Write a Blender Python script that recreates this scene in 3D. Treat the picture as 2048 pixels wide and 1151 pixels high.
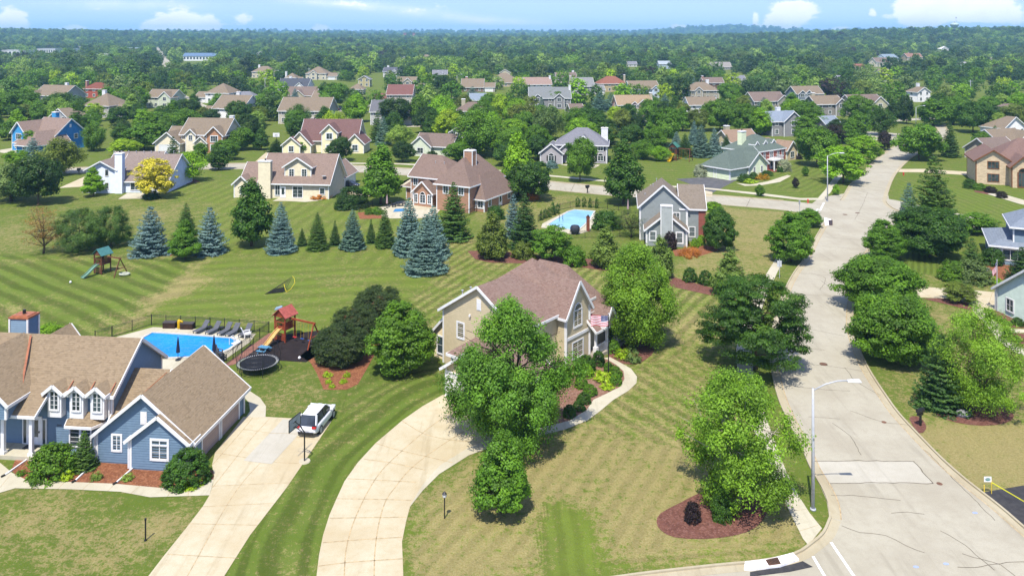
import bpy, math, random
import numpy as np
from mathutils import Vector, Matrix
R = math.radians
for o in list(bpy.data.objects): bpy.data.objects.remove(o)
SC = bpy.context.scene
COL = SC.collection
# ---------------------------------------------------------------- camera
CAM_H, FOC, HOR = 32.0, 1600.0, 72.0
cd = bpy.data.cameras.new('camera'); cam = bpy.data.objects.new('camera', cd); COL.objects.link(cam)
cam.location = (0, 0, CAM_H); cam.rotation_euler = (R(90), 0, 0)
cd.sensor_width = 36; cd.lens = FOC / 2048 * 36; cd.shift_y = -(575.5 - HOR) / 2048
cd.clip_start = 0.5; cd.clip_end = 30000
SC.camera = cam
# ---------------------------------------------------------------- sun + sky
SUN_EL, SHAZ = 62.0, 16.0           # elevation; shadows fall away from the camera, a little to the right
sd = bpy.data.lights.new('sun', 'SUN'); sd.energy = 4.0; sd.angle = R(0.6); sd.color = (1, .955, .88)
sun = bpy.data.objects.new('sun', sd); COL.objects.link(sun)
dv = Vector((math.cos(R(SUN_EL)) * math.sin(R(SHAZ)), math.cos(R(SUN_EL)) * math.cos(R(SHAZ)), -math.sin(R(SUN_EL))))
sun.rotation_euler = dv.to_track_quat('-Z', 'Y').to_euler(); sun.location = (0, 0, 120)
SC.view_settings.view_transform = 'Standard'; SC.view_settings.look = 'None'
SC.view_settings.exposure = 0.68; SC.view_settings.gamma = 1; SC.view_settings.use_curve_mapping = False
SC.cycles.max_bounces = 6; SC.cycles.diffuse_bounces = 3; SC.cycles.volume_bounces = 1; SC.cycles.transparent_max_bounces = 4
SC.cycles.use_denoising = True

class N:
    """tiny node-tree helper"""
    def __init__(s, nt): s.nt = nt; s.nt.nodes.clear()
    def n(s, t, **k):
        x = s.nt.nodes.new(t)
        for a, b in k.items(): setattr(x, a, b)
        return x
    def l(s, a, b): s.nt.links.new(a, b)
    def put(s, x, i, v):
        if hasattr(v, 'is_output') or isinstance(v, bpy.types.NodeSocket): s.l(v, x.inputs[i])
        else: x.inputs[i].default_value = v
    def m(s, op, a, b=0.0, c=None, clamp=False):
        x = s.n('ShaderNodeMath', operation=op, use_clamp=clamp)
        s.put(x, 0, a); s.put(x, 1, b)
        if c is not None: s.put(x, 2, c)
        return x.outputs[0]
    def mix(s, f, a, b, mode='MIX'):
        x = s.n('ShaderNodeMix', data_type='RGBA', blend_type=mode)
        s.put(x, 0, f); s.put(x, 6, a if not isinstance(a, tuple) else a[:3] + (1,)); s.put(x, 7, b if not isinstance(b, tuple) else b[:3] + (1,))
        return x.outputs[2]
    def ss(s, v, lo, hi, a=0.0, b=1.0):
        x = s.n('ShaderNodeMapRange', interpolation_type='SMOOTHSTEP')
        s.put(x, 0, v); s.put(x, 1, lo); s.put(x, 2, hi); s.put(x, 3, a); s.put(x, 4, b)
        return x.outputs[0]
    def noise(s, vec, scale, detail=3, rough=.55):
        x = s.n('ShaderNodeTexNoise'); s.l(vec, x.inputs['Vector'])
        x.inputs['Scale'].default_value = scale; x.inputs['Detail'].default_value = detail; x.inputs['Roughness'].default_value = rough
        return x.outputs['Fac']
    def scale(s, vec, v):
        x = s.n('ShaderNodeVectorMath', operation='MULTIPLY'); s.l(vec, x.inputs[0]); x.inputs[1].default_value = v
        return x.outputs[0]

W = bpy.data.worlds.new('World'); SC.world = W; W.use_nodes = True
w = N(W.node_tree)
tc = w.n('ShaderNodeTexCoord').outputs['Generated']
sp = w.n('ShaderNodeSeparateXYZ'); w.l(tc, sp.inputs[0])
el = w.m('ARCSINE', sp.outputs[2]); az = w.m('ARCTAN2', sp.outputs[0], sp.outputs[1])
lift = w.m('ADD', w.m('MAXIMUM', sp.outputs[2], 0.0), .17)      # read the sky a little higher: clear blue down to the hills
cb = w.n('ShaderNodeCombineXYZ'); w.l(sp.outputs[0], cb.inputs[0]); w.l(sp.outputs[1], cb.inputs[1]); w.l(lift, cb.inputs[2])
nv = w.n('ShaderNodeVectorMath', operation='NORMALIZE'); w.l(cb.outputs[0], nv.inputs[0])
sky = w.n('ShaderNodeTexSky', sky_type='NISHITA', sun_disc=False)
sky.sun_elevation = R(SUN_EL); sky.sun_rotation = R(180 + SHAZ); sky.air_density = 1.0; sky.dust_density = .25; sky.ozone_density = 2.0; sky.altitude = 250
w.l(nv.outputs[0], sky.inputs[0])
# clouds: puffs placed by azimuth and elevation, broken up by noise
ae = w.n('ShaderNodeCombineXYZ'); w.l(az, ae.inputs[0]); w.l(w.m('MULTIPLY', el, 1.7), ae.inputs[1])
n1 = w.noise(ae.outputs[0], 26, 6, .6); n2 = w.noise(ae.outputs[0], 90, 4, .6)
def cloud(px, py, rx, ry, k=1.0):
    a0 = math.atan((px - 1024) / FOC); e0 = math.atan((HOR - py) / FOC * math.cos(a0))
    dx = w.m('DIVIDE', w.m('SUBTRACT', az, a0), rx / FOC * math.cos(a0) ** 2); dy = w.m('DIVIDE', w.m('SUBTRACT', el, e0), ry / FOC)
    d = w.m('ADD', w.m('MULTIPLY', dx, dx), w.m('MULTIPLY', dy, dy))
    return w.m('MULTIPLY', w.m('POWER', 2.718, w.m('MULTIPLY', d, -1.0)), k)
acc = None
for c_ in [(20, 50, 42, 26, 1.1), (372, 48, 75, 24, 1.15), (330, 56, 50, 10, .9), (490, 40, 22, 16, .5), (645, 62, 26, 12, .8), (150, 58, 30, 8, .8),
           (1585, 30, 48, 30, 1.15), (1510, 36, 9, 24, .7), (1545, 50, 30, 14, .6), (1680, 60, 28, 8, .9), (1360, 58, 24, 10, .75), (1820, 24, 40, 22, 1.0), (1850, 42, 34, 14, .8),
           (1900, 14, 75, 24, 1.25), (1960, 30, 55, 12, .9), (1745, 26, 10, 10, .6), (1770, 34, 16, 8, .4), (1080, 62, 30, 6, .5), (1205, 62, 22, 5, .5), (840, 22, 220, 12, .30), (700, 4, 120, 9, .28), (230, 12, 120, 14, .22), (1000, 44, 120, 10, .22), (1990, 10, 90, 30, .35), (2040, 50, 60, 30, .35)]:
    b_ = cloud(*c_); acc = b_ if acc is None else w.m('ADD', acc, b_)
up = w.ss(el, .09, .35)                                          # scattered fair-weather clouds higher up, out of this frame
hi = w.ss(w.noise(tc, 3.2, 6, .6), .56, .72)
cl = w.ss(w.m('ADD', acc, w.m('ADD', w.m('MULTIPLY', w.m('SUBTRACT', n1, .5), 1.5), w.m('MULTIPLY', w.m('SUBTRACT', n2, .5), .5))), .34, .66)
clf = w.m('MULTIPLY', cl, w.m('GREATER_THAN', acc, 0.02))
cm = w.m('MINIMUM', w.m('ADD', w.m('MULTIPLY', clf, .95), w.m('MULTIPLY', w.m('MULTIPLY', hi, up), .7)), 1.0)
shade = w.ss(w.m('SUBTRACT', n1, w.m('MULTIPLY', el, 4.0)), .2, .7)
ci = None                                                        # thin high streaks
for px_, py_, rx_, ry_, tl in ((840, 26, 190, 9, .10), (690, 8, 110, 7, .06), (250, 10, 120, 10, .0), (1000, 44, 110, 8, .05), (1980, 30, 90, 30, .0)):
    a0 = math.atan((px_ - 1024) / FOC); e0 = math.atan((HOR - py_) / FOC * math.cos(a0)); da = w.m('SUBTRACT', az, a0)
    dx = w.m('DIVIDE', da, rx_ / FOC); dy = w.m('DIVIDE', w.m('ADD', w.m('SUBTRACT', el, e0), w.m('MULTIPLY', da, tl)), ry_ / FOC)
    g_ = w.m('POWER', 2.718, w.m('MULTIPLY', w.m('ADD', w.m('MULTIPLY', dx, dx), w.m('MULTIPLY', dy, dy)), -1.0)); ci = g_ if ci is None else w.m('ADD', ci, g_)
cm = w.m('MINIMUM', w.m('ADD', cm, w.m('MULTIPLY', ci, w.ss(n1, .3, .7, .15, .5))), 1.0)
ccol = w.mix(shade, (6.2, 6.2, 6.3), (5.5, 5.4, 5.7))
skc = w.mix(1.0, sky.outputs[0], (1.22, 1.05, 1.13), 'MULTIPLY')
bg = w.n('ShaderNodeBackground'); w.l(w.mix(cm, skc, ccol), bg.inputs[0]); bg.inputs[1].default_value = 0.15
wo = w.n('ShaderNodeOutputWorld'); w.l(bg.outputs[0], wo.inputs[0])

# ---------------------------------------------------------------- terrain and pixel -> place on the ground
def sst(a, b, x):
    t = np.clip((x - a) / (b - a), 0, 1); return t * t * (3 - 2 * t)
def T(x, y):
    x = np.asarray(x, float); y = np.asarray(y, float)
    z = 9 * sst(900, 2400, y) + 10 * sst(2400, 5200, y)
    def g(px, Y, rx, ry, h):
        return h * np.exp(-((x - (px - 1024) / FOC * Y) / rx) ** 2 - ((y - Y) / ry) ** 2)
    z = z + g(1930, 1900, 520, 560, 27) + g(1600, 2700, 500, 500, 8)
    z = z + g(20, 2700, 750, 520, 26) + g(420, 3400, 700, 500, 12)
    z = z + g(1440, 6300, 480, 700, 58) + g(1120, 6600, 800, 600, 26) + g(560, 6500, 1500, 600, 26) + g(1750, 6400, 1200, 600, 34) + g(2048, 6400, 900, 500, 24) + g(0, 6400, 1500, 500, 20) + g(900, 6500, 500, 500, 9)
    z = z + 3.0 * np.sin(x / 210.0 + 1.3) * np.sin(y / 270.0) * sst(1200, 2600, y)
    return z
def P(px, py, z=0.0):
    Y = FOC * (CAM_H - z) / (py - HOR)
    return ((px - 1024) / FOC * Y, Y)
def G(px, py):
    """where the ray through a point of the photograph meets the terrain"""
    kx = (px - 1024) / FOC; kz = (py - HOR) / FOC
    Y = 300.0
    if kz > 0 and CAM_H / kz < 800: return (kx * CAM_H / kz, CAM_H / kz, 0.0)
    while Y < 9000:
        z = float(T(kx * Y, Y))
        if CAM_H - kz * Y < z: break
        Y += 5
    return (kx * Y, Y, float(T(kx * Y, Y)))

# ---------------------------------------------------------------- colours / materials
def lin(r, g, b, k=1 / 1.62):
    f = lambda v: (v / 255 / 12.92 if v <= 10 else ((v / 255 + .055) / 1.055) ** 2.4)
    return (f(r) * k, f(g) * k, f(b) * k, 1)
def linw(r, g, b): return lin(r, g, b, 1 / 1.12)
MATS = {}
def base_mat(name, rough=.8, spec=.3):
    m = bpy.data.materials.new(name); m.use_nodes = True
    t = N(m.node_tree); p = t.n('ShaderNodeBsdfPrincipled'); o = t.n('ShaderNodeOutputMaterial')
    t.l(p.outputs[0], o.inputs[0]); p.inputs['Roughness'].default_value = rough; p.inputs['Specular IOR Level'].default_value = spec
    return m, t, p
def pos(t): return t.n('ShaderNodeNewGeometry').outputs['Position']
def plain(name, c, rough=.6, spec=.3, var=.12, metal=0, vs=3.0):
    if name in MATS: return MATS[name]
    m, t, p = base_mat(name, rough, spec)
    n = t.noise(pos(t), vs, 4)
    f = t.ss(n, .3, .7, 1 - var, 1 + var)
    x = t.n('ShaderNodeVectorMath', operation='SCALE'); x.inputs[0].default_value = c[:3]; t.l(f, x.inputs[3])
    t.l(x.outputs[0], p.inputs['Base Color']); p.inputs['Metallic'].default_value = metal
    MATS[name] = m; return m
def siding(c, period=.19):
    name = 'siding_%d_%d_%d' % tuple(int(v * 999) for v in c[:3])
    if name in MATS: return MATS[name]
    m, t, p = base_mat(name, .65, .25)
    q = pos(t); s = t.n('ShaderNodeSeparateXYZ'); t.l(q, s.inputs[0])
    fr = t.m('FRACT', t.m('DIVIDE', s.outputs[2], period))
    bp = t.n('ShaderNodeBump'); bp.inputs['Strength'].default_value = 1.0; bp.inputs['Distance'].default_value = .11
    t.l(t.m('SUBTRACT', 1.0, fr), bp.inputs['Height']); t.l(bp.outputs[0], p.inputs['Normal'])
    f = t.ss(t.noise(q, 1.6, 4), .3, .7, .93, 1.06)
    x = t.n('ShaderNodeVectorMath', operation='SCALE'); x.inputs[0].default_value = c[:3]; t.l(f, x.inputs[3])
    t.l(x.outputs[0], p.inputs['Base Color']); MATS[name] = m; return m
def shingle(c, c2=None, amt=1.0):
    name = 'shingle_%d_%d_%d' % tuple(int(v * 999) for v in c[:3])
    if name in MATS: return MATS[name]
    m, t, p = base_mat(name, .92, .15)
    q = pos(t)
    v = t.n('ShaderNodeTexVoronoi'); t.l(t.scale(q, (4.2, 4.2, 11)), v.inputs['Vector']); v.inputs['Scale'].default_value = 1.0
    sx = t.n('ShaderNodeSeparateColor'); t.l(v.outputs['Color'], sx.inputs[0])
    c2 = c2 or tuple(min(1, a * b) for a, b in zip(c[:3], (1.25, 1.2, 1.15)))
    dk = tuple(a * .72 for a in c[:3])
    a = t.mix(t.m('MULTIPLY', sx.outputs[0], .5 * amt), c[:3], c2[:3]); b = t.mix(t.ss(sx.outputs[1], .62, .95, 0, .55 * amt), a, dk)
    d = t.mix(t.ss(t.noise(q, .55, 4), .4, .75, 0, .35), b, tuple(x * .8 for x in c2[:3]))
    s = t.n('ShaderNodeSeparateXYZ'); t.l(q, s.inputs[0])
    fr = t.m('FRACT', t.m('DIVIDE', s.outputs[2], .115))
    bp = t.n('ShaderNodeBump'); bp.inputs['Strength'].default_value = .8; bp.inputs['Distance'].default_value = .045
    t.l(t.m('ADD', t.m('SUBTRACT', 1.0, fr), sx.outputs[2]), bp.inputs['Height']); t.l(bp.outputs[0], p.inputs['Normal'])
    t.l(d, p.inputs['Base Color']); MATS[name] = m; return m
def brickm(name, c, mortar):
    if name in MATS: return MATS[name]
    m, t, p = base_mat(name, .85, .2)
    q = pos(t); s = t.n('ShaderNodeSeparateXYZ'); t.l(q, s.inputs[0])
    cb = t.n('ShaderNodeCombineXYZ'); t.l(t.m('ADD', s.outputs[0], t.m('MULTIPLY', s.outputs[1], .73)), cb.inputs[0]); t.l(s.outputs[2], cb.inputs[1])
    b = t.n('ShaderNodeTexBrick'); t.l(cb.outputs[0], b.inputs['Vector'])
    b.inputs['Color1'].default_value = c; b.inputs['Color2'].default_value = tuple(v * .75 for v in c[:3]) + (1,); b.inputs['Mortar'].default_value = mortar
    b.inputs['Scale'].default_value = 1.0; b.inputs['Brick Width'].default_value = .4; b.inputs['Row Height'].default_value = .15; b.inputs['Mortar Size'].default_value = .012
    t.l(b.outputs[0], p.inputs['Base Color']); MATS[name] = m; return m
def glassm(name='window_glass', c=(.02, .028, .03)):
    if name in MATS: return MATS[name]
    m, t, p = base_mat(name, .08, .6)
    n = t.ss(t.noise(pos(t), .9, 3), .35, .65)
    t.l(t.mix(n, c, tuple(v * 3.2 for v in c)), p.inputs['Base Color']); MATS[name] = m; return m
def ground_noise(name, c, c2, s1=.6, s2=7, rough=.95, bump=.0, speck=None):
    """mottled earth-like surface of two colours"""
    if name in MATS: return MATS[name]
    m, t, p = base_mat(name, rough, .15); q = pos(t)
    f = t.m('ADD', t.m('MULTIPLY', t.noise(q, s1, 5), .6), t.m('MULTIPLY', t.noise(q, s2, 4, .7), .5))
    col = t.mix(t.ss(f, .4, .7), c[:3], c2[:3])
    if speck:
        v = t.n('ShaderNodeTexVoronoi'); t.l(q, v.inputs['Vector']); v.inputs['Scale'].default_value = 9
        sc = t.n('ShaderNodeSeparateColor'); t.l(v.outputs['Color'], sc.inputs[0])
        col = t.mix(t.ss(sc.outputs[0], .45, .95, 0, .75), col, speck[:3])
        col = t.mix(t.ss(sc.outputs[1], .6, .95, 0, .6), col, tuple(a * .5 for a in c[:3]))
    if bump:
        bp = t.n('ShaderNodeBump'); bp.inputs['Strength'].default_value = bump; bp.inputs['Distance'].default_value = .1
        t.l(t.noise(q, 14, 3, .7), bp.inputs['Height']); t.l(bp.outputs[0], p.inputs['Normal'])
    t.l(col, p.inputs['Base Color']); MATS[name] = m; return m

WHITE = plain('white_trim', (.74, .73, .70, 1), .55, .3, .05)
DARKM = plain('black_metal', (.012, .012, .013, 1), .45, .5)
GALV = plain('grey_metal', (.42, .43, .44, 1), .4, .5, .08)
COPPER = plain('copper_flashing', (.33, .115, .05, 1), .5, .4, .25)
GLASS = glassm()
CONC = None
def concrete(name, c, dark, joint=None):
    m, t, p = base_mat(name, .88, .2); q = pos(t)
    f = t.ss(t.noise(q, .22, 5, .6), .35, .7); g = t.ss(t.noise(q, 1.7, 6, .65), .42, .72); h = t.noise(q, 26, 2)
    col = t.mix(t.m('MULTIPLY', f, .7), c[:3], dark[:3]); col = t.mix(t.m('MULTIPLY', g, .45), col, dark[:3])
    col = t.mix(t.ss(h, .35, .65, 0, .22), col, tuple(v * .72 for v in dark[:3]))
    sk = t.noise(t.scale(q, (1.3, .10, 1)), 1.0, 4, .6); col = t.mix(t.ss(sk, .52, .72, 0, .38), col, tuple(v * .70 for v in dark[:3]))
    sp_ = t.noise(q, 4.5, 3, .7); col = t.mix(t.ss(sp_, .66, .74, 0, .30), col, tuple(v * .5 for v in dark[:3]))
    t.l(col, p.inputs['Base Color']); MATS[name] = m; return m
ROADM = concrete('road_concrete', lin(216, 208, 184), lin(194, 184, 160))
DRIVEM = concrete('driveway_concrete', lin(238, 226, 192), lin(218, 196, 152))
WALKM = concrete('walk_concrete', lin(236, 228, 200), lin(216, 204, 172))
GUTTERM = concrete('gutter_concrete', lin(220, 208, 176), lin(200, 184, 148))
PATCHM = concrete('road_patch_concrete', lin(228, 221, 201), lin(210, 202, 180))
JOINTM = plain('rusty_joint', lin(212, 186, 142), .95, .1, .3); CRACKM = plain('dark_crack', lin(118, 108, 90), .95, .1, .35)
PAINTM = plain('road_paint', (.78, .78, .76, 1), .7, .2, .08); ASPH = ground_noise('fresh_asphalt', (.035, .034, .036), (.06, .058, .058), 2, 30)
ASPH2 = ground_noise('worn_asphalt', lin(98, 98, 100), lin(126, 124, 122), .7, 9)
MULCH_R = ground_noise('rust_mulch', lin(178, 116, 80), lin(150, 94, 66), 1.2, 16, bump=.8, speck=lin(196, 136, 98))
MULCH_B = ground_noise('brown_mulch', lin(150, 102, 86), lin(128, 84, 72), 1.2, 16, bump=.8, speck=lin(170, 122, 106))
MULCH_P = ground_noise('pinkish_mulch', lin(178, 134, 112), lin(150, 108, 88), 1.2, 16, bump=.8, speck=lin(196, 160, 138))
MULCH_D = ground_noise('dark_rubber_mulch', lin(66, 56, 54), lin(50, 42, 42), 1.2, 16, bump=.8)

# ---------------------------------------------------------------- mesh builder
class MB:
    def __init__(s): s.v = []; s.f = []; s.mi = []; s.mats = []
    def mid(s, m):
        if m not in s.mats: s.mats.append(m)
        return s.mats.index(m)
    def poly(s, pts, m):
        k = len(s.v); s.v += [tuple(p) for p in pts]; s.f.append(tuple(range(k, k + len(pts)))); s.mi.append(s.mid(m)); return s
    def hexa(s, b, t, m):
        """b, t: four bottom and four top corners, counterclockwise seen from above"""
        k = len(s.v); s.v += [tuple(p) for p in b] + [tuple(p) for p in t]; i = s.mid(m)
        for q in ((3, 2, 1, 0), (4, 5, 6, 7), (0, 1, 5, 4), (1, 2, 6, 5), (2, 3, 7, 6), (3, 0, 4, 7)):
            s.f.append(tuple(k + a for a in q)); s.mi.append(i)
        return s
    def box(s, x0, x1, y0, y1, z0, z1, m):
        return s.hexa([(x0, y0, z0), (x1, y0, z0), (x1, y1, z0), (x0, y1, z0)], [(x0, y0, z1), (x1, y0, z1), (x1, y1, z1), (x0, y1, z1)], m)
    def bar(s, p, q, w, h, m, up=(0, 0, 1)):
        p, q = Vector(p), Vector(q); d = (q - p)
        if d.length < 1e-6: return s
        d.normalize(); u = Vector(up)
        if abs(d.dot(u)) > .98: u = Vector((0, 1, 0))
        a = d.cross(u).normalized() * w / 2; b = a.cross(d).normalized() * h / 2
        return s.hexa([p - a - b, p + a - b, q + a - b, q - a - b], [p - a + b, p + a + b, q + a + b, q - a + b], m)
    def tube(s, pts, r, m, n=8, cap=True):
        pts = [Vector(p) for p in pts]; rr = r if isinstance(r, (list, tuple)) else [r] * len(pts); i = s.mid(m); rings = []
        for j, p in enumerate(pts):
            d = (pts[min(j + 1, len(pts) - 1)] - pts[max(j - 1, 0)]).normalized()
            u = Vector((0, 0, 1)) if abs(d.z) < .9 else Vector((1, 0, 0))
            a = d.cross(u).normalized(); b = a.cross(d); k = len(s.v)
            s.v += [tuple(p + (a * math.cos(2 * math.pi * t / n) + b * math.sin(2 * math.pi * t / n)) * rr[j]) for t in range(n)]
            rings.append(k)
        for A, B in zip(rings, rings[1:]):
            for t in range(n): s.f.append((A + t, A + (t + 1) % n, B + (t + 1) % n, B + t)); s.mi.append(i)
        if cap:
            s.f.append(tuple(rings[0] + t for t in reversed(range(n)))); s.mi.append(i); s.f.append(tuple(rings[-1] + t for t in range(n))); s.mi.append(i)
        return s
    def lathe(s, prof, m, n=16, c=(0, 0)):
        i = s.mid(m); rings = []
        for r, z in prof:
            rings.append(len(s.v)); s.v += [(c[0] + r * math.cos(2 * math.pi * t / n), c[1] + r * math.sin(2 * math.pi * t / n), z) for t in range(n)]
        for A, B in zip(rings, rings[1:]):
            for t in range(n): s.f.append((A + t, A + (t + 1) % n, B + (t + 1) % n, B + t)); s.mi.append(i)
        s.f.append(tuple(rings[0] + t for t in reversed(range(n)))); s.mi.append(i); s.f.append(tuple(rings[-1] + t for t in range(n))); s.mi.append(i)
        return s
    def prism(s, pts, z0, z1, m, side=None):
        n = len(pts); s.poly([(x, y, z1) for x, y in pts], m)
        for a in range(n):
            p, q = pts[a], pts[(a + 1) % n]; s.poly([(p[0], p[1], z0), (q[0], q[1], z0), (q[0], q[1], z1), (p[0], p[1], z1)], side or m)
        return s
    def xf(s, fn): s.v = [tuple(fn(p)) for p in s.v]; return s
    def build(s, name, parent=None, loc=None, rot=0, smooth=False, bevel=0, solid=False):
        me = bpy.data.meshes.new(name); me.from_pydata(s.v, [], s.f)
        for m in s.mats: me.materials.append(m)
        me.polygons.foreach_set('material_index', s.mi)
        if smooth: me.polygons.foreach_set('use_smooth', [True] * len(s.f))
        me.update(); o = bpy.data.objects.new(name, me); COL.objects.link(o)
        if parent: o.parent = parent
        if loc is not None: o.location = loc if len(loc) == 3 else (loc[0], loc[1], 0)
        if rot: o.rotation_euler.z = rot
        if bevel:
            b = o.modifiers.new('bevel', 'BEVEL'); b.width = bevel; b.segments = 3; b.limit_method = 'ANGLE'; b.angle_limit = R(30)
        return o
def tag(o, label=None, cat=None, group=None, kind=None):
    if label: o['label'] = label
    if cat: o['category'] = cat
    if group: o['group'] = group
    if kind: o['kind'] = kind
    return o
def empty(name, label, cat, loc, rz=0, group=None, scale=None):
    o = bpy.data.objects.new(name, None); COL.objects.link(o); o.empty_display_size = .3
    o.location = loc if len(loc) == 3 else (loc[0], loc[1], 0); o.rotation_euler.z = rz
    if scale: o.scale = scale
    return tag(o, label, cat, group)
def kids(o): return [c for c in COL.objects if c.parent == o]
def copy_tree(o, loc, rz=0, label=None, group=None, chil=None):
    c = o.copy(); COL.objects.link(c); c.location = loc if len(loc) == 3 else (loc[0], loc[1], 0); c.rotation_euler.z = rz
    if label: c['label'] = label
    if group: c['group'] = group
    def rec(src, dst):
        for ch in (chil if (chil is not None and src is o) else kids(src)):
            k = ch.copy(); COL.objects.link(k); k.parent = dst; rec(ch, k)
    rec(o, c); return c
def smooth_line(pts, step=1.0, closed=False):
    """Catmull-Rom through world points"""
    p = [np.array(q[:2], float) for q in pts]; out = []
    n = len(p); rng = range(n if closed else n - 1)
    for i in rng:
        a, b, c, d = (p[(i - 1) % n] if closed or i > 0 else p[0] * 2 - p[1]), p[i], p[(i + 1) % n], (p[(i + 2) % n] if closed or i < n - 2 else p[-1] * 2 - p[-2])
        k = max(2, int(np.linalg.norm(c - b) / step))
        for j in range(k):
            t = j / k
            out.append(.5 * ((2 * b) + (-a + c) * t + (2 * a - 5 * b + 4 * c - d) * t * t + (-a + 3 * b - 3 * c + d) * t ** 3))
    if not closed: out.append(p[-1])
    return [tuple(q) for q in out]
def offset(line, d):
    L = [np.array(q) for q in line]; out = []
    for i, q in enumerate(L):
        t = L[min(i + 1, len(L) - 1)] - L[max(i - 1, 0)]; t = t / (np.linalg.norm(t) + 1e-9)
        out.append(tuple(q + np.array([t[1], -t[0]]) * d))        # positive = to the right of travel
    return out
def ribbon(mb, A, B, z, m):
    n = len(A)
    for i in range(n - 1): mb.poly([(*A[i], z), (*B[i], z), (*B[i + 1], z), (*A[i + 1], z)][::-1], m)
def line_rib(mb, pts, wd, z, m, smooth=True):
    L = smooth_line(pts, .8) if smooth else pts
    ribbon(mb, offset(L, -wd / 2), offset(L, wd / 2), z, m)
def PX(lst): return [P(*q) for q in lst]
# ================================================================ ground, roads, drives
def inpoly(x, y, poly):
    ins = np.zeros(x.shape, bool); n = len(poly); j = n - 1
    for i in range(n):
        xi, yi = poly[i]; xj, yj = poly[j]
        with np.errstate(divide='ignore', invalid='ignore'):
            c = ((yi > y) != (yj > y)) & (x < (xj - xi) * (y - yi) / (yj - yi + 1e-12) + xi)
        ins ^= c; j = i
    return ins
def dist_line(x, y, line):
    d = np.full(x.shape, 1e9)
    for a, b in zip(line, line[1:]):
        a = np.array(a[:2]); b = np.array(b[:2]); ab = b - a; L = ab @ ab + 1e-9
        t = np.clip(((x - a[0]) * ab[0] + (y - a[1]) * ab[1]) / L, 0, 1)
        d = np.minimum(d, np.hypot(x - a[0] - t * ab[0], y - a[1] - t * ab[1]))
    return d
# main street kerb lines (outer edge), from far to near
LFAR = PX([(1868, 252), (1874, 262), (1846, 272), (1812, 282), (1782, 296), (1752, 318), (1722, 347), (1699, 370), (1688, 388), (1680, 400)])
LNEAR = PX([(1650, 441), (1628, 479), (1609, 515), (1589, 542), (1574, 568), (1556, 610), (1544, 655), (1539, 700), (1543, 745), (1555, 795), (1575, 842), (1600, 890), (1619, 935), (1642, 974), (1655, 1006), (1658, 1035)])
LCORN = PX([(1658, 1035), (1645, 1064), (1622, 1085), (1587, 1107), (1520, 1121), (1440, 1129), (1374, 1136), (1287, 1146), (1180, 1160), (1000, 1178), (800, 1195)])
RFAR = PX([(1890, 250), (1898, 264), (1888, 280), (1850, 300), (1822, 318), (1797, 343), (1785, 363), (1776, 388)])
RCORN = PX([(1776, 388), (1774, 404), (1792, 419), (1830, 428), (1880, 434)])
RNEAR = PX([(1790, 452), (1770, 474), (1744, 502), (1728, 530), (1716, 565), (1709, 608), (1707, 644), (1713, 677), (1727, 714), (1746, 750), (1778, 798), (1800, 828), (1839, 870), (1887, 919), (1935, 961), (1984, 999), (2016, 1025), (2048, 1053), (2110, 1105), (2160, 1150)])
L1 = smooth_line(LFAR); L2 = smooth_line(LNEAR); L3 = smooth_line(LCORN, .5); R1 = smooth_line(RFAR); R2 = smooth_line(RCORN); R3 = smooth_line(RNEAR)
CROSS = PX([(-320, 352), (-60, 346), (115, 342), (420, 333), (620, 334), (700, 337), (830, 345), (980, 359), (1150, 376), (1300, 389), (1450, 401), (1560, 410), (1660, 421)])
XL = smooth_line(CROSS, 2)

def sheet(name, pts, z, m, label=None, step=None, kind='structure', edge=None):
    L = smooth_line(pts, step, True) if step else pts
    mb = MB(); mb.poly([(*q, z) for q in L], m)
    for a in range(len(L)):
        p, q = L[a], L[(a + 1) % len(L)]; mb.poly([(*p, -.02), (*q, -.02), (*q, z), (*p, z)], edge or m)
    o = mb.build(name)
    # outline may run clockwise: keep the top face up
    if o.data.polygons[0].normal.z < 0: o.data.flip_normals()
    return tag(o, label, kind=kind)

# --- ground sheet with painted lawn attributes
def axis(segs):
    out = []
    for a, b, s in segs: out += list(np.arange(a, b - 1e-6, s))
    return np.array(out + [segs[-1][1]])
gx = axis([(-9000, -1500, 500), (-1500, -300, 60), (-300, -75, 7.5), (-75, 110, .5), (110, 300, 7.6), (300, 1500, 50), (1500, 9000, 500)])
gy = axis([(-400, 30, 43), (30, 40, 2), (40, 175, .5), (175, 300, 2.5), (300, 900, 30), (900, 7600, 70), (7600, 16000, 700)])
GX, GY = np.meshgrid(gx, gy); sh = GX.shape
gz = T(GX, GY)
dry = np.full(sh, .22); amp = np.full(sh, .10); phase = GX * .02 + GY / 3.2; lush = np.full(sh, .5)
near = (GY < 320) & (np.abs(GX) < 320)
def zone(poly, dirn=None, space=2.0, a=None, d=None, l=None):
    pl = PX(poly); msk = inpoly(GX, GY, pl) & near
    if dirn:
        p, q = P(*dirn[0]), P(*dirn[1]); tx, ty = q[0] - p[0], q[1] - p[1]; L = math.hypot(tx, ty); nx, ny = -ty / L, tx / L
        phase[msk] = ((GX - p[0]) * nx + (GY - p[1]) * ny)[msk] / space
    if a is not None: amp[msk] = a
    if d is not None: dry[msk] = d
    if l is not None: lush[msk] = l
BIG = [(-900, 1400), (3000, 1400), (3000, 560), (-900, 560)]
zone([(-400, 300), (1700, 300), (1700, 420), (-400, 420)], ((0, 400), (500, 380)), 2.4, .28, .2, .5)
zone([(380, 345), (680, 398), (950, 440), (840, 560), (420, 505), (330, 430), (200, 410)], ((350, 420), (480, 365)), 2.6, .34, .28, .62)   # behind the tan house
zone([(0, 380), (330, 395), (420, 405), (400, 520), (0, 520)], ((0, 440), (300, 400)), 3.0, .2, .35, .45)
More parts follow.
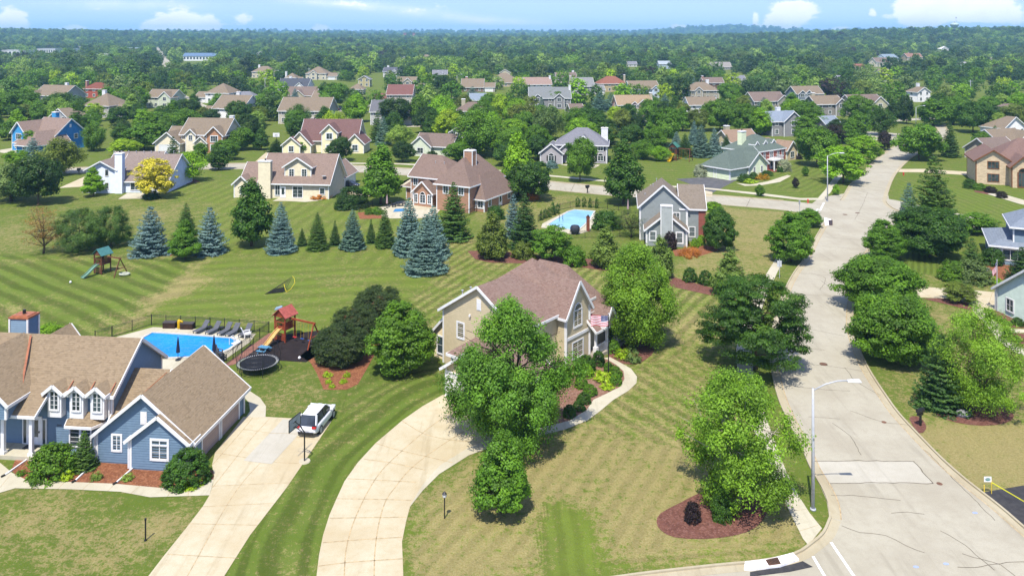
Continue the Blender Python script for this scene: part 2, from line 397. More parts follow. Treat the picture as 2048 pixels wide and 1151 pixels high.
zone([(-500, 505), (380, 512), (420, 512), (235, 662), (0, 720), (-900, 720)], ((0, 549), (172, 626)), 2.5, .8, .17, .42)  # striped yard left
zone([(420, 506), (900, 545), (860, 650), (700, 690), (230, 668)], ((430, 580), (800, 560)), 3.4, .34, .24, .66)  # open lawn in the middle
zone([(850, 470), (1200, 520), (1560, 600), (1440, 760), (900, 740), (780, 640), (860, 560)], ((840, 650), (1000, 545)), 1.5, .75, .42, .5)
zone([(1330, 570), (1440, 590), (1460, 900), (1260, 780), (1240, 700)], ((1290, 730), (1420, 600)), 1.5, .75, .42, .52)
zone([(940, 900), (1130, 860), (1290, 740), (1400, 700), (1560, 940), (1640, 1060), (1560, 1110), (1000, 1151), (800, 1151), (812, 1030)], ((1100, 860), (1250, 700)), 1.3, .30, .60, .5)   # dry front lawn
zone([(1240, 740), (1420, 700), (1400, 900), (1250, 880), (1180, 850)], ((1200, 800), (1350, 900)), 1.6, .6, .48, .5)
zone([(1095, 1000), (1150, 1005), (1190, 1100), (1190, 1151), (1080, 1151), (1085, 1060)], ((1120, 1000), (1150, 1151)), 1.2, .4, -.1, .95)
zone([(960, 1125), (1300, 1100), (1500, 1085), (1640, 1080), (1640, 1115), (960, 1160)], ((1000, 1150), (1500, 1120)), .9, .35, .35, .5)
zone([(-900, 972), (140, 978), (300, 994), (419, 990), (297, 1151), (-900, 1500)], ((0, 1000), (60, 1100)), 2.0, .14, .22, .38)    # left front lawn
zone([(528, 833), (500, 780), (490, 740), (620, 724), (650, 780), (716, 768), (690, 842)], ((500, 760), (560, 850)), 2, .1, .3, .3)
zone([(1410, 410), (1640, 430), (1560, 530), (1530, 560), (1330, 570), (1400, 480)], ((1450, 440), (1600, 470)), 2, .06, .62, .55)
zone([(1000, 380), (1200, 395), (1180, 450), (1000, 470), (940, 440)], ((1000, 400), (1100, 395)), 2, .15, .5, .5)
zone([(1440, 345), (1650, 400), (1700, 340), (1600, 320)], ((1450, 390), (1600, 330)), 1.8, .4, .22, .5)
zone([(1790, 350), (2100, 410), (2300, 470), (2000, 470), (1800, 420)], ((1800, 360), (2000, 440)), 1.6, .3, .15, .6)
zone([(1790, 480), (1900, 500), (1880, 555), (1790, 545)], ((1830, 500), (1828, 550)), .75, .65, .08, .4)     # seeded rows
zone([(1840, 548), (2048, 560), (2048, 590), (1840, 575)], ((1840, 560), (2000, 565)), 2, .1, .45, .5)
zone([(1710, 600), (1950, 600), (2300, 780), (2300, 1000), (1984, 990), (1800, 820)], ((1800, 700), (1900, 900)), 1.6, .15, .45, .4)
zone([(1820, 850), (2300, 850), (2300, 1010), (1984, 992), (1900, 925)], None, 2, .06, .95, .5)
# mower lanes that follow the curved driveway
DL = smooth_line(PX([(908, 787), (886, 789), (845, 812), (805, 840), (751, 886), (716, 924), (689, 962), (673, 997), (659, 1029), (646, 1070), (638, 1110), (632, 1151), (628, 1200)]), 1)
m_ = inpoly(GX, GY, PX([(663, 842), (760, 690), (905, 720), (908, 787), (805, 840), (716, 924), (673, 997), (632, 1200), (400, 1200), (500, 1070)])) & near
dd = dist_line(GX, GY, DL); phase[m_] = dd[m_] / 1.55 + .25 * np.sin(dd[m_] * 1.3); amp[m_] = .7; dry[m_] = .22; lush[m_] = .30
def blotch(px, py, r, dd_, ll=None, k=1.0, sy=1.0):
    x0, y0 = P(px, py); g = np.exp(-(((GX - x0) / r) ** 2 + ((GY - y0) / (r * sy)) ** 2)) * near
    global dry, lush
    dry += (dd_ - dry) * g * k
    if ll is not None: lush += (ll - lush) * g * k
for b in [(395, 560, 2.2, 1, .9), (365, 577, 1.6, 1, .9), (345, 590, 1.6, .9), (255, 535, 2.6, .7), (0, 470, 9, .75, .8), (300, 430, 7, .62, .8), (40, 620, 3, .6), (230, 640, 3, .6), (300, 600, 2, .7), (520, 640, 4, .45), (700, 560, 4, .4), (860, 520, 3, .7), (930, 480, 3, .8), (1050, 470, 4, .6),
          (920, 1010, 3, .9, .8), (990, 1110, 5, .9, .9), (1100, 930, 5, .88, .8), (1300, 940, 5, .8, .7), (1420, 1090, 5, .85, .9), (1230, 1040, 4, .8), (60, 1030, 3, .8), (200, 1130, 2, .9), (300, 1060, 1.5, .9), (350, 1030, 1.5, .8), (120, 1090, 3, .6), (440, 880, 2, .3), (1590, 1060, 2, .8), (1460, 870, 3, .5), (180, 800, 3, .5), (560, 800, 2, .55), (600, 780, 2, .5),
          (1500, 480, 6, .7, .7), (1380, 540, 4, .55), (1250, 560, 4, .6), (1330, 640, 3, .7), (1400, 660, 4, .75), (1650, 720, 2, .5), (2000, 900, 6, .95, .9), (2020, 1000, 4, .7), (1880, 700, 3, .7), (1890, 640, 4, .6)]:
    blotch(b[0], b[1], b[2], b[3], b[4] if len(b) > 4 and b[4] > .85 else None, .85)
zone([(1095, 1000), (1150, 1005), (1185, 1060), (1200, 1151), (1075, 1151), (1080, 1060)], ((1120, 1000), (1140, 1151)), 1.1, .35, .05, .78)
# worn edge between the two big lawns
wl = smooth_line(PX([(430, 508), (400, 525), (330, 590), (270, 640), (235, 665)]), 2); g_ = np.exp(-(dist_line(GX, GY, wl) / .9) ** 2) * near; dry += (.9 - dry) * g_ * .75
wl = smooth_line(PX([(0, 522), (190, 517), (400, 512)]), 2); g_ = np.exp(-(dist_line(GX, GY, wl) / 1.0) ** 2) * near; dry += (.8 - dry) * g_ * .5
# dark green rim along drives, walks and kerbs
for ln in (DL, smooth_line(PX([(807, 1160), (805, 1083), (812, 1043), (820, 1013), (846, 980), (878, 948), (938, 910)]), 1), L3, L2):
    g_ = np.exp(-(dist_line(GX, GY, ln) / .7) ** 2) * near; dry += (.12 - dry) * g_ * .6
for arr_ in (dry, lush, amp):
    for _ in range(5): arr_[1:-1, 1:-1] = (arr_[1:-1, 1:-1] * 2 + arr_[:-2, 1:-1] + arr_[2:, 1:-1] + arr_[1:-1, :-2] + arr_[1:-1, 2:]) / 6
far = GY > 330; dry[far] = .2; amp[far] = .05
vs = np.stack([GX, GY, gz], -1).reshape(-1, 3).astype(np.float32)
ny_, nx_ = sh; idx = np.arange(nx_ * ny_).reshape(ny_, nx_)
fq = np.stack([idx[:-1, :-1], idx[:-1, 1:], idx[1:, 1:], idx[1:, :-1]], -1).reshape(-1, 4).astype(np.int32)
def fast_mesh(name, v, f, mats):
    me = bpy.data.meshes.new(name); k = f.shape[1]
    me.vertices.add(len(v)); me.vertices.foreach_set('co', np.ascontiguousarray(v, np.float32).ravel())
    me.loops.add(f.size); me.loops.foreach_set('vertex_index', np.ascontiguousarray(f, np.int32).ravel())
    me.polygons.add(len(f)); me.polygons.foreach_set('loop_start', np.arange(0, f.size, k, dtype=np.int32))
    for m in mats: me.materials.append(m)
    me.update(calc_edges=True); return me
gm, t, p = base_mat('lawn_grass', .95, .1); q = pos(t)
def att(n): a = t.n('ShaderNodeAttribute', attribute_name=n); return a.outputs['Fac']
st = t.ss(t.m('SINE', t.m('MULTIPLY', t.m('ADD', att('phase'), t.m('ADD', t.m('MULTIPLY', t.m('SUBTRACT', t.noise(q, .12, 2), .5), .8), t.m('MULTIPLY', t.m('SUBTRACT', t.noise(q, 2.2, 4, .7), .5), .45))), 6.2832)), -.7, .7)
nA = t.noise(q, .28, 5, .6); nB = t.noise(q, 1.5, 5, .7); nC = t.noise(q, 6.5, 4, .75); nD = t.noise(q, .05, 3)
grn = t.mix(att('lush'), lin(84, 108, 38), lin(138, 156, 60))
grn = t.mix(t.ss(nA, .35, .68, 0, .7), grn, lin(116, 130, 58))
nE = t.noise(q, 3.4, 3, .6); mot = t.m('ADD', t.m('MULTIPLY', nB, .6), t.m('ADD', t.m('MULTIPLY', nE, .5), t.m('ADD', t.m('MULTIPLY', nA, .25), t.m('MULTIPLY', t.m('SUBTRACT', t.noise(q, 9.0, 3, .7), .5), .45))))
dthr = t.m('SUBTRACT', .85, t.m('MULTIPLY', att('dry'), .33))
df = t.ss(t.m('SUBTRACT', mot, dthr), -.09, .09)
gr2 = t.mix(t.m('MULTIPLY', df, .84), grn, t.mix(t.ss(nC, .35, .65), lin(166, 148, 92), lin(200, 182, 128)))
gr2 = t.mix(t.ss(t.m('ADD', t.m('MULTIPLY', nC, .5), t.m('MULTIPLY', nE, .5)), .50, .66, 0, .50), gr2, t.mix(.6, grn, lin(70, 84, 36)))
sf = t.m('ADD', 1.0, t.m('MULTIPLY', t.m('SUBTRACT', st, .5), t.m('MULTIPLY', t.m('MULTIPLY', att('amp'), t.ss(t.noise(q, .18, 3), .3, .6, .5, 1.0)), .62)))
mx = t.n('ShaderNodeVectorMath', operation='SCALE'); t.l(gr2, mx.inputs[0]); t.l(sf, mx.inputs[3])
t.l(mx.outputs[0], p.inputs['Base Color'])
bp = t.n('ShaderNodeBump'); bp.inputs['Strength'].default_value = .55; bp.inputs['Distance'].default_value = .12
t.l(t.m('ADD', t.noise(q, 9, 4, .75), t.m('MULTIPLY', nB, .6)), bp.inputs['Height']); t.l(bp.outputs[0], p.inputs['Normal'])
gme = fast_mesh('ground', vs, fq, [gm])
for nme, arr in (('phase', phase), ('amp', amp), ('dry', dry), ('lush', lush)):
    a = gme.attributes.new(nme, 'FLOAT', 'POINT'); a.data.foreach_set('value', arr.reshape(-1).astype(np.float32))
ground = bpy.data.objects.new('ground', gme); COL.objects.link(ground); tag(ground, kind='structure')

# --- streets
mb = MB()
def resamp(L, n):
    L = np.array(L); s = np.concatenate([[0], np.cumsum(np.hypot(*np.diff(L, axis=0).T))]); u = np.linspace(0, s[-1], n)
    return [tuple(q) for q in np.stack([np.interp(u, s, L[:, 0]), np.interp(u, s, L[:, 1])], -1)]
LA = L1 + L2 + smooth_line(PX([(1658, 1035), (1662, 1080), (1680, 1160), (1700, 1300)])); RA = R1 + R3 + PX([(2260, 1240)])
ribbon(mb, resamp(LA, 160), resamp(RA, 160), .014, ROADM)
mb.poly([(*q, .0118) for q in PX([(1500, 1124), (1587, 1108), (1650, 1060), (1720, 1060), (2200, 1400), (300, 1400), (700, 1202), (1000, 1179), (1374, 1137)])], ROADM)   # street at the bottom edge
ribbon(mb, offset(XL, 4.6), offset(XL, -4.6), .0100, ROADM)
mb.poly([(*q, .0092) for q in PX([(1640, 395), (1700, 385), (1790, 400), (1960, 436), (1960, 455), (1790, 462), (1735, 470), (1640, 450), (1600, 425)])], ROADM)
mb.poly([(*q, .0084) for q in PX([(1700, 262), (1760, 268), (1840, 278), (1830, 290), (1750, 280), (1700, 270)])], ROADM)
# cracks, joints, patches
crg = random.Random(4)
def crack(pts, wd=.10, m=None, z=.020):
    L = smooth_line(PX(pts), .45); L = [(x + crg.gauss(0, .035), y + crg.gauss(0, .035)) for x, y in L]; line_rib(mb, L, wd * .8, z, m or CRACKM, False)
mb.poly([(*q, .0168) for q in PX([(1629, 922), (1655, 967), (1866, 966), (1827, 922)])], PATCHM)
crack([(1629, 922), (1730, 921), (1827, 922)], .09); crack([(1827, 922), (1866, 966)], .09); crack([(1655, 967), (1760, 965), (1866, 966)], .09)
for c_ in [[(1615, 833), (1650, 835), (1682, 838)], [(1665, 846), (1700, 872), (1722, 910)], [(1782, 1025), (1815, 1024), (1850, 1029)], [(1682, 1050), (1720, 1065), (1770, 1070), (1810, 1090), (1850, 1105)], [(1925, 1108), (1962, 1118), (2000, 1128), (2040, 1160)], [(1912, 1133), (1950, 1134), (2000, 1125), (2060, 1122)],
           [(1545, 722), (1600, 727), (1660, 732), (1738, 744)], [(1572, 585), (1620, 590), (1706, 592)], [(1600, 546), (1650, 550), (1722, 552)], [(1628, 490), (1690, 496), (1744, 501)], [(1650, 474), (1700, 478), (1745, 484)], [(1618, 545), (1650, 556), (1640, 580)], [(1700, 370), (1770, 376)], [(1735, 385), (1725, 410), (1710, 438)], [(1660, 430), (1720, 438), (1755, 450)], [(1650, 450), (1690, 460)], [(1556, 650), (1600, 655), (1640, 662), (1690, 672)], [(1640, 560), (1660, 575)],
           [(1565, 770), (1640, 778), (1700, 782)], [(1690, 735), (1710, 760), (1760, 790)], [(1700, 820), (1760, 842), (1820, 850)], [(1660, 990), (1720, 992), (1800, 1000)], [(1880, 1060), (1930, 1090), (1990, 1140)], [(1740, 350), (1790, 352)], [(1755, 330), (1800, 334)], [(1560, 690), (1600, 694), (1650, 700)], [(1850, 900), (1880, 930), (1930, 980), (1990, 1040)]]:
    crack(c_, .055)
for c_ in [[(1706, 378), (1728, 384)], [(870, 345), (880, 355)], [(1150, 366), (1140, 386)], [(1300, 381), (1292, 399)], [(1400, 390), (1390, 408)], [(1500, 398), (1492, 416)], [(1060, 358), (1048, 376)]]: crack(c_, .09)
line_rib(mb, offset(L2, -.75), .07, .0205, JOINTM, False); line_rib(mb, offset(R3, .75), .07, .0205, JOINTM, False)
mb.poly([(*q, .0180) for q in PX([(1500, 1143), (1560, 1133), (1605, 1121), (1626, 1133), (1580, 1143), (1500, 1153)])], ASPH)
for c_ in [[(1626, 1112), (1652, 1156)], [(1662, 1084), (1711, 1156)], [(1636, 418), (1625, 428)], [(1648, 405), (1640, 421)]]: line_rib(mb, PX(c_), .17 if c_[0][1] > 1000 else .3, .0225, PAINTM, False)
for x_, y_, c_ in [(1950, 1025, (.30, .36, .55, 1)), (1832, 1133, (.34, .40, .62, 1)), (1892, 1127, (.36, .44, .6, 1))]:
    X_, Y_ = P(x_, y_); mb.poly([(X_ + .18 * math.cos(a_), Y_ + .12 * math.sin(a_), .0225) for a_ in [k * math.pi / 4 for k in range(8)]], plain('survey_paint', c_, .8))
tag(mb.build('road'), kind='structure')
def curb(name, L, side, gut=True, wd=.16):
    mb = MB(); g0, g1 = (0, .75 * side)
    if gut: ribbon(mb, offset(L, g0), offset(L, g1), .0185, GUTTERM) if side > 0 else ribbon(mb, offset(L, g1), offset(L, g0), .0185, GUTTERM)
    A, B = offset(L, -.0), offset(L, wd * side)
    for i in range(len(L) - 1):
        a, b, c, d = A[i], B[i], B[i + 1], A[i + 1]
        if side < 0: a, b, c, d = b, a, d, c
        mb.poly([(*a, .13), (*b, .13), (*c, .13), (*d, .13)], GUTTERM); mb.poly([(*a, 0), (*a, .13), (*d, .13), (*d, 0)], GUTTERM); mb.poly([(*b, .13), (*b, 0), (*c, 0), (*c, .13)], GUTTERM)
    o = mb.build(name); tag(o, kind='structure'); return o
# travel direction is towards the camera, so the road lies to the left (+) of the left kerb as seen in the photo: side picks it
def side_of(L, toward):
    A = np.array(offset(L, 1.0)[len(L) // 2]); B = np.array(offset(L, -1.0)[len(L) // 2]); tt = np.array(toward)
    return 1 if np.linalg.norm(A - tt) < np.linalg.norm(B - tt) else -1
curb('kerb', L1, side_of(L1, P(1790, 320))); curb('kerb', L2, side_of(L2, P(1650, 700))); curb('kerb', L3, side_of(L3, P(1640, 1400)))
curb('kerb', R1, side_of(R1, P(1790, 320))); curb('kerb', R3, side_of(R3, P(1630, 700))); curb('kerb', R2, side_of(R2, P(1760, 450)))
xe = [q for q in XL if q[0] < P(1625, 430)[0]]
curb('kerb', offset([q for q in XL if q[0] < P(1640, 425)[0] - 3], 4.6), -1, wd=.16); curb('kerb', offset([q for q in XL if q[0] < P(1640, 425)[0] - 5], -4.6), 1)
# --- walks and drives
def joints(lines, base, z, wd=.05, m=None):
    mb = MB()
    for l in lines: line_rib(mb, PX(l), wd, z, m or JOINTM)
    return mb
def slab(name, pts, z, m, step=None, jl=(), label=None, jw=.045, jm=None):
    L = smooth_line(PX(pts), step, True) if step else PX(pts)
    mb = MB(); mb.poly([(*q, z) for q in L], m)
    if sum(L[i - 1][0] * L[i][1] - L[i][0] * L[i - 1][1] for i in range(len(L))) < 0: mb.f[-1] = mb.f[-1][::-1]
    for l in jl: line_rib(mb, PX(l), jw, z + .006, jm or JOINTM)
    return tag(mb.build(name), kind='structure')
slab('driveway', [(430, 905), (487, 833), (528, 833), (600, 837), (663, 842), (612, 918), (573, 975), (500, 1070), (443, 1160), (290, 1160), (330, 1108), (375, 1052), (405, 1013), (419, 990), (426, 968), (428, 950), (424, 930)], .022, DRIVEM, None,
     [[(600, 838), (545, 900), (470, 985), (370, 1160)], [(540, 836), (500, 880), (425, 975)], [(424, 930), (487, 858), (505, 835)], [(430, 905), (560, 925), (608, 925)], [(422, 972), (580, 965)], [(405, 1013), (548, 1006)], [(380, 1047), (515, 1050)], [(335, 1108), (478, 1116)], [(487, 858), (640, 880)]], jw=.05)
slab('driveway_patch', [(487, 921), (543, 928), (600, 866), (622, 841), (566, 838), (540, 866)], .036, PATCHM, None, [[(540, 866), (600, 868)]])
slab('driveway', [(908, 787), (886, 789), (845, 812), (805, 840), (751, 886), (716, 924), (689, 962), (673, 997), (659, 1029), (646, 1070), (638, 1110), (632, 1160), (807, 1160), (804, 1083), (812, 1043), (820, 1013), (846, 980), (878, 948), (905, 929), (938, 910), (985, 893), (1005, 866), (960, 820), (930, 795)], .022, DRIVEM, None,
     [[(905, 822), (851, 861), (800, 905), (764, 940), (740, 975), (722, 1010), (705, 1050), (692, 1100), (688, 1160)], [(960, 845), (912, 872), (862, 905), (818, 940), (790, 975), (772, 1000), (758, 1045), (750, 1100), (748, 1160)],
      [(805, 842), (850, 868), (905, 880), (960, 884)], [(751, 886), (790, 898), (850, 912), (905, 925)], [(728, 918), (775, 924), (830, 935), (850, 940)], [(695, 957), (760, 960), (832, 964)], [(673, 997), (740, 998), (822, 1000)], [(659, 1036), (720, 1035), (812, 1034)], [(646, 1085), (720, 1079), (804, 1074)], [(636, 1132), (700, 1124), (805, 1117)]], jw=.07)
slab('footpath', [(938, 910), (985, 893), (1129, 859), (1174, 841), (1200, 822), (1226, 800), (1257, 781), (1273, 766), (1274, 753), (1262, 737), (1239, 724), (1220, 714), (1206, 716), (1215, 719), (1232, 729), (1247, 742), (1249, 758), (1239, 774), (1213, 787), (1187, 799), (1174, 819), (1139, 841), (1080, 856), (1000, 868), (935, 896), (880, 930), (846, 968), (823, 1005), (820, 1013), (846, 980), (878, 948)], .027, WALKM, None)
slab('footpath', [(0, 985), (30, 976), (140, 978), (240, 983), (300, 994), (360, 992), (419, 990), (428, 958), (380, 970), (330, 976), (230, 967), (130, 963), (50, 958), (24, 945), (0, 925), (-120, 920), (-120, 985)], .026, WALKM, None,
     [[(20, 950), (0, 975)], [(80, 960), (65, 977)], [(130, 963), (115, 978)], [(180, 965), (165, 979)], [(230, 967), (215, 982)], [(280, 971), (262, 987)], [(345, 975), (335, 993)], [(378, 970), (376, 992)]], jw=.03)
slab('footpath', [(487, 783), (500, 782), (520, 795), (532, 812), (531, 834), (492, 834), (500, 822), (498, 805), (486, 792)], .026, WALKM)
slab('footpath', [(1700, 330), (1690, 345), (1677, 362), (1660, 386), (1645, 400), (1600, 400), (1500, 388), (1420, 379), (1300, 372), (1300, 369), (1420, 376), (1520, 386), (1600, 396), (1636, 396), (1650, 380), (1668, 354), (1680, 340)], .024, WALKM)
slab('footpath', [(1250, 367), (1110, 354), (1000, 343), (900, 334), (800, 329), (650, 327), (650, 325), (800, 326.5), (900, 331.5), (1000, 340), (1110, 351), (1250, 364)], .024, WALKM)
slab('footpath', [(1640, 428), (1620, 450), (1595, 480), (1572, 510), (1552, 550), (1530, 600), (1512, 650), (1503, 700), (1507, 750), (1520, 800), (1545, 870), (1572, 941), (1594, 986), (1619, 1025), (1644, 1056), (1617, 1090), (1606, 1077), (1571, 1006), (1542, 945), (1515, 880), (1488, 805), (1475, 750), (1472, 700), (1482, 650), (1505, 600), (1530, 552), (1556, 510), (1580, 480), (1606, 450), (1626, 430)], .024, WALKM, None,
     [[(1530, 910), (1556, 906)], [(1555, 975), (1585, 970)], [(1578, 1022), (1612, 1018)], [(1598, 1062), (1636, 1050)]], jw=.03)
slab('driveway', [(1822, 572), (1920, 578), (2012, 586), (2100, 592), (2100, 625), (1968, 619), (1962, 640), (1946, 622), (1944, 608), (1900, 597), (1846, 595), (1715, 592), (1718, 570)], .022, DRIVEM, None, [[(1920, 578), (1918, 600)], [(1985, 584), (1975, 617)]])
slab('footpath', [(1946, 618), (1968, 619), (1983, 637), (2012, 657), (2060, 659), (2060, 665), (2010, 666), (2000, 672), (2048, 698), (2060, 704), (2060, 716), (2030, 704), (1994, 680), (1972, 648)], .026, WALKM)
slab('driveway', [(1966, 984), (2048, 970), (2140, 960), (2200, 1100), (2048, 1052), (1990, 1001)], .020, ASPH)
slab('driveway', [(1398, 381), (1421, 388), (1470, 362), (1480, 360), (1411, 354), (1352, 358), (1380, 368)], .022, ASPH2)
slab('driveway', [(1395, 378), (1425, 384), (1424, 394), (1398, 391)], .023, DRIVEM)
slab('footpath', [(1472, 366), (1500, 369), (1535, 363), (1575, 350), (1582, 352), (1560, 364), (1520, 371), (1490, 372)], .024, WALKM)
slab('driveway', [(1795, 338), (1850, 338), (1960, 345), (1960, 352), (1850, 345), (1792, 344)], .022, DRIVEM)
slab('footpath', [(1975, 388), (1990, 384), (2048, 400), (2100, 412), (2100, 420), (2040, 408)], .024, WALKM)
slab('driveway', [(655, 380), (668, 374), (720, 384), (800, 372), (860, 360), (830, 352), (800, 372), (740, 392), (660, 386)], .022, DRIVEM)
slab('driveway', [(505, 328), (540, 298), (552, 300), (540, 330), (560, 333), (490, 333)], .022, DRIVEM)
slab('driveway', [(118, 376), (172, 352), (173, 373)], .022, DRIVEM)
slab('driveway', [(90, 268), (100, 262), (150, 258), (160, 262)], .02, WALKM)
slab('footpath', [(0, 300), (25, 296), (50, 304), (45, 311), (25, 308), (0, 305)], .024, WALKM)
slab('driveway', [(1160, 325), (1200, 330), (1190, 336), (1120, 330)], .02, WALKM)
slab('patio', [(236, 398), (255, 386), (295, 386), (300, 397)], .024, WALKM)
slab('patio', [(545, 402), (575, 388), (650, 398), (632, 402), (610, 404), (570, 402)], .024, WALKM)
slab('patio', [(742, 420), (800, 402), (850, 400), (880, 420), (865, 436), (775, 437)], .024, WALKM)
slab('pool_deck', [(1085, 447), (1131, 424), (1195, 426), (1180, 462), (1150, 470), (1082, 455)], .024, WALKM)
for d_ in [[(640, 222), (700, 216), (760, 205), (764, 207), (705, 221), (640, 226)], [(1690, 262), (1760, 264), (1830, 270), (1830, 275), (1750, 271), (1690, 267)], [(560, 244), (640, 240), (720, 262), (716, 266), (640, 246), (560, 248)], [(360, 185), (420, 215), (300, 232), (296, 229), (405, 213), (352, 187)], [(1780, 240), (1900, 232), (1990, 236), (1990, 239), (1900, 236), (1780, 244)],
           [(1240, 236), (1330, 244), (1330, 248), (1240, 240)], [(760, 252), (860, 250), (862, 253), (760, 256)], [(900, 195), (1010, 198), (1010, 201), (900, 198)], [(380, 262), (430, 252), (434, 254), (384, 266)], [(1000, 222), (1100, 228), (1100, 231), (1000, 226)]]:
    slab('far_road', d_, .016, ROADM)
# planting beds
slab('mulch_bed', [(22, 940), (40, 957), (130, 963), (230, 967), (330, 976), (380, 970), (428, 958), (427, 942), (400, 930), (300, 925), (190, 915), (60, 908), (30, 920)], .020, MULCH_R)
slab('mulch_bed', [(600, 712), (620, 724), (633, 745), (647, 779), (693, 779), (716, 768), (735, 735), (748, 711), (790, 650), (800, 620), (760, 590), (700, 620), (660, 660)], .020, MULCH_R)
slab('mulch_bed', [(1313, 1043), (1322, 1025), (1360, 1005), (1400, 985), (1450, 972), (1500, 985), (1528, 1003), (1532, 1028), (1510, 1055), (1470, 1070), (1410, 1077), (1350, 1074), (1322, 1060)], .020, MULCH_B, 1)
slab('mulch_bed', [(1110, 862), (1129, 850), (1174, 820), (1187, 800), (1213, 788), (1240, 775), (1250, 758), (1247, 740), (1230, 728), (1190, 700), (1150, 740), (1100, 800)], .020, MULCH_P)
slab('mulch_bed', [(1225, 722), (1215, 700), (1240, 680), (1300, 682), (1310, 700), (1290, 720), (1272, 728), (1245, 727)], .020, MULCH_B, 1)
slab('mulch_bed', [(935, 502), (980, 500), (1100, 512), (1180, 518), (1260, 530), (1350, 555), (1440, 580), (1445, 590), (1420, 590), (1330, 570), (1230, 545), (1150, 532), (1060, 527), (980, 525), (950, 518)], .020, MULCH_B)
slab('mulch_bed', [(1868, 822), (1900, 814), (1960, 812), (2015, 820), (2028, 833), (2010, 846), (1965, 851), (1915, 845), (1885, 835)], .020, MULCH_B, 1)
slab('mulch_bed', [(1818, 836), (1835, 832), (1850, 845), (1852, 858), (1838, 866)], .020, MULCH_B, 1)
slab('mulch_bed', [(1845, 597), (1880, 596), (1930, 600), (1945, 612), (1940, 620), (1900, 610)], .020, MULCH_B)
slab('mulch_bed', [(1972, 616), (2012, 622), (2048, 640), (2060, 656), (2015, 655), (1986, 636)], .020, MULCH_B)
slab('mulch_bed', [(2012, 666), (2060, 668), (2060, 690), (2030, 686)], .020, MULCH_B)
slab('mulch_bed', [(1960, 520), (2050, 515), (2050, 560), (1980, 560), (1950, 545)], .020, MULCH_R)
slab('mulch_bed', [(1345, 500), (1420, 490), (1440, 500), (1400, 512), (1350, 512)], .020, MULCH_R)
slab('mulch_bed', [(1945, 376), (1990, 384), (1990, 392), (1950, 384)], .020, MULCH_B)
slab('mulch_bed', [(715, 425), (790, 420), (800, 436), (720, 438)], .020, MULCH_R)
slab('mulch_bed', [(325, 503), (350, 498), (362, 506), (340, 512)], .020, MULCH_R)
slab('mulch_bed', [(350, 364), (390, 358), (400, 364), (370, 369)], .020, MULCH_B)
slab('play_surface', [(575, 668), (660, 658), (670, 690), (612, 724), (545, 720), (470, 716), (500, 690), (545, 672)], .020, MULCH_D)
slab('brick_path', [(538, 666), (556, 668), (470, 728), (440, 736)], .023, ground_noise('brick_paving', lin(176, 128, 108), lin(150, 104, 90), 1, 12))
# ================================================================ vegetation
def leaf_mat(name, instancer=False):
    m, t, p = base_mat(name, .55, .35)
    if instancer: a = t.n('ShaderNodeAttribute', attribute_name='tcol', attribute_type='INSTANCER'); oc = a.outputs['Color']
    else: oc = t.n('ShaderNodeObjectInfo').outputs['Color']
    a = t.n('ShaderNodeAttribute', attribute_name='tint'); f = a.outputs['Fac']
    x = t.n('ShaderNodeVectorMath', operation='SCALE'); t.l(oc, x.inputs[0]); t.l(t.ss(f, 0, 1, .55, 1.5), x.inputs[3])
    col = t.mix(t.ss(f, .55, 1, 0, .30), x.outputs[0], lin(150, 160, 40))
    t.l(col, p.inputs['Base Color'])
    tr = t.n('ShaderNodeBsdfTranslucent'); t.l(t.mix(.5, col, lin(150, 190, 40)), tr.inputs[0])
    ms = t.n('ShaderNodeMixShader'); ms.inputs[0].default_value = .36; t.l(p.outputs[0], ms.inputs[1]); t.l(tr.outputs[0], ms.inputs[2])
    o = [n for n in t.nt.nodes if n.type == 'OUTPUT_MATERIAL'][0]; t.l(ms.outputs[0], o.inputs[0])
    return m
LEAF = leaf_mat('foliage'); LEAFI = leaf_mat('foliage_wood', True)
BARK = plain('bark', lin(120, 104, 86), .95, .1, .3, vs=8); BARKL = plain('pale_bark', lin(196, 184, 164), .9, .1, .3, vs=8)
def quads(C, Nn, size, asp, rng, fold=0):
    n = len(C); a = rng.normal(size=(n, 3)); a -= (a * Nn).sum(1, keepdims=True) * Nn; a /= np.linalg.norm(a, axis=1, keepdims=True) + 1e-9
    b = np.cross(Nn, a); s = size[:, None]
    v = np.stack([C - a * s, C - b * s * asp, C + a * s, C + b * s * asp], 1)
    return v.reshape(-1, 3), np.arange(4 * n).reshape(n, 4)
def leaf_mesh(name, C, Nn, size, tint, asp=.6, seed=0, mat=None):
    rng = np.random.default_rng(seed)
    v, f = quads(C, Nn, size, asp, rng)
    me = fast_mesh(name, v, f, [mat or LEAF]); a = me.attributes.new('tint', 'FLOAT', 'FACE'); a.data.foreach_set('value', np.clip(tint, 0, 1).astype(np.float32))
    return me
PROF = {
 'round': lambda t: np.sqrt(np.clip(1 - ((t - .45) / .56) ** 2, 0.02, 1)),
 'oval': lambda t: np.clip(np.sin(np.pi * np.clip(t * .86 + .12, 0, 1)) ** .6, .05, 1) * (1 - .25 * t),
 'pyramid': lambda t: np.clip((1 - t) ** .75 * (1 - np.exp(-t * 14)) * 1.08, .03, 1),
 'cone': lambda t: np.clip((1 - t) ** .95 * (1 - np.exp(-t * 25)), .02, 1),
 'spread': lambda t: np.clip(np.sqrt(np.clip(1 - ((t - .42) / .6) ** 2, 0, 1)) ** .7, .1, 1),
 'loose': lambda t: np.clip(np.sin(np.pi * np.clip(t * .9 + .08, 0, 1)) ** .75, .12, 1),
 'column': lambda t: np.clip((1 - t ** 4) ** .6, .2, 1) * (.8 + .2 * np.sin(t * 3)),
 'tear': lambda t: np.clip(np.sin(np.pi * np.clip(t ** .75 * .88 + .12, 0, 1)) ** .8, .10, 1),
 'dome': lambda t: np.sqrt(np.clip(1 - t ** 2.2, 0.02, 1)),
}
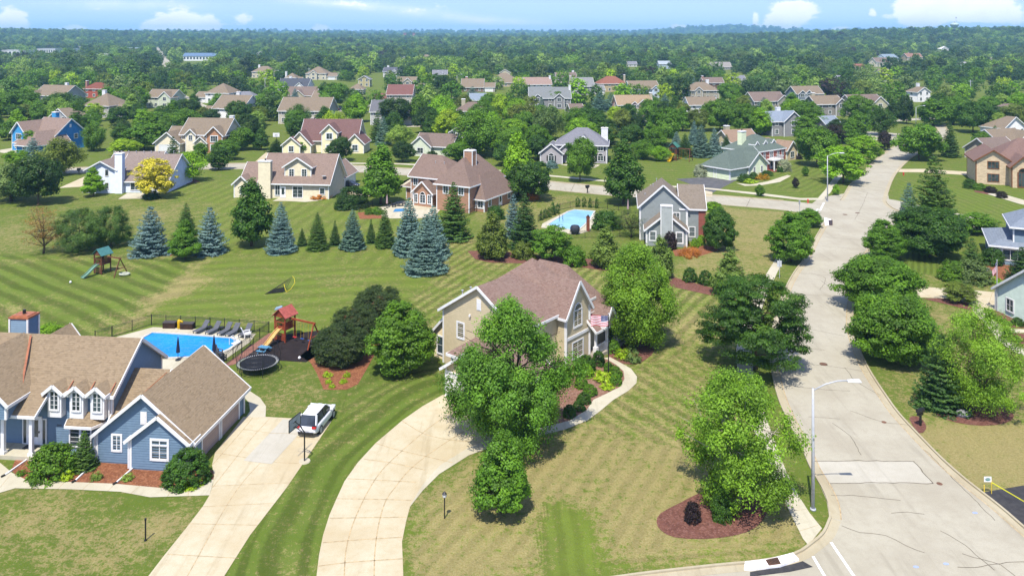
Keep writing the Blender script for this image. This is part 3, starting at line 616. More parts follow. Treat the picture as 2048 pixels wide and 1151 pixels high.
def crown(name, W_, H_, z0, ncl, nl, leaf, cr, shape='round', seed=1, flat=.62, lob=.2, up=.5, asp=.6, droop=0, fill=.35, side=1.0, big=30, pull=.76):
    """ncl leaf clumps spread through the crown volume, nl leaves in each: crown W_ wide, H_ tall, bottom at z0"""
    rng = np.random.default_rng(seed); prof = PROF[shape]
    tt = rng.random(ncl * 6); pr = prof(tt); keep = rng.random(ncl * 6) < (pr ** 1.3 + .05); tt = tt[keep][:ncl]; n = len(tt); pr = prof(tt)
    ph = rng.random(n) * 2 * np.pi; k1, k2, k3 = rng.random(3) * 6.28
    lobe = 1 + lob * (np.sin(ph * 3 + k1 + tt * 5) * .5 + np.sin(ph * 2 + k2 - tt * 7) * .5 + .5 * np.sin(ph * 5 + k3 + tt * 9))
    rho = pr * lobe * rng.random(n) ** fill
    cc = np.stack([rho * np.cos(ph) * W_ / 2, rho * np.sin(ph) * W_ / 2 * side, z0 + tt * H_], 1)
    if big:      # gather the clumps round the ends of main boughs, leaving gaps between them
        B = cc[rng.permutation(n)[:big]] * np.array([.88, .88, 1.0]); own = rng.integers(0, len(B), n); dn = np.linalg.norm((cc[:, None] - B[None]) / np.array([1, 1, .8]), axis=2); own = dn.argmin(1)
        dd_ = cc - B[own]; cc = B[own] + dd_ * pull
        btint = rng.normal(0, .09, len(B))[own]
    else: btint = 0
    cr_ = cr * (.6 + .8 * rng.random(n)); ct = np.clip(rng.normal(.42, .17, n) + btint, 0, 1)
    d = rng.normal(size=(n, nl, 3)); d /= np.linalg.norm(d, axis=2, keepdims=True); rr = rng.random((n, nl, 1)) ** .45
    off = d * rr * cr_[:, None, None]; off[..., 2] *= flat
    if droop: off[..., 2] -= droop * cr_[:, None] * rng.random((n, nl)) ** 2
    C = (cc[:, None] + off).reshape(-1, 3)
    out = cc - np.array([0, 0, z0 + H_ * .4]); out /= np.linalg.norm(out, axis=1, keepdims=True) + 1e-9
    Nn = (d * .8 + out[:, None] * .5 + np.array([0, 0, up]) + rng.normal(size=d.shape) * .45).reshape(-1, 3); Nn /= np.linalg.norm(Nn, axis=1, keepdims=True)
    ti = (ct[:, None] + rng.normal(0, .13, (n, nl))).reshape(-1)
    C[:, 2] = np.maximum(C[:, 2], .05)
    size = leaf * (.6 + .7 * rng.random(len(C)))
    me = leaf_mesh(name, C, Nn, size, ti, asp, seed); me['cc'] = 0
    return me, cc
def spruce(name, W_, H_, z0, lev, nb, leaf, seed=1, dens=26, droop=.16, jag=.2, shp='cone'):
    rng = np.random.default_rng(seed); Cs, Ns, Sz, Ti = [], [], [], []
    for k in range(lev):
        t = ((k + .5 * rng.random()) / lev) ** .95; R0 = W_ / 2 * (max(.03, (1 - t)) ** (.85 if shp == 'cone' else .62)); z = z0 + t * H_
        n = max(5, int(nb * (1 - t) + 4)); ph0 = rng.random() * 6.28; rowt = rng.normal(0, .05)
        for j in range(n):
            ph = ph0 + 6.283 * j / n + rng.normal(0, .12); Rb = R0 * (1 + rng.normal(0, jag * .5)); bt = np.clip(.42 + rng.normal(0, .16) + rowt, 0, 1)
            m = max(6, int(dens * (.35 + (1 - t)))); s = rng.random(m) ** .6
            wv = (rng.random(m) - .5) * (.30 + .25 * (1 - s)) * Rb * 1.1
            x = s * Rb * np.cos(ph) - wv * np.sin(ph); y = s * Rb * np.sin(ph) + wv * np.cos(ph)
            zz = z - droop * Rb * np.sin(s * 2.2) + (s ** 3) * droop * Rb * .9 + rng.normal(0, .025 * H_ / lev * 6, m)
            Cs.append(np.stack([x, y, np.maximum(zz, .04)], 1)); nn = np.stack([np.cos(ph) * .45 + rng.normal(0, .4, m), np.sin(ph) * .45 + rng.normal(0, .4, m), .8 + rng.normal(0, .3, m)], 1)
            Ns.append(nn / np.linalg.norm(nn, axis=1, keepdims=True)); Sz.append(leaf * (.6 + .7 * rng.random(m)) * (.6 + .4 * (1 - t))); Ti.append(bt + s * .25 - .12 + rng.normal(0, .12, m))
    return leaf_mesh(name, np.concatenate(Cs), np.concatenate(Ns), np.concatenate(Sz), np.concatenate(Ti), .42, seed)
def trunk_mesh(name, H_, r, seed=1, z0=1.5, cc=None, stems=1, mat=None, nbr=7, spread=.5):
    rng = random.Random(seed); mb = MB(); m = mat or BARK
    for s in range(stems):
        a0 = 6.28 * s / stems + rng.random(); tilt = spread if stems > 1 else .08
        pts = [Vector((0.12 * (stems > 1) * math.cos(a0), .12 * (stems > 1) * math.sin(a0), -.1))]
        for k in range(1, 6):
            t = k / 5; pts.append(Vector((math.cos(a0) * tilt * t * H_ * .28 + rng.gauss(0, .06), math.sin(a0) * tilt * t * H_ * .28 + rng.gauss(0, .06), t * H_ * .82)))
        mb.tube(pts, [r * 1.25] + [r * (1 - k / 5.6) for k in range(1, 6)], m, 8)
        for b in range(nbr):
            i = rng.choice([1, 2, 2, 3, 3, 4]); p0 = pts[i]
            if cc is not None:
                q = Vector(cc[rng.randrange(len(cc))])
                if q.z < p0.z + .2: q.z = p0.z + .6
            else: q = p0 + Vector((rng.gauss(0, H_ * .2), rng.gauss(0, H_ * .2), H_ * .2))
            mid = (p0 + q) / 2 + Vector((0, 0, -.15 * (q - p0).length * .3))
            mb.tube([p0, mid, q], [r * .45, r * .3, r * .1], m, 6)
    o = mb.build(name, smooth=True); me = o.data; bpy.data.objects.remove(o); return me
PROTO = {}
def proto(key, kind, W_, H_, z0, *a, trunk=True, tr=None, stems=1, bark=None, nbr=7, **k):
    if kind == 'spruce': me = spruce('crown', W_, H_ - z0, z0, *a, **k); cc = None
    else: me, cc = crown('crown', W_, H_ - z0, z0, *a, **k)
    tm = trunk_mesh('trunk', H_ * (.95 if kind != 'spruce' else .9), tr or H_ * .02, seed=len(PROTO) + 3, cc=cc, stems=stems, mat=bark, nbr=nbr if kind != 'spruce' else 0) if trunk else None
    PROTO[key] = (me, tm, W_, H_)
# near, many fine leaves
proto('birch_a', 'd', 10.4, 12.0, .9, 360, 270, .10, .85, 'tear', 11, .8, .30, .4, .55, .9, .42, big=30, pull=.62, stems=3, bark=BARK, tr=.15, nbr=16)
proto('birch_b', 'd', 8.6, 9.4, .9, 250, 210, .092, .74, 'round', 12, .8, .34, .4, .55, .9, .45, big=28, pull=.6, stems=3, bark=BARKL, tr=.11, nbr=16)
proto('birch_c', 'd', 8.6, 10.9, 1.2, 340, 220, .105, .9, 'oval', 13, .8, .2, .4, .5, .7, .36, stems=2, bark=BARK, tr=.13, nbr=12)
proto('maple_a', 'd', 6.7, 6.9, .8, 330, 130, .11, .62, 'oval', 14, .6, .16, .6, .65, 0, .28, pull=.85, tr=.11)
proto('maple_b', 'd', 4.6, 5.7, .7, 220, 140, .09, .50, 'pyramid', 15, .6, .2, .6, .65, 0, .3, tr=.08)
proto('maple_c', 'd', 8.2, 7.4, 1.0, 420, 130, .125, .78, 'round', 16, .6, .2, .6, .65, 0, .28, big=34, pull=.85, tr=.14)
proto('locust', 'd', 10.6, 8.6, 1.4, 460, 140, .115, .80, 'spread', 17, .30, .22, .8, .5, 0, .45, tr=.16, nbr=14)
proto('thicket', 'd', 6.0, 4.6, .15, 420, 100, .085, .50, 'round', 18, .6, .10, .7, .5, 0, .22, tr=.12, big=0)
proto('airy', 'd', 8.4, 9.5, .8, 380, 100, .095, .75, 'round', 19, .9, .24, .4, .45, .5, .5, stems=2, bark=BARK, tr=.1, nbr=18)
# middle distance
proto('mid_a', 'd', 7, 8.5, 1.3, 240, 60, .18, .80, 'oval', 21, .75, .22, .6, .65, 0, .3)
proto('mid_b', 'd', 8, 8.0, 1.6, 270, 60, .18, .85, 'round', 22, .75, .24, .6, .65, 0, .3)
proto('mid_c', 'd', 6, 8.5, 1.0, 230, 60, .17, .72, 'pyramid', 23, .7, .2, .6, .65, 0, .3)
proto('mid_d', 'd', 9, 9.0, 1.5, 250, 52, .21, .95, 'spread', 24, .5, .3, .7, .6, 0, .4)
proto('mid_e', 'd', 7.5, 9, 1.2, 230, 52, .19, .9, 'loose', 25, .9, .3, .4, .5, .8, .42, stems=2)
proto('sparse', 'd', 6.8, 8.6, 1.4, 150, 34, .12, .8, 'round', 26, .7, .2, .4, .4, 0, .5, nbr=34)
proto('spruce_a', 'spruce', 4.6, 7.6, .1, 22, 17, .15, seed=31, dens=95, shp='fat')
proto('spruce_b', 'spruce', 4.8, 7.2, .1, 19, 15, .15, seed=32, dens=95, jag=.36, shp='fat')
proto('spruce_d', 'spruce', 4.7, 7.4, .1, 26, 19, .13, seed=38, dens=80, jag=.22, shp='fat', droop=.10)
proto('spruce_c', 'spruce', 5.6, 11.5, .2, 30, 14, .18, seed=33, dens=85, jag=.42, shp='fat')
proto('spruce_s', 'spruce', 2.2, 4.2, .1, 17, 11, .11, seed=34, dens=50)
proto('pine', 'd', 6.6, 6.2, .5, 260, 120, .12, .62, 'round', 35, .8, .28, .7, .25, 0, .3, tr=.12)
proto('viburnum', 'd', 4.6, 6.0, .1, 220, 60, .13, .52, 'pyramid', 36, .7, .2, .6, .6, 0, .25, big=0)
proto('arborvitae', 'd', 1.2, 2.6, .05, 50, 40, .08, .22, 'column', 37, 1.2, .05, .3, .4, 0, .2, trunk=False, big=0)
# shrubs
proto('ball', 'd', 2.0, 1.7, .0, 190, 60, .055, .17, 'dome', 41, .8, .03, .5, .6, 0, .1, trunk=False, big=0)
proto('bush', 'd', 2.6, 2.0, .0, 120, 60, .085, .34, 'dome', 42, .7, .14, .5, .6, 0, .2, trunk=False, big=0)
proto('perennial', 'd', 1.0, .45, .0, 26, 30, .07, .2, 'dome', 43, .6, .2, .5, .35, 0, .3, trunk=False, big=0)
proto('grasses', 'd', 2.6, 1.0, .0, 60, 40, .13, .22, 'dome', 44, 2.2, .2, .2, .12, 0, .3, trunk=False, big=0)
# far
proto('far_a', 'd', 10, 10, .8, 95, 18, .42, 1.5, 'round', 51, .6, .25, .6, .7, 0, .28, nbr=4)
proto('far_b', 'd', 12, 9.5, .8, 110, 18, .42, 1.6, 'spread', 52, .6, .3, .6, .7, 0, .3, nbr=4)
proto('far_c', 'd', 8.5, 11, .6, 90, 18, .42, 1.4, 'oval', 53, .6, .25, .6, .7, 0, .28, nbr=4)
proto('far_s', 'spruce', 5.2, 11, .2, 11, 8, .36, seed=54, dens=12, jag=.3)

TCS = 2.05
TC = {  # leaf colours
 'green': lin(82, 122, 32), 'bright': lin(112, 156, 30), 'lime': lin(140, 172, 34), 'dark': lin(56, 92, 30), 'deep': lin(44, 74, 30), 'olive': lin(98, 116, 52), 'grey': lin(92, 116, 74), 'black': lin(56, 74, 42),
 'blue': lin(104, 130, 126), 'blue2': lin(92, 120, 108), 'spruce': lin(56, 88, 48), 'spruce2': lin(72, 104, 52), 'yellow': lin(236, 230, 84), 'purple': lin(62, 40, 48), 'birch': lin(108, 148, 46), 'birchd': lin(90, 134, 44), 'pale': lin(122, 154, 76), 'brown': lin(140, 112, 76),
 'gold': lin(206, 158, 30), 'rust': lin(176, 112, 60), 'laven': lin(132, 124, 148), 'white': lin(206, 212, 170), 'vib': lin(106, 132, 66)}
TC = {k: tuple(min(.8, c * (TCS if k not in ('purple', 'white', 'laven', 'gold', 'yellow') else 1.15)) for c in v[:3]) + (1,) for k, v in TC.items()}
TC = {k: ((v[0] * 1.08, v[1], v[2] * .62, 1) if k not in ('blue', 'blue2', 'laven', 'white', 'purple') else v) for k, v in TC.items()}
def jit(c, rng, a=.10):
    k = 1 + rng.uniform(-a, a); return (c[0] * k * (1 + rng.uniform(-a, a) * .6), c[1] * k, c[2] * k * (1 + rng.uniform(-a, a)), 1)
prng = random.Random(7)
TREES = []
def plant(key, xy, w_, h_, col, name, label, cat='tree', group=None, rz=None, z=0.0, trunk=None, jitter=.08):
    me, tm, W_, H_ = PROTO[key]; rz = prng.random() * 6.28 if rz is None else rz; c = jit(TC[col] if isinstance(col, str) else col, prng, jitter)
    sx, sz = w_ / W_, h_ / H_
    if tm is None or trunk is False:
        o = bpy.data.objects.new(name, me); COL.objects.link(o); o.location = (xy[0], xy[1], z); o.rotation_euler.z = rz; o.scale = (sx, sx, sz); o.color = c; tag(o, label, cat, group)
    else:
        o = empty(name, label, cat, (xy[0], xy[1], z), rz, group, (sx, sx, sz))
        for nme, m_ in (('crown', me), ('trunk', tm)):
            k = bpy.data.objects.new(nme, m_); COL.objects.link(k); k.parent = o; k.color = c
    TREES.append((xy[0], xy[1], w_ / 2)); return o
def tree(key, px, base, wpx, top, col, name, label, cat='tree', group=None, **k):
    X, Y = P(px, base); s = (base - HOR) / CAM_H
    h = CAM_H - (top - HOR) * (Y + wpx / s * .12) / FOC
    return plant(key, (X, Y), wpx / s, max(h, .3), col, name, label, cat, group, **k)
g_st = 'street trees'
tree('birch_a', 1018, 884, 256, 576, 'birchd', 'birch_tree', 'big multi-stemmed birch hiding the garage side of the beige house', rz=.6)
tree('birch_b', 1476, 1003, 245, 735, 'birch', 'birch_tree', 'bright green birch clump in the island bed of red mulch beside the street')
tree('birch_c', 1274, 690, 166, 482, 'birch', 'birch_tree', 'tall airy birch at the right corner of the beige house')
tree('locust', 1512, 738, 215, 548, 'dark', 'locust_tree', 'dark wide-spreading locust tree overhanging the left kerb of the street')
tree('maple_a', 802, 742, 140, 600, 'green', 'maple_tree', 'round green maple with yellow top left of the beige house')
tree('maple_b', 1003, 1024, 134, 856, 'green', 'maple_tree', 'small green maple in the front lawn beside the curved driveway')
for a, l in (((682, 722, 108, 646), 'nearest'), ((712, 680, 94, 608), 'middle'), ((756, 630, 88, 570), 'farthest')):
    tree('thicket', *a, 'black', 'yew_tree', l + ' of the three dark domed evergreens left of the beige house', group='dark domed evergreens', jitter=.03)
tree('maple_c', 1758, 622, 150, 512, 'green', 'maple_tree', 'street maple overhanging the right kerb, the farther of the close pair', group=g_st)
tree('maple_c', 1790, 722, 162, 588, 'green', 'maple_tree', 'street maple overhanging the right kerb, the nearer of the close pair', group=g_st, rz=2)
tree('spruce_b', 1884, 812, 104, 660, 'spruce', 'spruce_tree', 'dark spruce with drooping skirt in the mulch ring by the mailbox')
tree('airy', 1962, 822, 172, 604, 'birch', 'willow_tree', 'feathery light green tree in the mulch ring behind the boulder')
tree('maple_c', 1858, 514, 128, 412, 'dark', 'maple_tree', 'dark maple on the corner lawn behind the seeded rows')
tree('maple_a', 1768, 520, 82, 438, 'green', 'maple_tree', 'small maple leaning over the right kerb below the side street', group=g_st)
tree('spruce_c', 1868, 478, 104, 308, 'spruce2', 'spruce_tree', 'tallest dark spruce on the corner of the side street')
tree('spruce_b', 1818, 448, 46, 362, 'blue2', 'spruce_tree', 'blue spruce tucked against the left of the tallest dark spruce')
tree('mid_d', 1952, 466, 80, 425, 'green', 'small_tree', 'low spreading tree beside the blue-grey house')
tree('spruce_b', 1944, 552, 50, 472, 'spruce2', 'cypress_tree', 'pointed conifer between the round bushes near the blue-grey house')
tree('spruce_b', 2044, 560, 60, 490, 'spruce', 'spruce_tree', 'dark conifer at the right edge in front of the blue-grey house')
tree('mid_d', 1920, 603, 66, 564, 'olive', 'crabapple_tree', 'small crabapple standing in the bed beside the right-hand driveway')
tree('maple_a', 1582, 523, 96, 424, 'green', 'maple_tree', 'street maple overhanging the sidewalk below the crosswalk', group=g_st)
tree('mid_a', 1620, 452, 52, 415, 'green', 'maple_tree', 'small maple half hidden at the street corner by the crosswalk', group=g_st)
tree('maple_a', 1438, 500, 72, 412, 'dark', 'maple_tree', 'dark green tree at the right corner of the grey house')
tree('viburnum', 1460, 588, 72, 495, 'vib', 'viburnum_tree', 'pyramidal shrub tree right of the two clipped balls')
tree('viburnum', 1322, 556, 62, 470, 'vib', 'viburnum_tree', 'pyramidal shrub tree in front of the grey house, partly behind the airy birch')
tree('viburnum', 1212, 534, 66, 448, 'vib', 'viburnum_tree', 'pyramidal shrub tree between the pool and the airy birch')
tree('viburnum', 986, 516, 74, 422, 'olive', 'juniper_tree', 'bushy olive-brown conifer at the left end of the long mulch bed')
tree('spruce_c', 1050, 496, 64, 384, 'spruce', 'spruce_tree', 'dark green spruce left of the small pool')
tree('spruce_b', 1027, 474, 42, 384, 'blue', 'spruce_tree', 'blue spruce just left of the dark green spruce by the pool')
tree('mid_d', 1103, 520, 80, 450, 'green', 'hawthorn_tree', 'low spreading tree in the long mulch bed below the pool')
tree('spruce_c', 907, 478, 66, 361, 'spruce2', 'spruce_tree', 'broad green spruce in front of the brown house')
g_row = 'row of spruces between the back yards'
tree('spruce_d', 852, 543, 88, 424, 'blue', 'spruce_tree', 'blue spruce nearest the camera in the clump below the brown house', group=g_row)
tree('spruce_a', 818, 508, 66, 392, 'blue', 'spruce_tree', 'blue spruce at the left of the clump below the brown house', group=g_row)
tree('spruce_a', 866, 512, 66, 408, 'blue', 'spruce_tree', 'blue spruce at the back right of the clump below the brown house', group=g_row)
tree('spruce_a', 770, 494, 40, 414, 'spruce2', 'spruce_tree', 'green spruce right of the blue one in the middle of the row', group=g_row)
tree('spruce_s', 742, 486, 24, 436, 'spruce', 'spruce_tree', 'thin young spruce squeezed between blue and green ones in the row', group=g_row)
tree('spruce_a', 705, 498, 50, 416, 'blue2', 'spruce_tree', 'blue-green spruce in the middle of the row', group=g_row)
tree('spruce_s', 670, 490, 26, 439, 'spruce', 'spruce_tree', 'young green spruce left of the blue-green one in the row', group=g_row)
tree('spruce_d', 635, 499, 44, 422, 'spruce2', 'spruce_tree', 'full green spruce third from the left in the row', group=g_row)
tree('spruce_s', 604, 491, 23, 454, 'spruce', 'spruce_tree', 'smallest spruce in the row, beside the big blue one', group=g_row)
tree('spruce_d', 562, 504, 60, 401, 'blue', 'spruce_tree', 'tall blue spruce at the left end of the row', group=g_row)
tree('mid_c', 503, 492, 92, 352, 'dark', 'linden_tree', 'dense pyramidal linden in front of the tan house with the dormer')
tree('spruce_b', 420, 506, 64, 410, 'blue', 'spruce_tree', 'irregular blue spruce right of the small leafy tree', cat='tree')
tree('spruce_c', 372, 470, 40, 404, 'spruce2', 'spruce_tree', 'pointed green conifer rising behind the small leafy tree')
tree('maple_b', 370, 519, 66, 438, 'green', 'maple_tree', 'small leafy tree between two blue spruces', rz=1)
tree('spruce_b', 301, 508, 74, 408, 'blue', 'spruce_tree', 'wide blue spruce right of the pines')
tree('pine', 160, 503, 94, 414, 'spruce2', 'pine_tree', 'bushy pine beside the half-dead tree')
tree('pine', 222, 492, 78, 410, 'spruce2', 'pine_tree', 'bushy pine beside the wide blue spruce')
tree('sparse', 87, 507, 78, 408, 'brown', 'dying_tree', 'half-dead tree with bare grey twigs and rusty leaves')
tree('mid_b', 76, 408, 90, 308, 'deep', 'oak_tree', 'dark round oak left of the light blue house')
tree('mid_e', 22, 402, 92, 322, 'grey', 'willow_tree', 'grey-green loose tree at the left edge')
tree('mid_e', 118, 350, 80, 272, 'olive', 'willow_tree', 'feathery olive tree in front of the bright blue house')
tree('spruce_b', 66, 318, 44, 274, 'blue', 'spruce_tree', 'small blue spruce in front of the bright blue house')
tree('maple_b', 186, 392, 50, 334, 'bright', 'maple_tree', 'small round tree against the light blue wall')
tree('mid_d', 310, 396, 76, 316, 'yellow', 'ash_tree', 'bright yellow tree at the corner of the light blue house')
tree('mid_e', 374, 363, 72, 300, 'bright', 'birch_tree', 'light green birch right of the light blue house')
tree('spruce_b', 346, 328, 34, 271, 'spruce', 'spruce_tree', 'dark spruce in front of the cream and brick house')
tree('mid_a', 437, 340, 48, 290, 'dark', 'maple_tree', 'dark tree at the kerb beside the pale driveway', group=g_st)
tree('mid_c', 762, 408, 92, 284, 'green', 'maple_tree', 'tall full maple between the tan house and the brown house')
tree('mid_c', 1036, 392, 84, 262, 'bright', 'linden_tree', 'tall linden with bright top behind the brown house')
tree('mid_b', 1062, 400, 84, 322, 'dark', 'maple_tree', 'dark spreading tree right behind the brown house')
tree('mid_c', 1247, 408, 92, 276, 'dark', 'maple_tree', 'dense dark maple standing behind the grey house')
tree('mid_b', 1160, 362, 60, 274, 'green', 'maple_tree', 'open-crowned tree on the lawn of the grey-violet house')
tree('mid_d', 1686, 366, 92, 292, 'bright', 'locust_tree', 'yellow-green locust at the left kerb above the crosswalk', group=g_st)
tree('mid_d', 1726, 324, 70, 270, 'bright', 'locust_tree', 'yellow-green locust behind its twin on the left kerb', group=g_st)
tree('mid_b', 1634, 332, 76, 252, 'green', 'maple_tree', 'blue-green tree right of the green-roofed brick house')
tree('mid_d', 1666, 296, 50, 248, 'purple', 'plum_tree', 'purple-leaved plum in front of the grey-roofed house')
tree('mid_a', 1770, 300, 30, 260, 'purple', 'plum_tree', 'small purple plum at the left kerb far up the street')
tree('mid_b', 1838, 320, 84, 246, 'green', 'maple_tree', 'round full maple in the middle at the bend of the street', group=g_st)
tree('spruce_c', 1900, 314, 36, 242, 'spruce', 'spruce_tree', 'slim dark spruce right of the round maple at the bend')
tree('spruce_a', 1962, 330, 30, 284, 'spruce', 'spruce_tree', 'small spruce behind the stone house roof')
tree('mid_b', 1946, 265, 62, 202, 'dark', 'oak_tree', 'large dark oak near the far white gable')
tree('mid_e', 1906, 250, 56, 190, 'green', 'maple_tree', 'light tree at the far end of the street', group=g_st)
tree('mid_a', 1866, 252, 62, 196, 'green', 'maple_tree', 'tree beside the far lamp', group=g_st)
for i, (px, b, w_, tp, c_, l) in enumerate([(1353, 306, 30, 262, 'blue', 'short blue spruce at the left of the group behind the play set'), (1370, 313, 34, 266, 'spruce', 'dark spruce second from the left behind the play set'), (1402, 314, 42, 248, 'blue2', 'tallest blue spruce behind the play set'), (1429, 313, 34, 254, 'blue', 'blue spruce right of the tallest one behind the play set'), (1453, 306, 24, 268, 'spruce', 'thin dark spruce against the green garage roof'),
        (1388, 290, 26, 240, 'blue', 'blue spruce peeping out behind the tallest one')]):
    tree('spruce_a', px, b, w_, tp, c_, 'spruce_tree', l, group='blue spruces by the brick house')
MIDT = [('spruce_c', 154, 290, 46, 202, 'dark'), ('mid_b', 252, 310, 56, 277, 'lime'), ('mid_d', 288, 300, 78, 246, 'green'), ('mid_a', 235, 250, 46, 212, 'dark'), ('mid_e', 120, 240, 84, 182, 'dark'), ('mid_b', 42, 236, 64, 178, 'green'), ('mid_a', 18, 280, 44, 240, 'green'), ('mid_c', 345, 246, 42, 198, 'green'), ('mid_e', 372, 262, 56, 214, 'green'), ('mid_a', 275, 218, 46, 172, 'green'), ('mid_a', 214, 214, 44, 172, 'green'),
    ('mid_c', 522, 300, 38, 256, 'dark'), ('spruce_b', 553, 304, 40, 278, 'deep'), ('mid_b', 512, 252, 40, 212, 'olive'), ('mid_b', 520, 236, 48, 186, 'green'), ('mid_b', 645, 240, 52, 195, 'green'), ('mid_c', 604, 306, 38, 270, 'green'), ('mid_b', 680, 322, 46, 272, 'deep'), ('mid_a', 712, 244, 48, 186, 'bright'), ('spruce_c', 755, 284, 32, 220, 'spruce2'), ('mid_b', 791, 252, 62, 194, 'deep'), ('mid_a', 838, 250, 44, 188, 'green'), ('mid_e', 884, 258, 60, 188, 'bright'),
    ('mid_e', 800, 292, 52, 248, 'pale'), ('mid_b', 806, 324, 44, 282, 'deep'), ('mid_e', 955, 312, 96, 216, 'green'), ('mid_b', 915, 322, 50, 282, 'green'), ('mid_a', 985, 300, 50, 222, 'bright'), ('mid_a', 1000, 240, 40, 186, 'lime'), ('mid_b', 1048, 270, 60, 206, 'olive'), ('mid_e', 1098, 280, 60, 208, 'grey'), ('mid_b', 1180, 262, 60, 214, 'dark'), ('mid_b', 1235, 256, 34, 212, 'lime'), ('mid_a', 1256, 238, 38, 206, 'dark'), ('mid_b', 1075, 320, 50, 270, 'dark'), ('mid_e', 1150, 275, 60, 212, 'green'), ('mid_b', 1015, 330, 56, 282, 'dark'),
    ('mid_b', 1330, 292, 62, 214, 'green'), ('mid_c', 1300, 292, 42, 242, 'green'), ('mid_b', 1262, 292, 50, 248, 'dark'), ('mid_a', 1275, 262, 40, 226, 'deep'), ('mid_b', 1210, 290, 46, 250, 'olive'), ('mid_b', 1440, 262, 62, 200, 'green'), ('mid_b', 1486, 268, 56, 206, 'green'), ('mid_a', 1522, 270, 52, 214, 'bright'), ('mid_c', 1365, 262, 42, 212, 'green'), ('mid_e', 1320, 322, 40, 290, 'bright'), ('mid_e', 1285, 318, 50, 278, 'green'), ('mid_b', 1610, 262, 70, 205, 'green'), ('mid_e', 1590, 250, 56, 196, 'bright'),
    ('mid_b', 1720, 250, 66, 190, 'green'), ('mid_a', 1718, 276, 46, 222, 'green'), ('mid_b', 1792, 246, 34, 204, 'deep'), ('mid_a', 1813, 248, 30, 188, 'deep'), ('mid_b', 1570, 300, 0, 0, 'green'), ('mid_a', 1640, 290, 40, 250, 'dark'), ('mid_b', 30, 330, 40, 300, 'bright'), ('mid_b', 155, 330, 0, 0, 'green'), ('mid_b', 480, 300, 56, 254, 'green'), ('mid_b', 455, 320, 50, 278, 'green'), ('mid_a', 400, 318, 34, 284, 'green'), ('spruce_a', 590, 210, 24, 176, 'blue'), ('mid_b', 665, 215, 60, 165, 'green'),
    ('mid_b', 322, 260, 50, 222, 'green'), ('mid_b', 180, 262, 40, 226, 'green'), ('spruce_a', 285, 248, 24, 214, 'blue2'), ('spruce_b', 255, 272, 20, 244, 'blue'), ('mid_a', 372, 250, 28, 226, 'purple'), ('spruce_b', 352, 252, 24, 228, 'blue'), ('spruce_a', 405, 244, 20, 214, 'spruce'), ('mid_b', 890, 200, 60, 150, 'deep'), ('spruce_b', 945, 200, 34, 172, 'blue'), ('spruce_b', 1200, 222, 42, 184, 'blue2'), ('spruce_b', 1222, 220, 34, 184, 'blue2'), ('spruce_b', 1330, 215, 24, 186, 'blue'), ('spruce_a', 1472, 222, 24, 186, 'blue'), ('spruce_b', 1528, 228, 38, 194, 'blue2'), ('spruce_a', 1492, 224, 24, 196, 'blue2'), ('spruce_b', 1378, 220, 22, 190, 'blue2'),
    ('mid_e', 640, 330, 0, 0, 'green'), ('mid_b', 1960, 300, 34, 262, 'green'), ('spruce_a', 1990, 285, 26, 250, 'spruce2'), ('mid_b', 1990, 250, 60, 212, 'dark'), ('mid_b', 1300, 220, 36, 190, 'green'), ('mid_c', 1350, 240, 34, 190, 'dark'), ('mid_b', 1110, 215, 50, 176, 'green'), ('mid_b', 965, 262, 60, 205, 'green'), ('mid_b', 1030, 250, 50, 196, 'bright'), ('mid_b', 1460, 205, 46, 165, 'green'), ('mid_a', 1520, 330, 0, 0, 'green')]
for p_ in [(1520, 392, 20, 368, 'green', 'sapling', 'young tree by the sidewalk below the green-roofed brick house'), (1591, 376, 14, 354, 'purple', 'sapling', 'tiny purple sapling on the lawn of the brick house'), (1611, 352, 14, 332, 'green', 'sapling', 'small green sapling on the lawn of the brick house'), (1672, 390, 16, 368, 'bright', 'sapling', 'young bright tree by the lamp above the crosswalk')]:
    tree('mid_a', *p_, group='saplings')
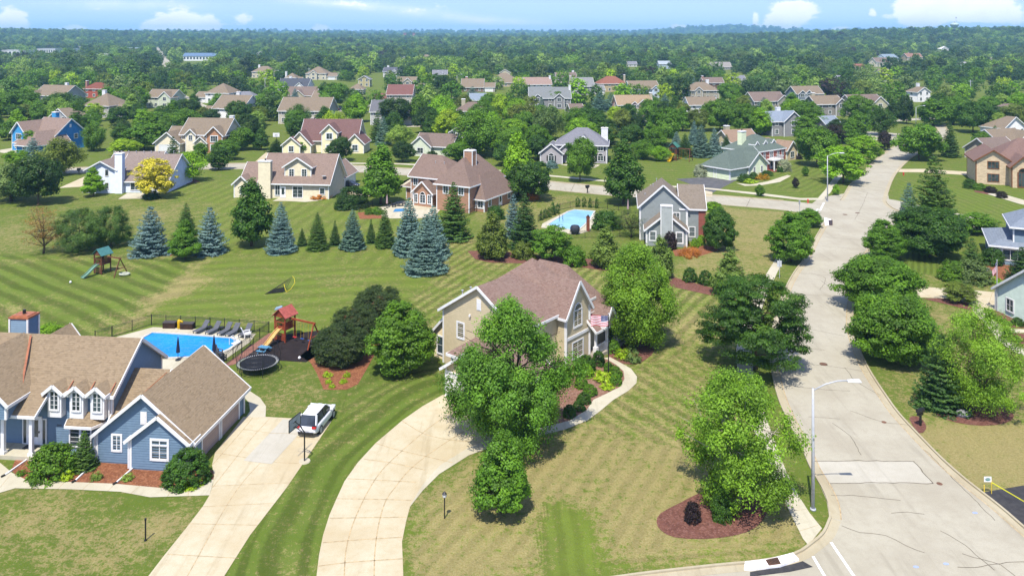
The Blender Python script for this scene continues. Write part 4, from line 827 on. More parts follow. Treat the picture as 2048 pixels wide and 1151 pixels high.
# shrubs
SH = [('ball', 374, 962, 86, 896, 'dark', 'evergreen_shrub', 'large round clipped evergreen at the corner of the blue house'), ('bush', 104, 948, 82, 886, 'green', 'shrub', 'big leafy bush in the front bed of the blue house'), ('spruce_a', 168, 936, 48, 857, 'spruce2', 'dwarf_conifer', 'cone-shaped dwarf conifer below the bay window'),
  ('ball', 1167, 777, 0, 0, '', '', ''), ('bush', 1443, 1035, 42, 986, 'dark', 'shrub', 'round dark shrub in the island mulch bed'), ('bush', 1385, 1040, 32, 1002, 'purple', 'shrub', 'sparse reddish shrub in the island mulch bed'), ('ball', 1380, 562, 28, 534, 'dark', 'clipped_shrub', 'left one of two clipped balls in the mulch bed'), ('ball', 1411, 568, 28, 540, 'dark', 'clipped_shrub', 'right one of two clipped balls in the mulch bed'),
  ('bush', 1048, 516, 44, 482, 'olive', 'shrub', 'rounded olive shrub left of the hawthorn in the long bed'), ('bush', 1150, 530, 44, 490, 'green', 'shrub', 'leafy green shrub right of the hawthorn in the long bed'), ('bush', 302, 397, 30, 380, 'deep', 'shrub', 'dark low shrub beside the yellow tree'), ('bush', 705, 414, 60, 372, 'deep', 'shrub', 'big dark shrub by the driveway of the tan house'), ('bush', 688, 418, 36, 392, 'deep', 'shrub', 'smaller dark shrub left of the big one by the tan driveway'),
  ('bush', 95, 672, 60, 646, 'bright', 'shrub', 'bright bush peeping over the roof of the blue house'), ('bush', 1905, 560, 50, 520, 'green', 'shrub', 'sprawling green bush left of the pointed conifer'), ('bush', 1946, 564, 62, 518, 'grey', 'shrub', 'round grey-green bush beside the lavender'), ('bush', 1986, 528, 42, 494, 'dark', 'shrub', 'dark round bush against the blue-grey house'), ('bush', 1426, 421, 34, 403, 'bright', 'shrub', 'bright rounded shrub right behind the grey house'),
  ('ball', 1402, 490, 18, 470, 'bright', 'clipped_shrub', 'bright clipped shrub at the corner of the grey house'), ('ball', 1390, 494, 16, 476, 'bright', 'clipped_shrub', 'smaller bright clipped shrub at the corner of the grey house'), ('bush', 1340, 497, 28, 462, 'purple', 'shrub', 'dark purple shrub under the chimney of the grey house'), ('bush', 1488, 363, 24, 347, 'dark', 'shrub', 'dark shrub at the corner of the green garage'), ('bush', 1507, 358, 18, 344, 'dark', 'shrub', 'dark shrub under the garage gable'),
  ('bush', 1530, 350, 30, 340, 'dark', 'shrub', 'low hedge shrub below the brick front'), ('bush', 1567, 342, 30, 318, 'white', 'hydrangea', 'white-flowering hydrangea right of the brick portico'), ('bush', 1400, 353, 24, 328, 'white', 'hydrangea', 'white-flowering hydrangea left of the garage doors'), ('perennial', 1523, 358, 28, 347, 'gold', 'flower_bed', 'orange-yellow flowers in front of the brick house'), ('perennial', 1500, 366, 24, 357, 'lime', 'flower_bed', 'lime green ground plants in front of the green garage'),
  ('grasses', 1380, 512, 46, 494, 'rust', 'ornamental_grass', 'rusty ornamental grasses below the grey house'), ('perennial', 1962, 548, 40, 530, 'laven', 'lavender', 'lavender patch beside the round grey-green bush'), ('perennial', 1990, 566, 26, 552, 'bright', 'flower_bed', 'green plants with yellow flowers by the right flagpole'), ('bush', 1940, 376, 26, 358, 'dark', 'shrub', 'dark hedge shrub left of the stone house'), ('bush', 1960, 380, 24, 366, 'green', 'shrub', 'green shrub below the stone house window'),
  ('bush', 1982, 385, 22, 372, 'purple', 'shrub', 'reddish shrub beside the stone entry'), ('bush', 2003, 395, 20, 382, 'purple', 'shrub', 'small reddish shrub right of the stone entry'), ('bush', 1560, 344, 12, 332, 'dark', 'shrub', 'small dark shrub at the foot of the portico'), ('bush', 863, 322, 26, 302, 'deep', 'hedge', 'clipped dark hedge before the sage garage'), ('bush', 1104, 336, 22, 320, 'blue', 'shrub', 'round blue shrub before the grey-violet house'),
  ('bush', 1080, 332, 26, 322, 'dark', 'shrub', 'low dark shrub before the grey-violet garage'), ('bush', 1595, 318, 18, 306, 'purple', 'shrub', 'round dark red shrub beside the tan house behind the brick house'), ('bush', 1060, 398, 34, 382, 'rust', 'ornamental_grass', 'rusty grasses right of the brown house'), ('bush', 1032, 402, 24, 388, 'deep', 'shrub', 'dark shrub right of the brown house'), ('bush', 992, 438, 34, 410, 'dark', 'shrub', 'dark shrub beside the deck of the brown house'),
  ('bush', 1215, 456, 56, 420, 'dark', 'hedge', 'dense hedge right of the small pool'), ('sparse', 1262, 475, 66, 416, 'black', 'plum_tree', 'open dark plum between the hedge and the grey house'), ('bush', 755, 428, 24, 414, 'green', 'shrub', 'green shrub in the patio bed left'), ('bush', 738, 428, 18, 416, 'green', 'shrub', 'small green shrub at the corner of the patio bed'), ('perennial', 640, 397, 36, 388, 'rust', 'flower_bed', 'pinkish flowers along the patio of the tan house'),
  ('perennial', 150, 0, 0, 0, '', '', ''), ('bush', 1240, 678, 50, 652, 'dark', 'shrub', 'wide dark shrub behind the flagpole'), ('ball', 1227, 704, 26, 678, 'green', 'clipped_shrub', 'clipped ball right of the flagpole'), ('ball', 1197, 730, 25, 700, 'dark', 'clipped_shrub', 'clipped ball nearest the porch step'), ('ball', 1172, 742, 38, 709, 'dark', 'clipped_shrub', 'biggest clipped ball under the porch rail'), ('ball', 1217, 742, 20, 723, 'green', 'clipped_shrub', 'small clipped ball at the foot of the flagpole'),
  ('ball', 1231, 752, 26, 731, 'green', 'clipped_shrub', 'clipped ball beside the walk below the flagpole'), ('ball', 1231, 768, 25, 746, 'green', 'clipped_shrub', 'clipped ball second down the walk'), ('ball', 1173, 752, 28, 727, 'bright', 'clipped_shrub', 'yellow-green ball left of the lime ground cover'), ('ball', 1162, 774, 26, 748, 'green', 'clipped_shrub', 'clipped ball beside the birch, highest of its row'),
  ('ball', 1180, 788, 29, 767, 'green', 'clipped_shrub', 'clipped ball at the bend of the bed'), ('ball', 1168, 805, 28, 783, 'dark', 'clipped_shrub', 'clipped ball third from the bottom of the row'), ('ball', 1158, 819, 26, 799, 'dark', 'clipped_shrub', 'clipped ball second from the bottom of the row'), ('ball', 1139, 832, 26, 808, 'dark', 'clipped_shrub', 'clipped ball lowest of the row, nearest the driveway'),
  ('perennial', 1208, 760, 40, 741, 'lime', 'ground_cover', 'lime ground cover between the balls'), ('perennial', 1215, 776, 28, 765, 'lime', 'ground_cover', 'lime ground cover nearer the walk'), ('perennial', 1245, 714, 34, 698, 'lime', 'ground_cover', 'lime ground cover right of the walk'), ('perennial', 1268, 722, 32, 702, 'grey', 'ground_cover', 'grey-green perennials at the edge of the bed right of the walk'), ('bush', 1262, 702, 22, 690, 'grey', 'shrub', 'little grey-green shrub under the airy birch'),
  ('perennial', 193, 957, 24, 942, 'vib', 'hosta', 'pale hosta left of the middle downspout'), ('perennial', 256, 958, 24, 945, 'pale', 'hosta', 'pale hosta right of the middle downspout'), ('perennial', 133, 957, 28, 940, 'lime', 'hosta', 'yellow-green hosta in front of the leafy bush'), ('perennial', 43, 949, 18, 938, 'green', 'perennial_plant', 'small green plant beside the porch walk'), ('perennial', 385, 972, 40, 960, 'lime', 'ground_cover', 'lime plants below the large round evergreen'),
  ('perennial', 655, 753, 18, 742, 'lime', 'hosta', 'yellow hosta upper left in the triangular bed'), ('perennial', 694, 753, 14, 743, 'lime', 'hosta', 'yellow hosta upper right in the triangular bed'), ('perennial', 657, 765, 14, 757, 'lime', 'hosta', 'yellow hosta middle left in the triangular bed'), ('perennial', 686, 765, 16, 757, 'lime', 'hosta', 'yellow hosta middle right in the triangular bed'), ('perennial', 664, 774, 14, 767, 'lime', 'hosta', 'yellow hosta at the tip of the triangular bed'),
  ('perennial', 1995, 640, 18, 632, 'green', 'perennial_plant', 'green plant in the bed before the sage house'), ('perennial', 2010, 648, 22, 638, 'green', 'perennial_plant', 'green plant nearest the sage wall'), ('bush', 2036, 650, 22, 634, 'dark', 'shrub', 'dark shrub under the sage house window'), ('perennial', 1976, 625, 18, 616, 'pale', 'perennial_plant', 'pale plant at the foot of the right flagpole'), ('bush', 1938, 500, 0, 0, '', '', ''),
  ('bush', 885, 0, 0, 0, '', '', ''), ('perennial', 2030, 680, 24, 672, 'green', 'perennial_plant', 'small plants in the lower bed of the sage house')]
for s in SH:
    if s[3]: tree(*s, cat='shrub', trunk=False if s[0] in ('ball', 'bush', 'perennial', 'grasses', 'spruce_a') else None)
for i, (px, b) in enumerate([(1083, 440), (1091, 437), (1099, 434), (1107, 430), (1115, 427), (1105, 423), (1155, 414), (1168, 414), (1181, 415), (1194, 416)]):
    tree('arborvitae', px, b, 9, b - 21, 'dark', 'arborvitae', ['lowest arborvitae in the slanting row left of the small pool', 'second arborvitae up the slanting row by the pool', 'third arborvitae up the slanting row by the pool', 'fourth arborvitae up the slanting row by the pool', 'fifth arborvitae up the slanting row by the pool', 'top arborvitae of the slanting row by the pool', 'arborvitae behind the pool, leftmost of four', 'arborvitae behind the pool, second of four', 'arborvitae behind the pool, third of four', 'arborvitae behind the pool, rightmost of four'][i], 'shrub', 'arborvitae hedge round the small pool')
# ================================================================ houses
HOUSES = []
class House:
    def __init__(s, label, wall, roof, xy, rot, name='house', trim=None, detail=1, group=None, short=None, wallm=None):
        s.root = empty(name, label, 'house', (xy[0], xy[1], xy[2] if len(xy) > 2 else 0), R(rot), group)
        s.wm = wallm or siding(wall); s.rm = roof if not isinstance(roof, tuple) else shingle(roof); s.tr = trim or WHITE; s.detail = detail
        HOUSES.append((xy[0], xy[1], short or label)); s.fas = MB(); s.rot = R(rot); s.xy = xy; s.lap = False; s.flat = plain('paint_%d_%d_%d' % tuple(int(v * 999) for v in wall[:3]), wall, .6, .25, .05) if len(wall) >= 3 else None
    def block(s, x0, x1, y0, y1, E, Rz, ax='x', hip=(0, 0), ov=.4, z0=-.1, wall=None, roof=None, walls=True, corners=True, o1=False):
        """gabled or hipped volume: walls to E, ridge at Rz along ax"""
        w_ = MB(); wm = wall or s.wm; rm = roof or s.rm
        sw = (lambda a, b, z: (a, b, z)) if ax == 'x' else (lambda a, b, z: (b, a, z))
        a0, a1, b0, b1 = (x0, x1, y0, y1) if ax == 'x' else (y0, y1, x0, x1)
        bm = (b0 + b1) / 2; hw = (b1 - b0) / 2; sl = (Rz - E) / hw
        if walls:
            w_.box(x0, x1, y0, y1, z0, E, wm)
            for e, h in ((a0, hip[0]), (a1, hip[1] or o1)):
                if not h: w_.poly([sw(e, b0, E), sw(e, b1, E), sw(e, bm, Rz - .02)], wm)
            if s.lap and wall is None:
                # clapboards: each board stands out at its lower edge
                p_ = .185; nb_ = int((Rz - z0) / p_)
                for i in range(nb_):
                    za = max(z0, .12) + i * p_; zb = min(za + p_, Rz - .05)
                    if zb <= za: break
                    for side in 'flr':
                        if side == 'f': pl, ua, ub = y0, x0, x1
                        else: pl, ua, ub = (x0 if side == 'l' else x1), y0, y1
                        isg = (ax == 'y' and side == 'f' and not hip[0]) or (ax == 'x' and side != 'f' and not hip[0 if side == 'l' else 1])
                        if zb > E:
                            if not isg: continue
                            k = (Rz - za) / (Rz - E); k = min(k, 1); c_ = (ua + ub) / 2; hw_ = (ub - ua) / 2 * max(k - p_ / (Rz - E), 0); ua, ub = c_ - hw_, c_ + hw_
                            if hw_ < .1: continue
                        a, b, c, d = s.at(side, pl, ua, za, .040), s.at(side, pl, ub, za, .040), s.at(side, pl, ub, zb, .006), s.at(side, pl, ua, zb, .006)
                        w_.poly([a, b, c, d] if side != 'l' else [b, a, d, c], s.flat); e, f = s.at(side, pl, ua, za, 0), s.at(side, pl, ub, za, 0); w_.poly([e, f, b, a], s.flat)
            w_.build('wall', s.root)
        if walls and corners:
            k = .13
            for X, Y in ((x0, y0), (x1, y0), (x1, y1), (x0, y1)):
                c = MB(); c.box(X - (k if X == x1 else .05), X + (k if X == x0 else .05), Y - (k if Y == y1 else .05), Y + (k if Y == y0 else .05), z0, E - .02, s.tr); c.build('corner_trim', s.root)
        zE = E - ov * sl + .10; t = .14
        A0 = a0 - ov; A1 = a1 + (0 if o1 else ov); B0 = b0 - ov; B1 = b1 + ov
        r0 = A0 if not hip[0] else a0 - ov + (hw + ov) * hip[0]; r1 = A1 if not hip[1] else a1 + ov - (hw + ov) * hip[1]
        Rt = Rz + .10
        if r0 > r1: r0 = r1 = (r0 + r1) / 2
        c = [(A0, B0, zE), (A1, B0, zE), (A1, B1, zE), (A0, B1, zE), (r0, bm, Rt), (r1, bm, Rt)]
        rf = MB(); top = [sw(*q) for q in c]; bot = [sw(q[0], q[1], q[2] - t) for q in c]
        F = [(0, 1, 5, 4), (2, 3, 4, 5), (3, 0, 4), (1, 2, 5)]
        for i, f in enumerate(F):
            if i == 2 and not hip[0]: continue
            if i == 3 and not hip[1]: continue
            f = f if ax == 'x' else f[::-1]
            rf.poly([top[k] for k in f], rm); rf.poly([bot[k] for k in f[::-1]], s.tr)
        rf.build('roof', s.root)
        # fascia boards and gutters, rakes on gable ends
        fb = MB()
        def edge(p, q, h=.24, wd=.07): fb.bar((*p[:2], p[2] - .09), (*q[:2], q[2] - .09), wd, h, s.tr)
        edge(top[0], top[1]); edge(top[3], top[2])
        for i, (u, v, r) in enumerate(((0, 3, 4), (1, 2, 5))):
            if i == 1 and o1: continue
            if hip[i]: edge(top[u], top[v])
            else: edge(top[u], top[r]); edge(top[v], top[r])
        fb.build('fascia', s.root)
        return s
    def shed(s, x0, x1, y0, y1, z_lo, z_hi, low='y0', base=0, roof=None, walls=True, ov=.3, wall=None):
        """lean-to: roof falls towards the side named by low"""
        w_ = MB(); z = {'y0': (z_lo, z_lo, z_hi, z_hi), 'y1': (z_hi, z_hi, z_lo, z_lo), 'x0': (z_lo, z_hi, z_hi, z_lo), 'x1': (z_hi, z_lo, z_lo, z_hi)}[low]
        cs = [(x0, y0), (x1, y0), (x1, y1), (x0, y1)]
        if walls: w_.hexa([(*c, base) for c in cs], [(*c, zz) for c, zz in zip(cs, z)], wall or s.wm); w_.build('wall', s.root)
        sl = (z_hi - z_lo) / ((y1 - y0) if low[0] == 'y' else (x1 - x0))
        X0, X1, Y0, Y1 = x0 - (ov if low != 'x1' else 0), x1 + (ov if low != 'x0' else 0), y0 - (ov if low != 'y1' else 0), y1 + (ov if low != 'y0' else 0)
        def zz(x, y): return {'y0': z_lo + (y - y0) * sl, 'y1': z_lo + (y1 - y) * sl, 'x0': z_lo + (x - x0) * sl, 'x1': z_lo + (x1 - x) * sl}[low] + .08
        cs = [(X0, Y0), (X1, Y0), (X1, Y1), (X0, Y1)]; rf = MB()
        rf.poly([(*c, zz(*c)) for c in cs], roof or s.rm); rf.poly([(*c, zz(*c) - .12) for c in cs][::-1], s.tr); rf.build('roof', s.root)
        fb = MB(); lo = {'y0': (0, 1), 'y1': (2, 3), 'x0': (3, 0), 'x1': (1, 2)}[low]
        for i in range(4):
            if (i, (i + 1) % 4) == tuple((k + 2) % 4 for k in lo): continue
            p, q = cs[i], cs[(i + 1) % 4]; fb.bar((*p, zz(*p) - .09), (*q, zz(*q) - .09), .07, .22, s.tr)
        fb.build('fascia', s.root); return s
    def at(s, side, plane, u, z, out=0):
        return {'f': (u, plane - out, z), 'b': (u, plane + out, z), 'l': (plane - out, u, z), 'r': (plane + out, u, z)}[side]
    def panel(s, mb, side, plane, u0, u1, z0, z1, o0, o1, m):
        p, q = s.at(side, plane, u0, z0, o0), s.at(side, plane, u1, z1, o1)
        mb.box(min(p[0], q[0]), max(p[0], q[0]), min(p[1], q[1]), max(p[1], q[1]), z0, z1, m)
    def win(s, side, plane, u, z, w_=1.0, h_=1.3, cols=2, rows=2, tw=.14, arch=False, glass=None, frame=None, shut=None, name='window'):
        """window centred at u along the wall, sill at z"""
        g = MB(); fr = MB(); fm = frame or s.tr; gm = glass or GLASS
        s.panel(g, side, plane, u - w_ / 2, u + w_ / 2, z, z + h_, -.02, .03, gm)
        if arch:
            n = 10; pts = [(u + w_ / 2 * math.cos(math.pi * k / n), z + h_ + w_ / 2 * math.sin(math.pi * k / n)) for k in range(n + 1)]
            q = [s.at(side, plane, a, b, .032) for a, b in pts]; g.poly(q, gm); g.poly(q[::-1], gm)
            for (a, b), (c, d) in zip(pts, pts[1:]):
                fr.bar(s.at(side, plane, a, b, .035), s.at(side, plane, c, d, .035), .07 if side in 'fb' else .07, tw, fm, up=s.at(side, 0, 0, 0, 1))
        P_ = lambda a, b, c, d, o=.07: s.panel(fr, side, plane, a, b, c, d, -.02, o, fm)
        P_(u - w_ / 2 - tw, u - w_ / 2, z - tw, z + h_ + (0 if arch else tw)); P_(u + w_ / 2, u + w_ / 2 + tw, z - tw, z + h_ + (0 if arch else tw))
        P_(u - w_ / 2, u + w_ / 2, z - tw, z, .09)
        P_(u - w_ / 2, u + w_ / 2, z + h_ - (.05 if arch else 0), z + h_ + (.03 if arch else tw), .065)
        for k in range(1, cols): c = u - w_ / 2 + w_ * k / cols; P_(c - .03, c + .03, z, z + h_, .05)
        for k in range(1, rows): c = z + h_ * k / rows; P_(u - w_ / 2, u + w_ / 2, c - .011, c + .011, .045)
        o = g.build(name, s.root); f = fr.build('frame', o)
        if shut:
            sh_ = MB()
            for d in (-1, 1): s.panel(sh_, side, plane, u + d * (w_ / 2 + tw + .2) - .17, u + d * (w_ / 2 + tw + .2) + .17, z - .05, z + h_ + .05, -.01, .05, shut)
            sh_.build('shutters', o)
        return o
    def door(s, side, plane, u, z=0, w_=1.0, h_=2.1, m=None, glass=True, frame=None):
        g = MB(); s.panel(g, side, plane, u - w_ / 2, u + w_ / 2, z, z + h_, -.02, .04, m or s.tr)
        if glass: s.panel(g, side, plane, u - w_ * .3, u + w_ * .3, z + h_ * .3, z + h_ * .92, .0, .055, GLASS)
        o = g.build('door', s.root); f = MB()
        for a, b, c, d in ((u - w_ / 2 - .12, u - w_ / 2, z, z + h_), (u + w_ / 2, u + w_ / 2 + .12, z, z + h_), (u - w_ / 2 - .12, u + w_ / 2 + .12, z + h_, z + h_ + .14)): s.panel(f, side, plane, a, b, c, d, -.02, .08, frame or s.tr)
        f.build('frame', o); h = MB(); s.panel(h, side, plane, u + w_ * .36, u + w_ * .42, z + .95, z + 1.1, .04, .10, DARKM); h.build('handle', o); return o
    def garage(s, side, plane, u, w_=4.8, h_=2.15, m=None, pan=4):
        dm = m or s.tr; g = MB(); n = pan
        for k in range(n): s.panel(g, side, plane, u - w_ / 2, u + w_ / 2, h_ * k / n + .015, h_ * (k + 1) / n - .015, -.02, .035, dm)
        s.panel(g, side, plane, u - w_ / 2, u + w_ / 2, 0, h_, -.02, .02, dm)
        o = g.build('garage_door', s.root); f = MB()
        for a, b, c, d in ((u - w_ / 2 - .14, u - w_ / 2, 0, h_), (u + w_ / 2, u + w_ / 2 + .14, 0, h_), (u - w_ / 2 - .14, u + w_ / 2 + .14, h_, h_ + .16)): s.panel(f, side, plane, a, b, c, d, -.02, .09, s.tr)
        f.build('frame', o); return o
    def chimney(s, x0, x1, y0, y1, z1, m=None, z0=0, corner=None, flue=True, cap=None):
        c = MB(); c.box(x0, x1, y0, y1, z0, z1, m or s.wm); o = c.build('chimney', s.root); k = MB(); t_ = cap or s.tr
        k.box(x0 - .08, x1 + .08, y0 - .08, y1 + .08, z1, z1 + .16, t_); k.box(x0 + .1, x1 - .1, y0 + .1, y1 - .1, z1 + .16, z1 + .24, t_); k.build('cap', o)
        if corner:
            q = MB()
            for X in (x0, x1):
                for Y in (y0, y1): q.box(X - .07, X + .07, Y - .07, Y + .07, z0, z1 - .01, corner)
            q.build('corner_trim', o)
        if flue: q = MB(); q.tube([((x0 + x1) / 2, (y0 + y1) / 2, z1 + .2), ((x0 + x1) / 2, (y0 + y1) / 2, z1 + .6)], .14, DARKM); q.build('flue', o)
    def vents(s, pts):
        for x, y, z in pts: v = MB(); v.tube([(x, y, z - .3), (x, y, z + .35)], .05, GALV); v.lathe([(.12, z + .32), (.12, z + .38)], GALV, 8, (x, y)); v.build('roof_vent', s.root)
    def gvent(s, side, plane, u, z, w_=.55, h_=.9):
        v = MB(); s.panel(v, side, plane, u - w_ / 2, u + w_ / 2, z, z + h_, -.02, .06, s.tr)
        for k in range(7): s.panel(v, side, plane, u - w_ / 2 + .07, u + w_ / 2 - .07, z + .1 + k * .1, z + .14 + k * .1, .05, .085, s.tr)
        v.build('gable_vent', s.root)
    def extra(s, name, mb): return mb.build(name, s.root)

C_BLUE = linw(110, 133, 152); TAN = linw(190, 176, 148)
ROOF_TAN = lin(158, 142, 120); ROOF_BR = lin(148, 130, 118); ROOF_RED = lin(152, 112, 106); ROOF_GREY = lin(150, 150, 156); ROOF_G2 = lin(128, 140, 134)
# ---------- blue house, front left
RT = shingle(lin(168, 146, 116), lin(190, 168, 136))
RT_ = RT
h = House('big slate-blue house with white trim and tan shingle roof beside the left driveway', C_BLUE, RT, (-31.2, 60.1), -6, detail=2, short='the big slate-blue house'); h.lap = True
h.block(-19, .25, 1.55, 8.6, 4.6, 7.35, 'x', ov=.35)                       # two-storey body
h.block(.4, 3.2, .8, 8.3, 2.25, 5.15, 'x', ov=.2, corners=False)         # link
h.block(0.0, 7.55, 0.0, 8.7, 2.25, 5.35, 'y', ov=.42)                       # garage wing
h.block(3.05, 7.50, -.62, .7, 2.32, 4.05, 'y', ov=.32, o1=True)             # small front gable
h.block(-12.6, -6.6, -.9, 4.9, 4.75, 7.5, 'y', ov=.4, z0=3.3, o1=True)      # cross gable at the frame's edge
h.shed(-14.4, -4.95, -.15, 1.55, 3.55, 4.72, 'y0', roof=RT, walls=False, ov=.32) # porch roof, continues the main slope
h.block(-11.6, -8.6, 8.6, 11.2, 4.0, 5.9, 'y', ov=.3, corners=False)
for u in (-4.1, -2.3, -.6):
    h.block(u - .56, u + .56, .98, 2.2, 4.75, 5.2, 'y', ov=.28, z0=2.72, wall=WHITE, corners=False, o1=True)
    h.win('f', .98, u, 3.35, .60, 1.35, 2, 4, .12)
    cp = MB(); cp.bar((u + .86, 1.26, 4.66), (u + .86, 2.0, 5.16), .07, .04, COPPER); h.extra('copper_flashing', cp)
cp = MB(); cp.bar((-6.5, .4, 4.55), (-8.9, 4.75, 7.42), .15, .06, COPPER); cp.bar((.7, .75, 2.75), (3.2, 4.2, 5.15), .05, .04, COPPER); h.extra('copper_flashing', cp)
# bay window
by = MB(); bp_ = [(-3.10, 1.55), (-2.70, .75), (-.90, .75), (-.45, 1.55)]
by.prism(bp_, 0.0, 2.35, h.wm); b_ = by.build('bay', h.root)
br = MB(); ap = [(-2.25, 1.56), (-1.35, 1.56)]; o_ = [(-3.45, 1.56), (-2.9, .42), (-.7, .42), (-.1, 1.56)]
br.poly([(*o_[1], 2.35), (*o_[2], 2.35), (*ap[1], 3.05), (*ap[0], 3.05)], RT); br.poly([(*o_[0], 2.35), (*o_[1], 2.35), (*ap[0], 3.05)], RT); br.poly([(*o_[2], 2.35), (*o_[3], 2.35), (*ap[1], 3.05)], RT)
for a, b in zip(o_, o_[1:]): br.bar((*a, 2.28), (*b, 2.28), .06, .2, WHITE)
br.build('bay_roof', h.root)
h.win('f', .75, -2.25, .75, .72, 1.35, 1, 4, .1); h.win('f', .75, -1.35, .75, .72, 1.35, 1, 4, .1)
h.win('f', 0, 1.62, 1.05, .58, 1.05, 2, 3, .15); h.win('f', -.62, 5.35, .92, 1.15, 1.30, 2, 3, .17, glass=GLASS)
tb = MB(); h.panel(tb, 'f', -.62, 4.75, 5.95, 1.86, 1.94, 0, .10, WHITE); h.extra('window_transom', tb)
h.gvent('f', 0, 3.75, 3.05, .5, .95)
PINK = plain('pinkish_garage_door', lin(206, 176, 158), .6, .2, .04)
h.garage('r', 7.55, 2.75, 2.7, 2.05, PINK); h.garage('r', 7.55, 6.05, 3.1, 2.05, PINK)
h.door('f', 1.5, -6.1, .25, 1.0, 2.1, WHITE); h.win('f', 1.5, -6.9, .35, .26, 1.9, 1, 1, .08); h.win('f', 1.5, -5.3, .35, .26, 1.9, 1, 1, .08)
dmat = MB(); dmat.box(-6.6, -5.5, .7, 1.3, .3, .33, DARKM); h.extra('door_mat', dmat)
pc = MB(); pc.box(-9.4, -4.9, -.35, 1.5, 0, .3, WALKM); h.extra('porch_slab', pc)
for u in (-7.5, -5.2): c = MB(); c.box(u - .13, u + .13, -.20, .06, .3, 3.35, WHITE); c.box(u - .2, u + .2, -.27, .13, .3, .5, WHITE); h.extra('porch_post', c)
for (u, y) in ((-.12, -.06), (2.95, -.68)): d = MB(); d.bar((u, y, .1), (u, y, 2.1), .09, .09, WHITE); h.extra('downspout', d)
for (x, y) in ((.1, 1.40), (7.68, 4.35), (7.68, 8.5)): d = MB(); d.bar((x, y, .1), (x, y, 2.2 if x > 5 else 4.4), .09, .09, WHITE); h.extra('downspout', d)
h.chimney(-14.1, -12.4, 9.0, 10.4, 7.1, C_BLUE and siding(C_BLUE), 0, WHITE, True, COPPER)
nb = MB(); h.panel(nb, 'f', 1.55, -4.3, -3.9, 1.75, 1.9, 0, .03, DARKM); h.extra('house_number', nb)
for i, (a, b, l) in enumerate([((57, 918), (10, 951), 'beside the porch walk'), ((190, 925), (151, 962), 'left of the middle of the bed'), ((273, 931), (233, 966), 'right of the middle of the bed')]):
    m = MB(); p_, q_ = P(*a), P(*b); m.bar((*p_, .08), (*q_, .08), .10, .10, WHITE); m.bar((q_[0], q_[1], .08), (q_[0] - .12, q_[1] - .25, .07), .13, .12, DARKM)
    tag(m.build('downspout_extension'), 'white downspout pipe lying across the front bed ' + l, 'drain pipe', 'downspout pipes of the blue house')
# ---------- beige house in the middle (local x runs along its street front)
TANW = linw(202, 186, 150); RR = shingle(lin(158, 128, 114), lin(182, 158, 142))
h = House('beige clapboard house with reddish brown roof, arched gable window and corner porch', TANW, RR, (-3.1, 75.6), 51, detail=2, short='the beige house'); h.lap = True
# local: x = a, y = -b
h.block(0, 9.6, -4.7, 4.7, 5.35, 8.35, 'x', (0, 1), .38)
h.block(6.0, 10.0, -5.75, -.6, 5.35, 8.05, 'y', ov=.36, o1=True)
h.block(5.4, 12.4, -4.4, 5.4, 5.3, 8.95, 'x', (1, 1), .38, corners=False)
h.block(8.6, 14.4, -5.0, 4.4, 4.5, 8.1, 'y', (1, 1), .4, corners=False)
h.shed(9.9, 16.0, -6.6, -4.6, 3.0, 4.75, 'y0', walls=False, ov=.3)
h.shed(14.0, 16.2, -6.6, 3.5, 2.95, 4.6, 'x1', walls=False, ov=.3)
h.block(11.0, 13.0, -7.0, -5.2, 3.35, 4.75, 'y', ov=.25, z0=2.95, corners=False, o1=True)
h.block(-5.2, .2, -8.0, -.6, 2.65, 5.2, 'x', ov=.38)
h.block(-2.4, .2, -7.2, 1.3, 2.65, 5.6, 'x', (1, 0), ov=.38)
h.shed(.5, 4.6, 4.7, 6.4, 2.65, 4.4, 'y1')
h.gvent('l', 0, 0, 6.1, .55, 1.05); h.win('l', 0, 2.35, 3.0, .75, 1.35, 1, 3, .16); h.win('l', .5, 5.55, .55, .7, 1.6, 1, 2, .14)
h.garage('l', -5.2, -5.6, 4.2, 2.2); h.garage('l', -5.2, -2.0, 2.4, 2.2)
lt = MB(); lt.box(-.22, -.05, 1.0, 1.15, 5.3, 5.5, WHITE); h.extra('wall_lamp', lt)
h.win('f', -5.75, 8.0, 3.75, 1.25, 1.55, 2, 3, .16, arch=True)
bd = MB(); h.panel(bd, 'f', -5.75, 6.0, 10.0, 2.72, 3.0, 0, .1, WHITE); h.extra('band_board', bd)
h.win('f', -5.75, 8.0, .7, 1.7, 1.5, 2, 3, .14)
for u in (10.2, 12.2, 14.0, 15.9):
    c = MB(); c.box(u - .11, u + .11, -6.55, -6.33, .35, 2.95, WHITE); c.box(u - .2, u + .2, -6.64, -6.24, .35, 1.15, WHITE); c.box(u - .17, u + .17, -6.6, -6.28, 2.75, 2.95, WHITE); h.extra('porch_post', c)
for y in (-3.2, 0.4): c = MB(); c.box(15.8, 16.05, y - .12, y + .12, .35, 2.95, WHITE); h.extra('porch_post', c)
pf = MB(); pf.box(9.9, 16.3, -6.75, 3.3, 0, .34, plain('porch_floor', lin(196, 186, 168))); h.extra('porch_floor', pf)
def rail(hh, a, b, z, n, hgt=.85):
    m = MB(); m.bar((*a, z + hgt), (*b, z + hgt), .07, .06, WHITE); m.bar((*a, z + .12), (*b, z + .12), .06, .05, WHITE)
    for k in range(n + 1): t_ = k / n; x, y = a[0] + (b[0] - a[0]) * t_, a[1] + (b[1] - a[1]) * t_; m.box(x - .02, x + .02, y - .02, y + .02, z + .12, z + hgt, WHITE)
    hh.extra('porch_railing', m)
rail(h, (14.0, -6.45), (15.9, -6.45), .35, 14); rail(h, (10.0, -6.45), (11.9, -6.45), .35, 12); rail(h, (15.93, -6.4), (15.93, -3.2), .35, 22)
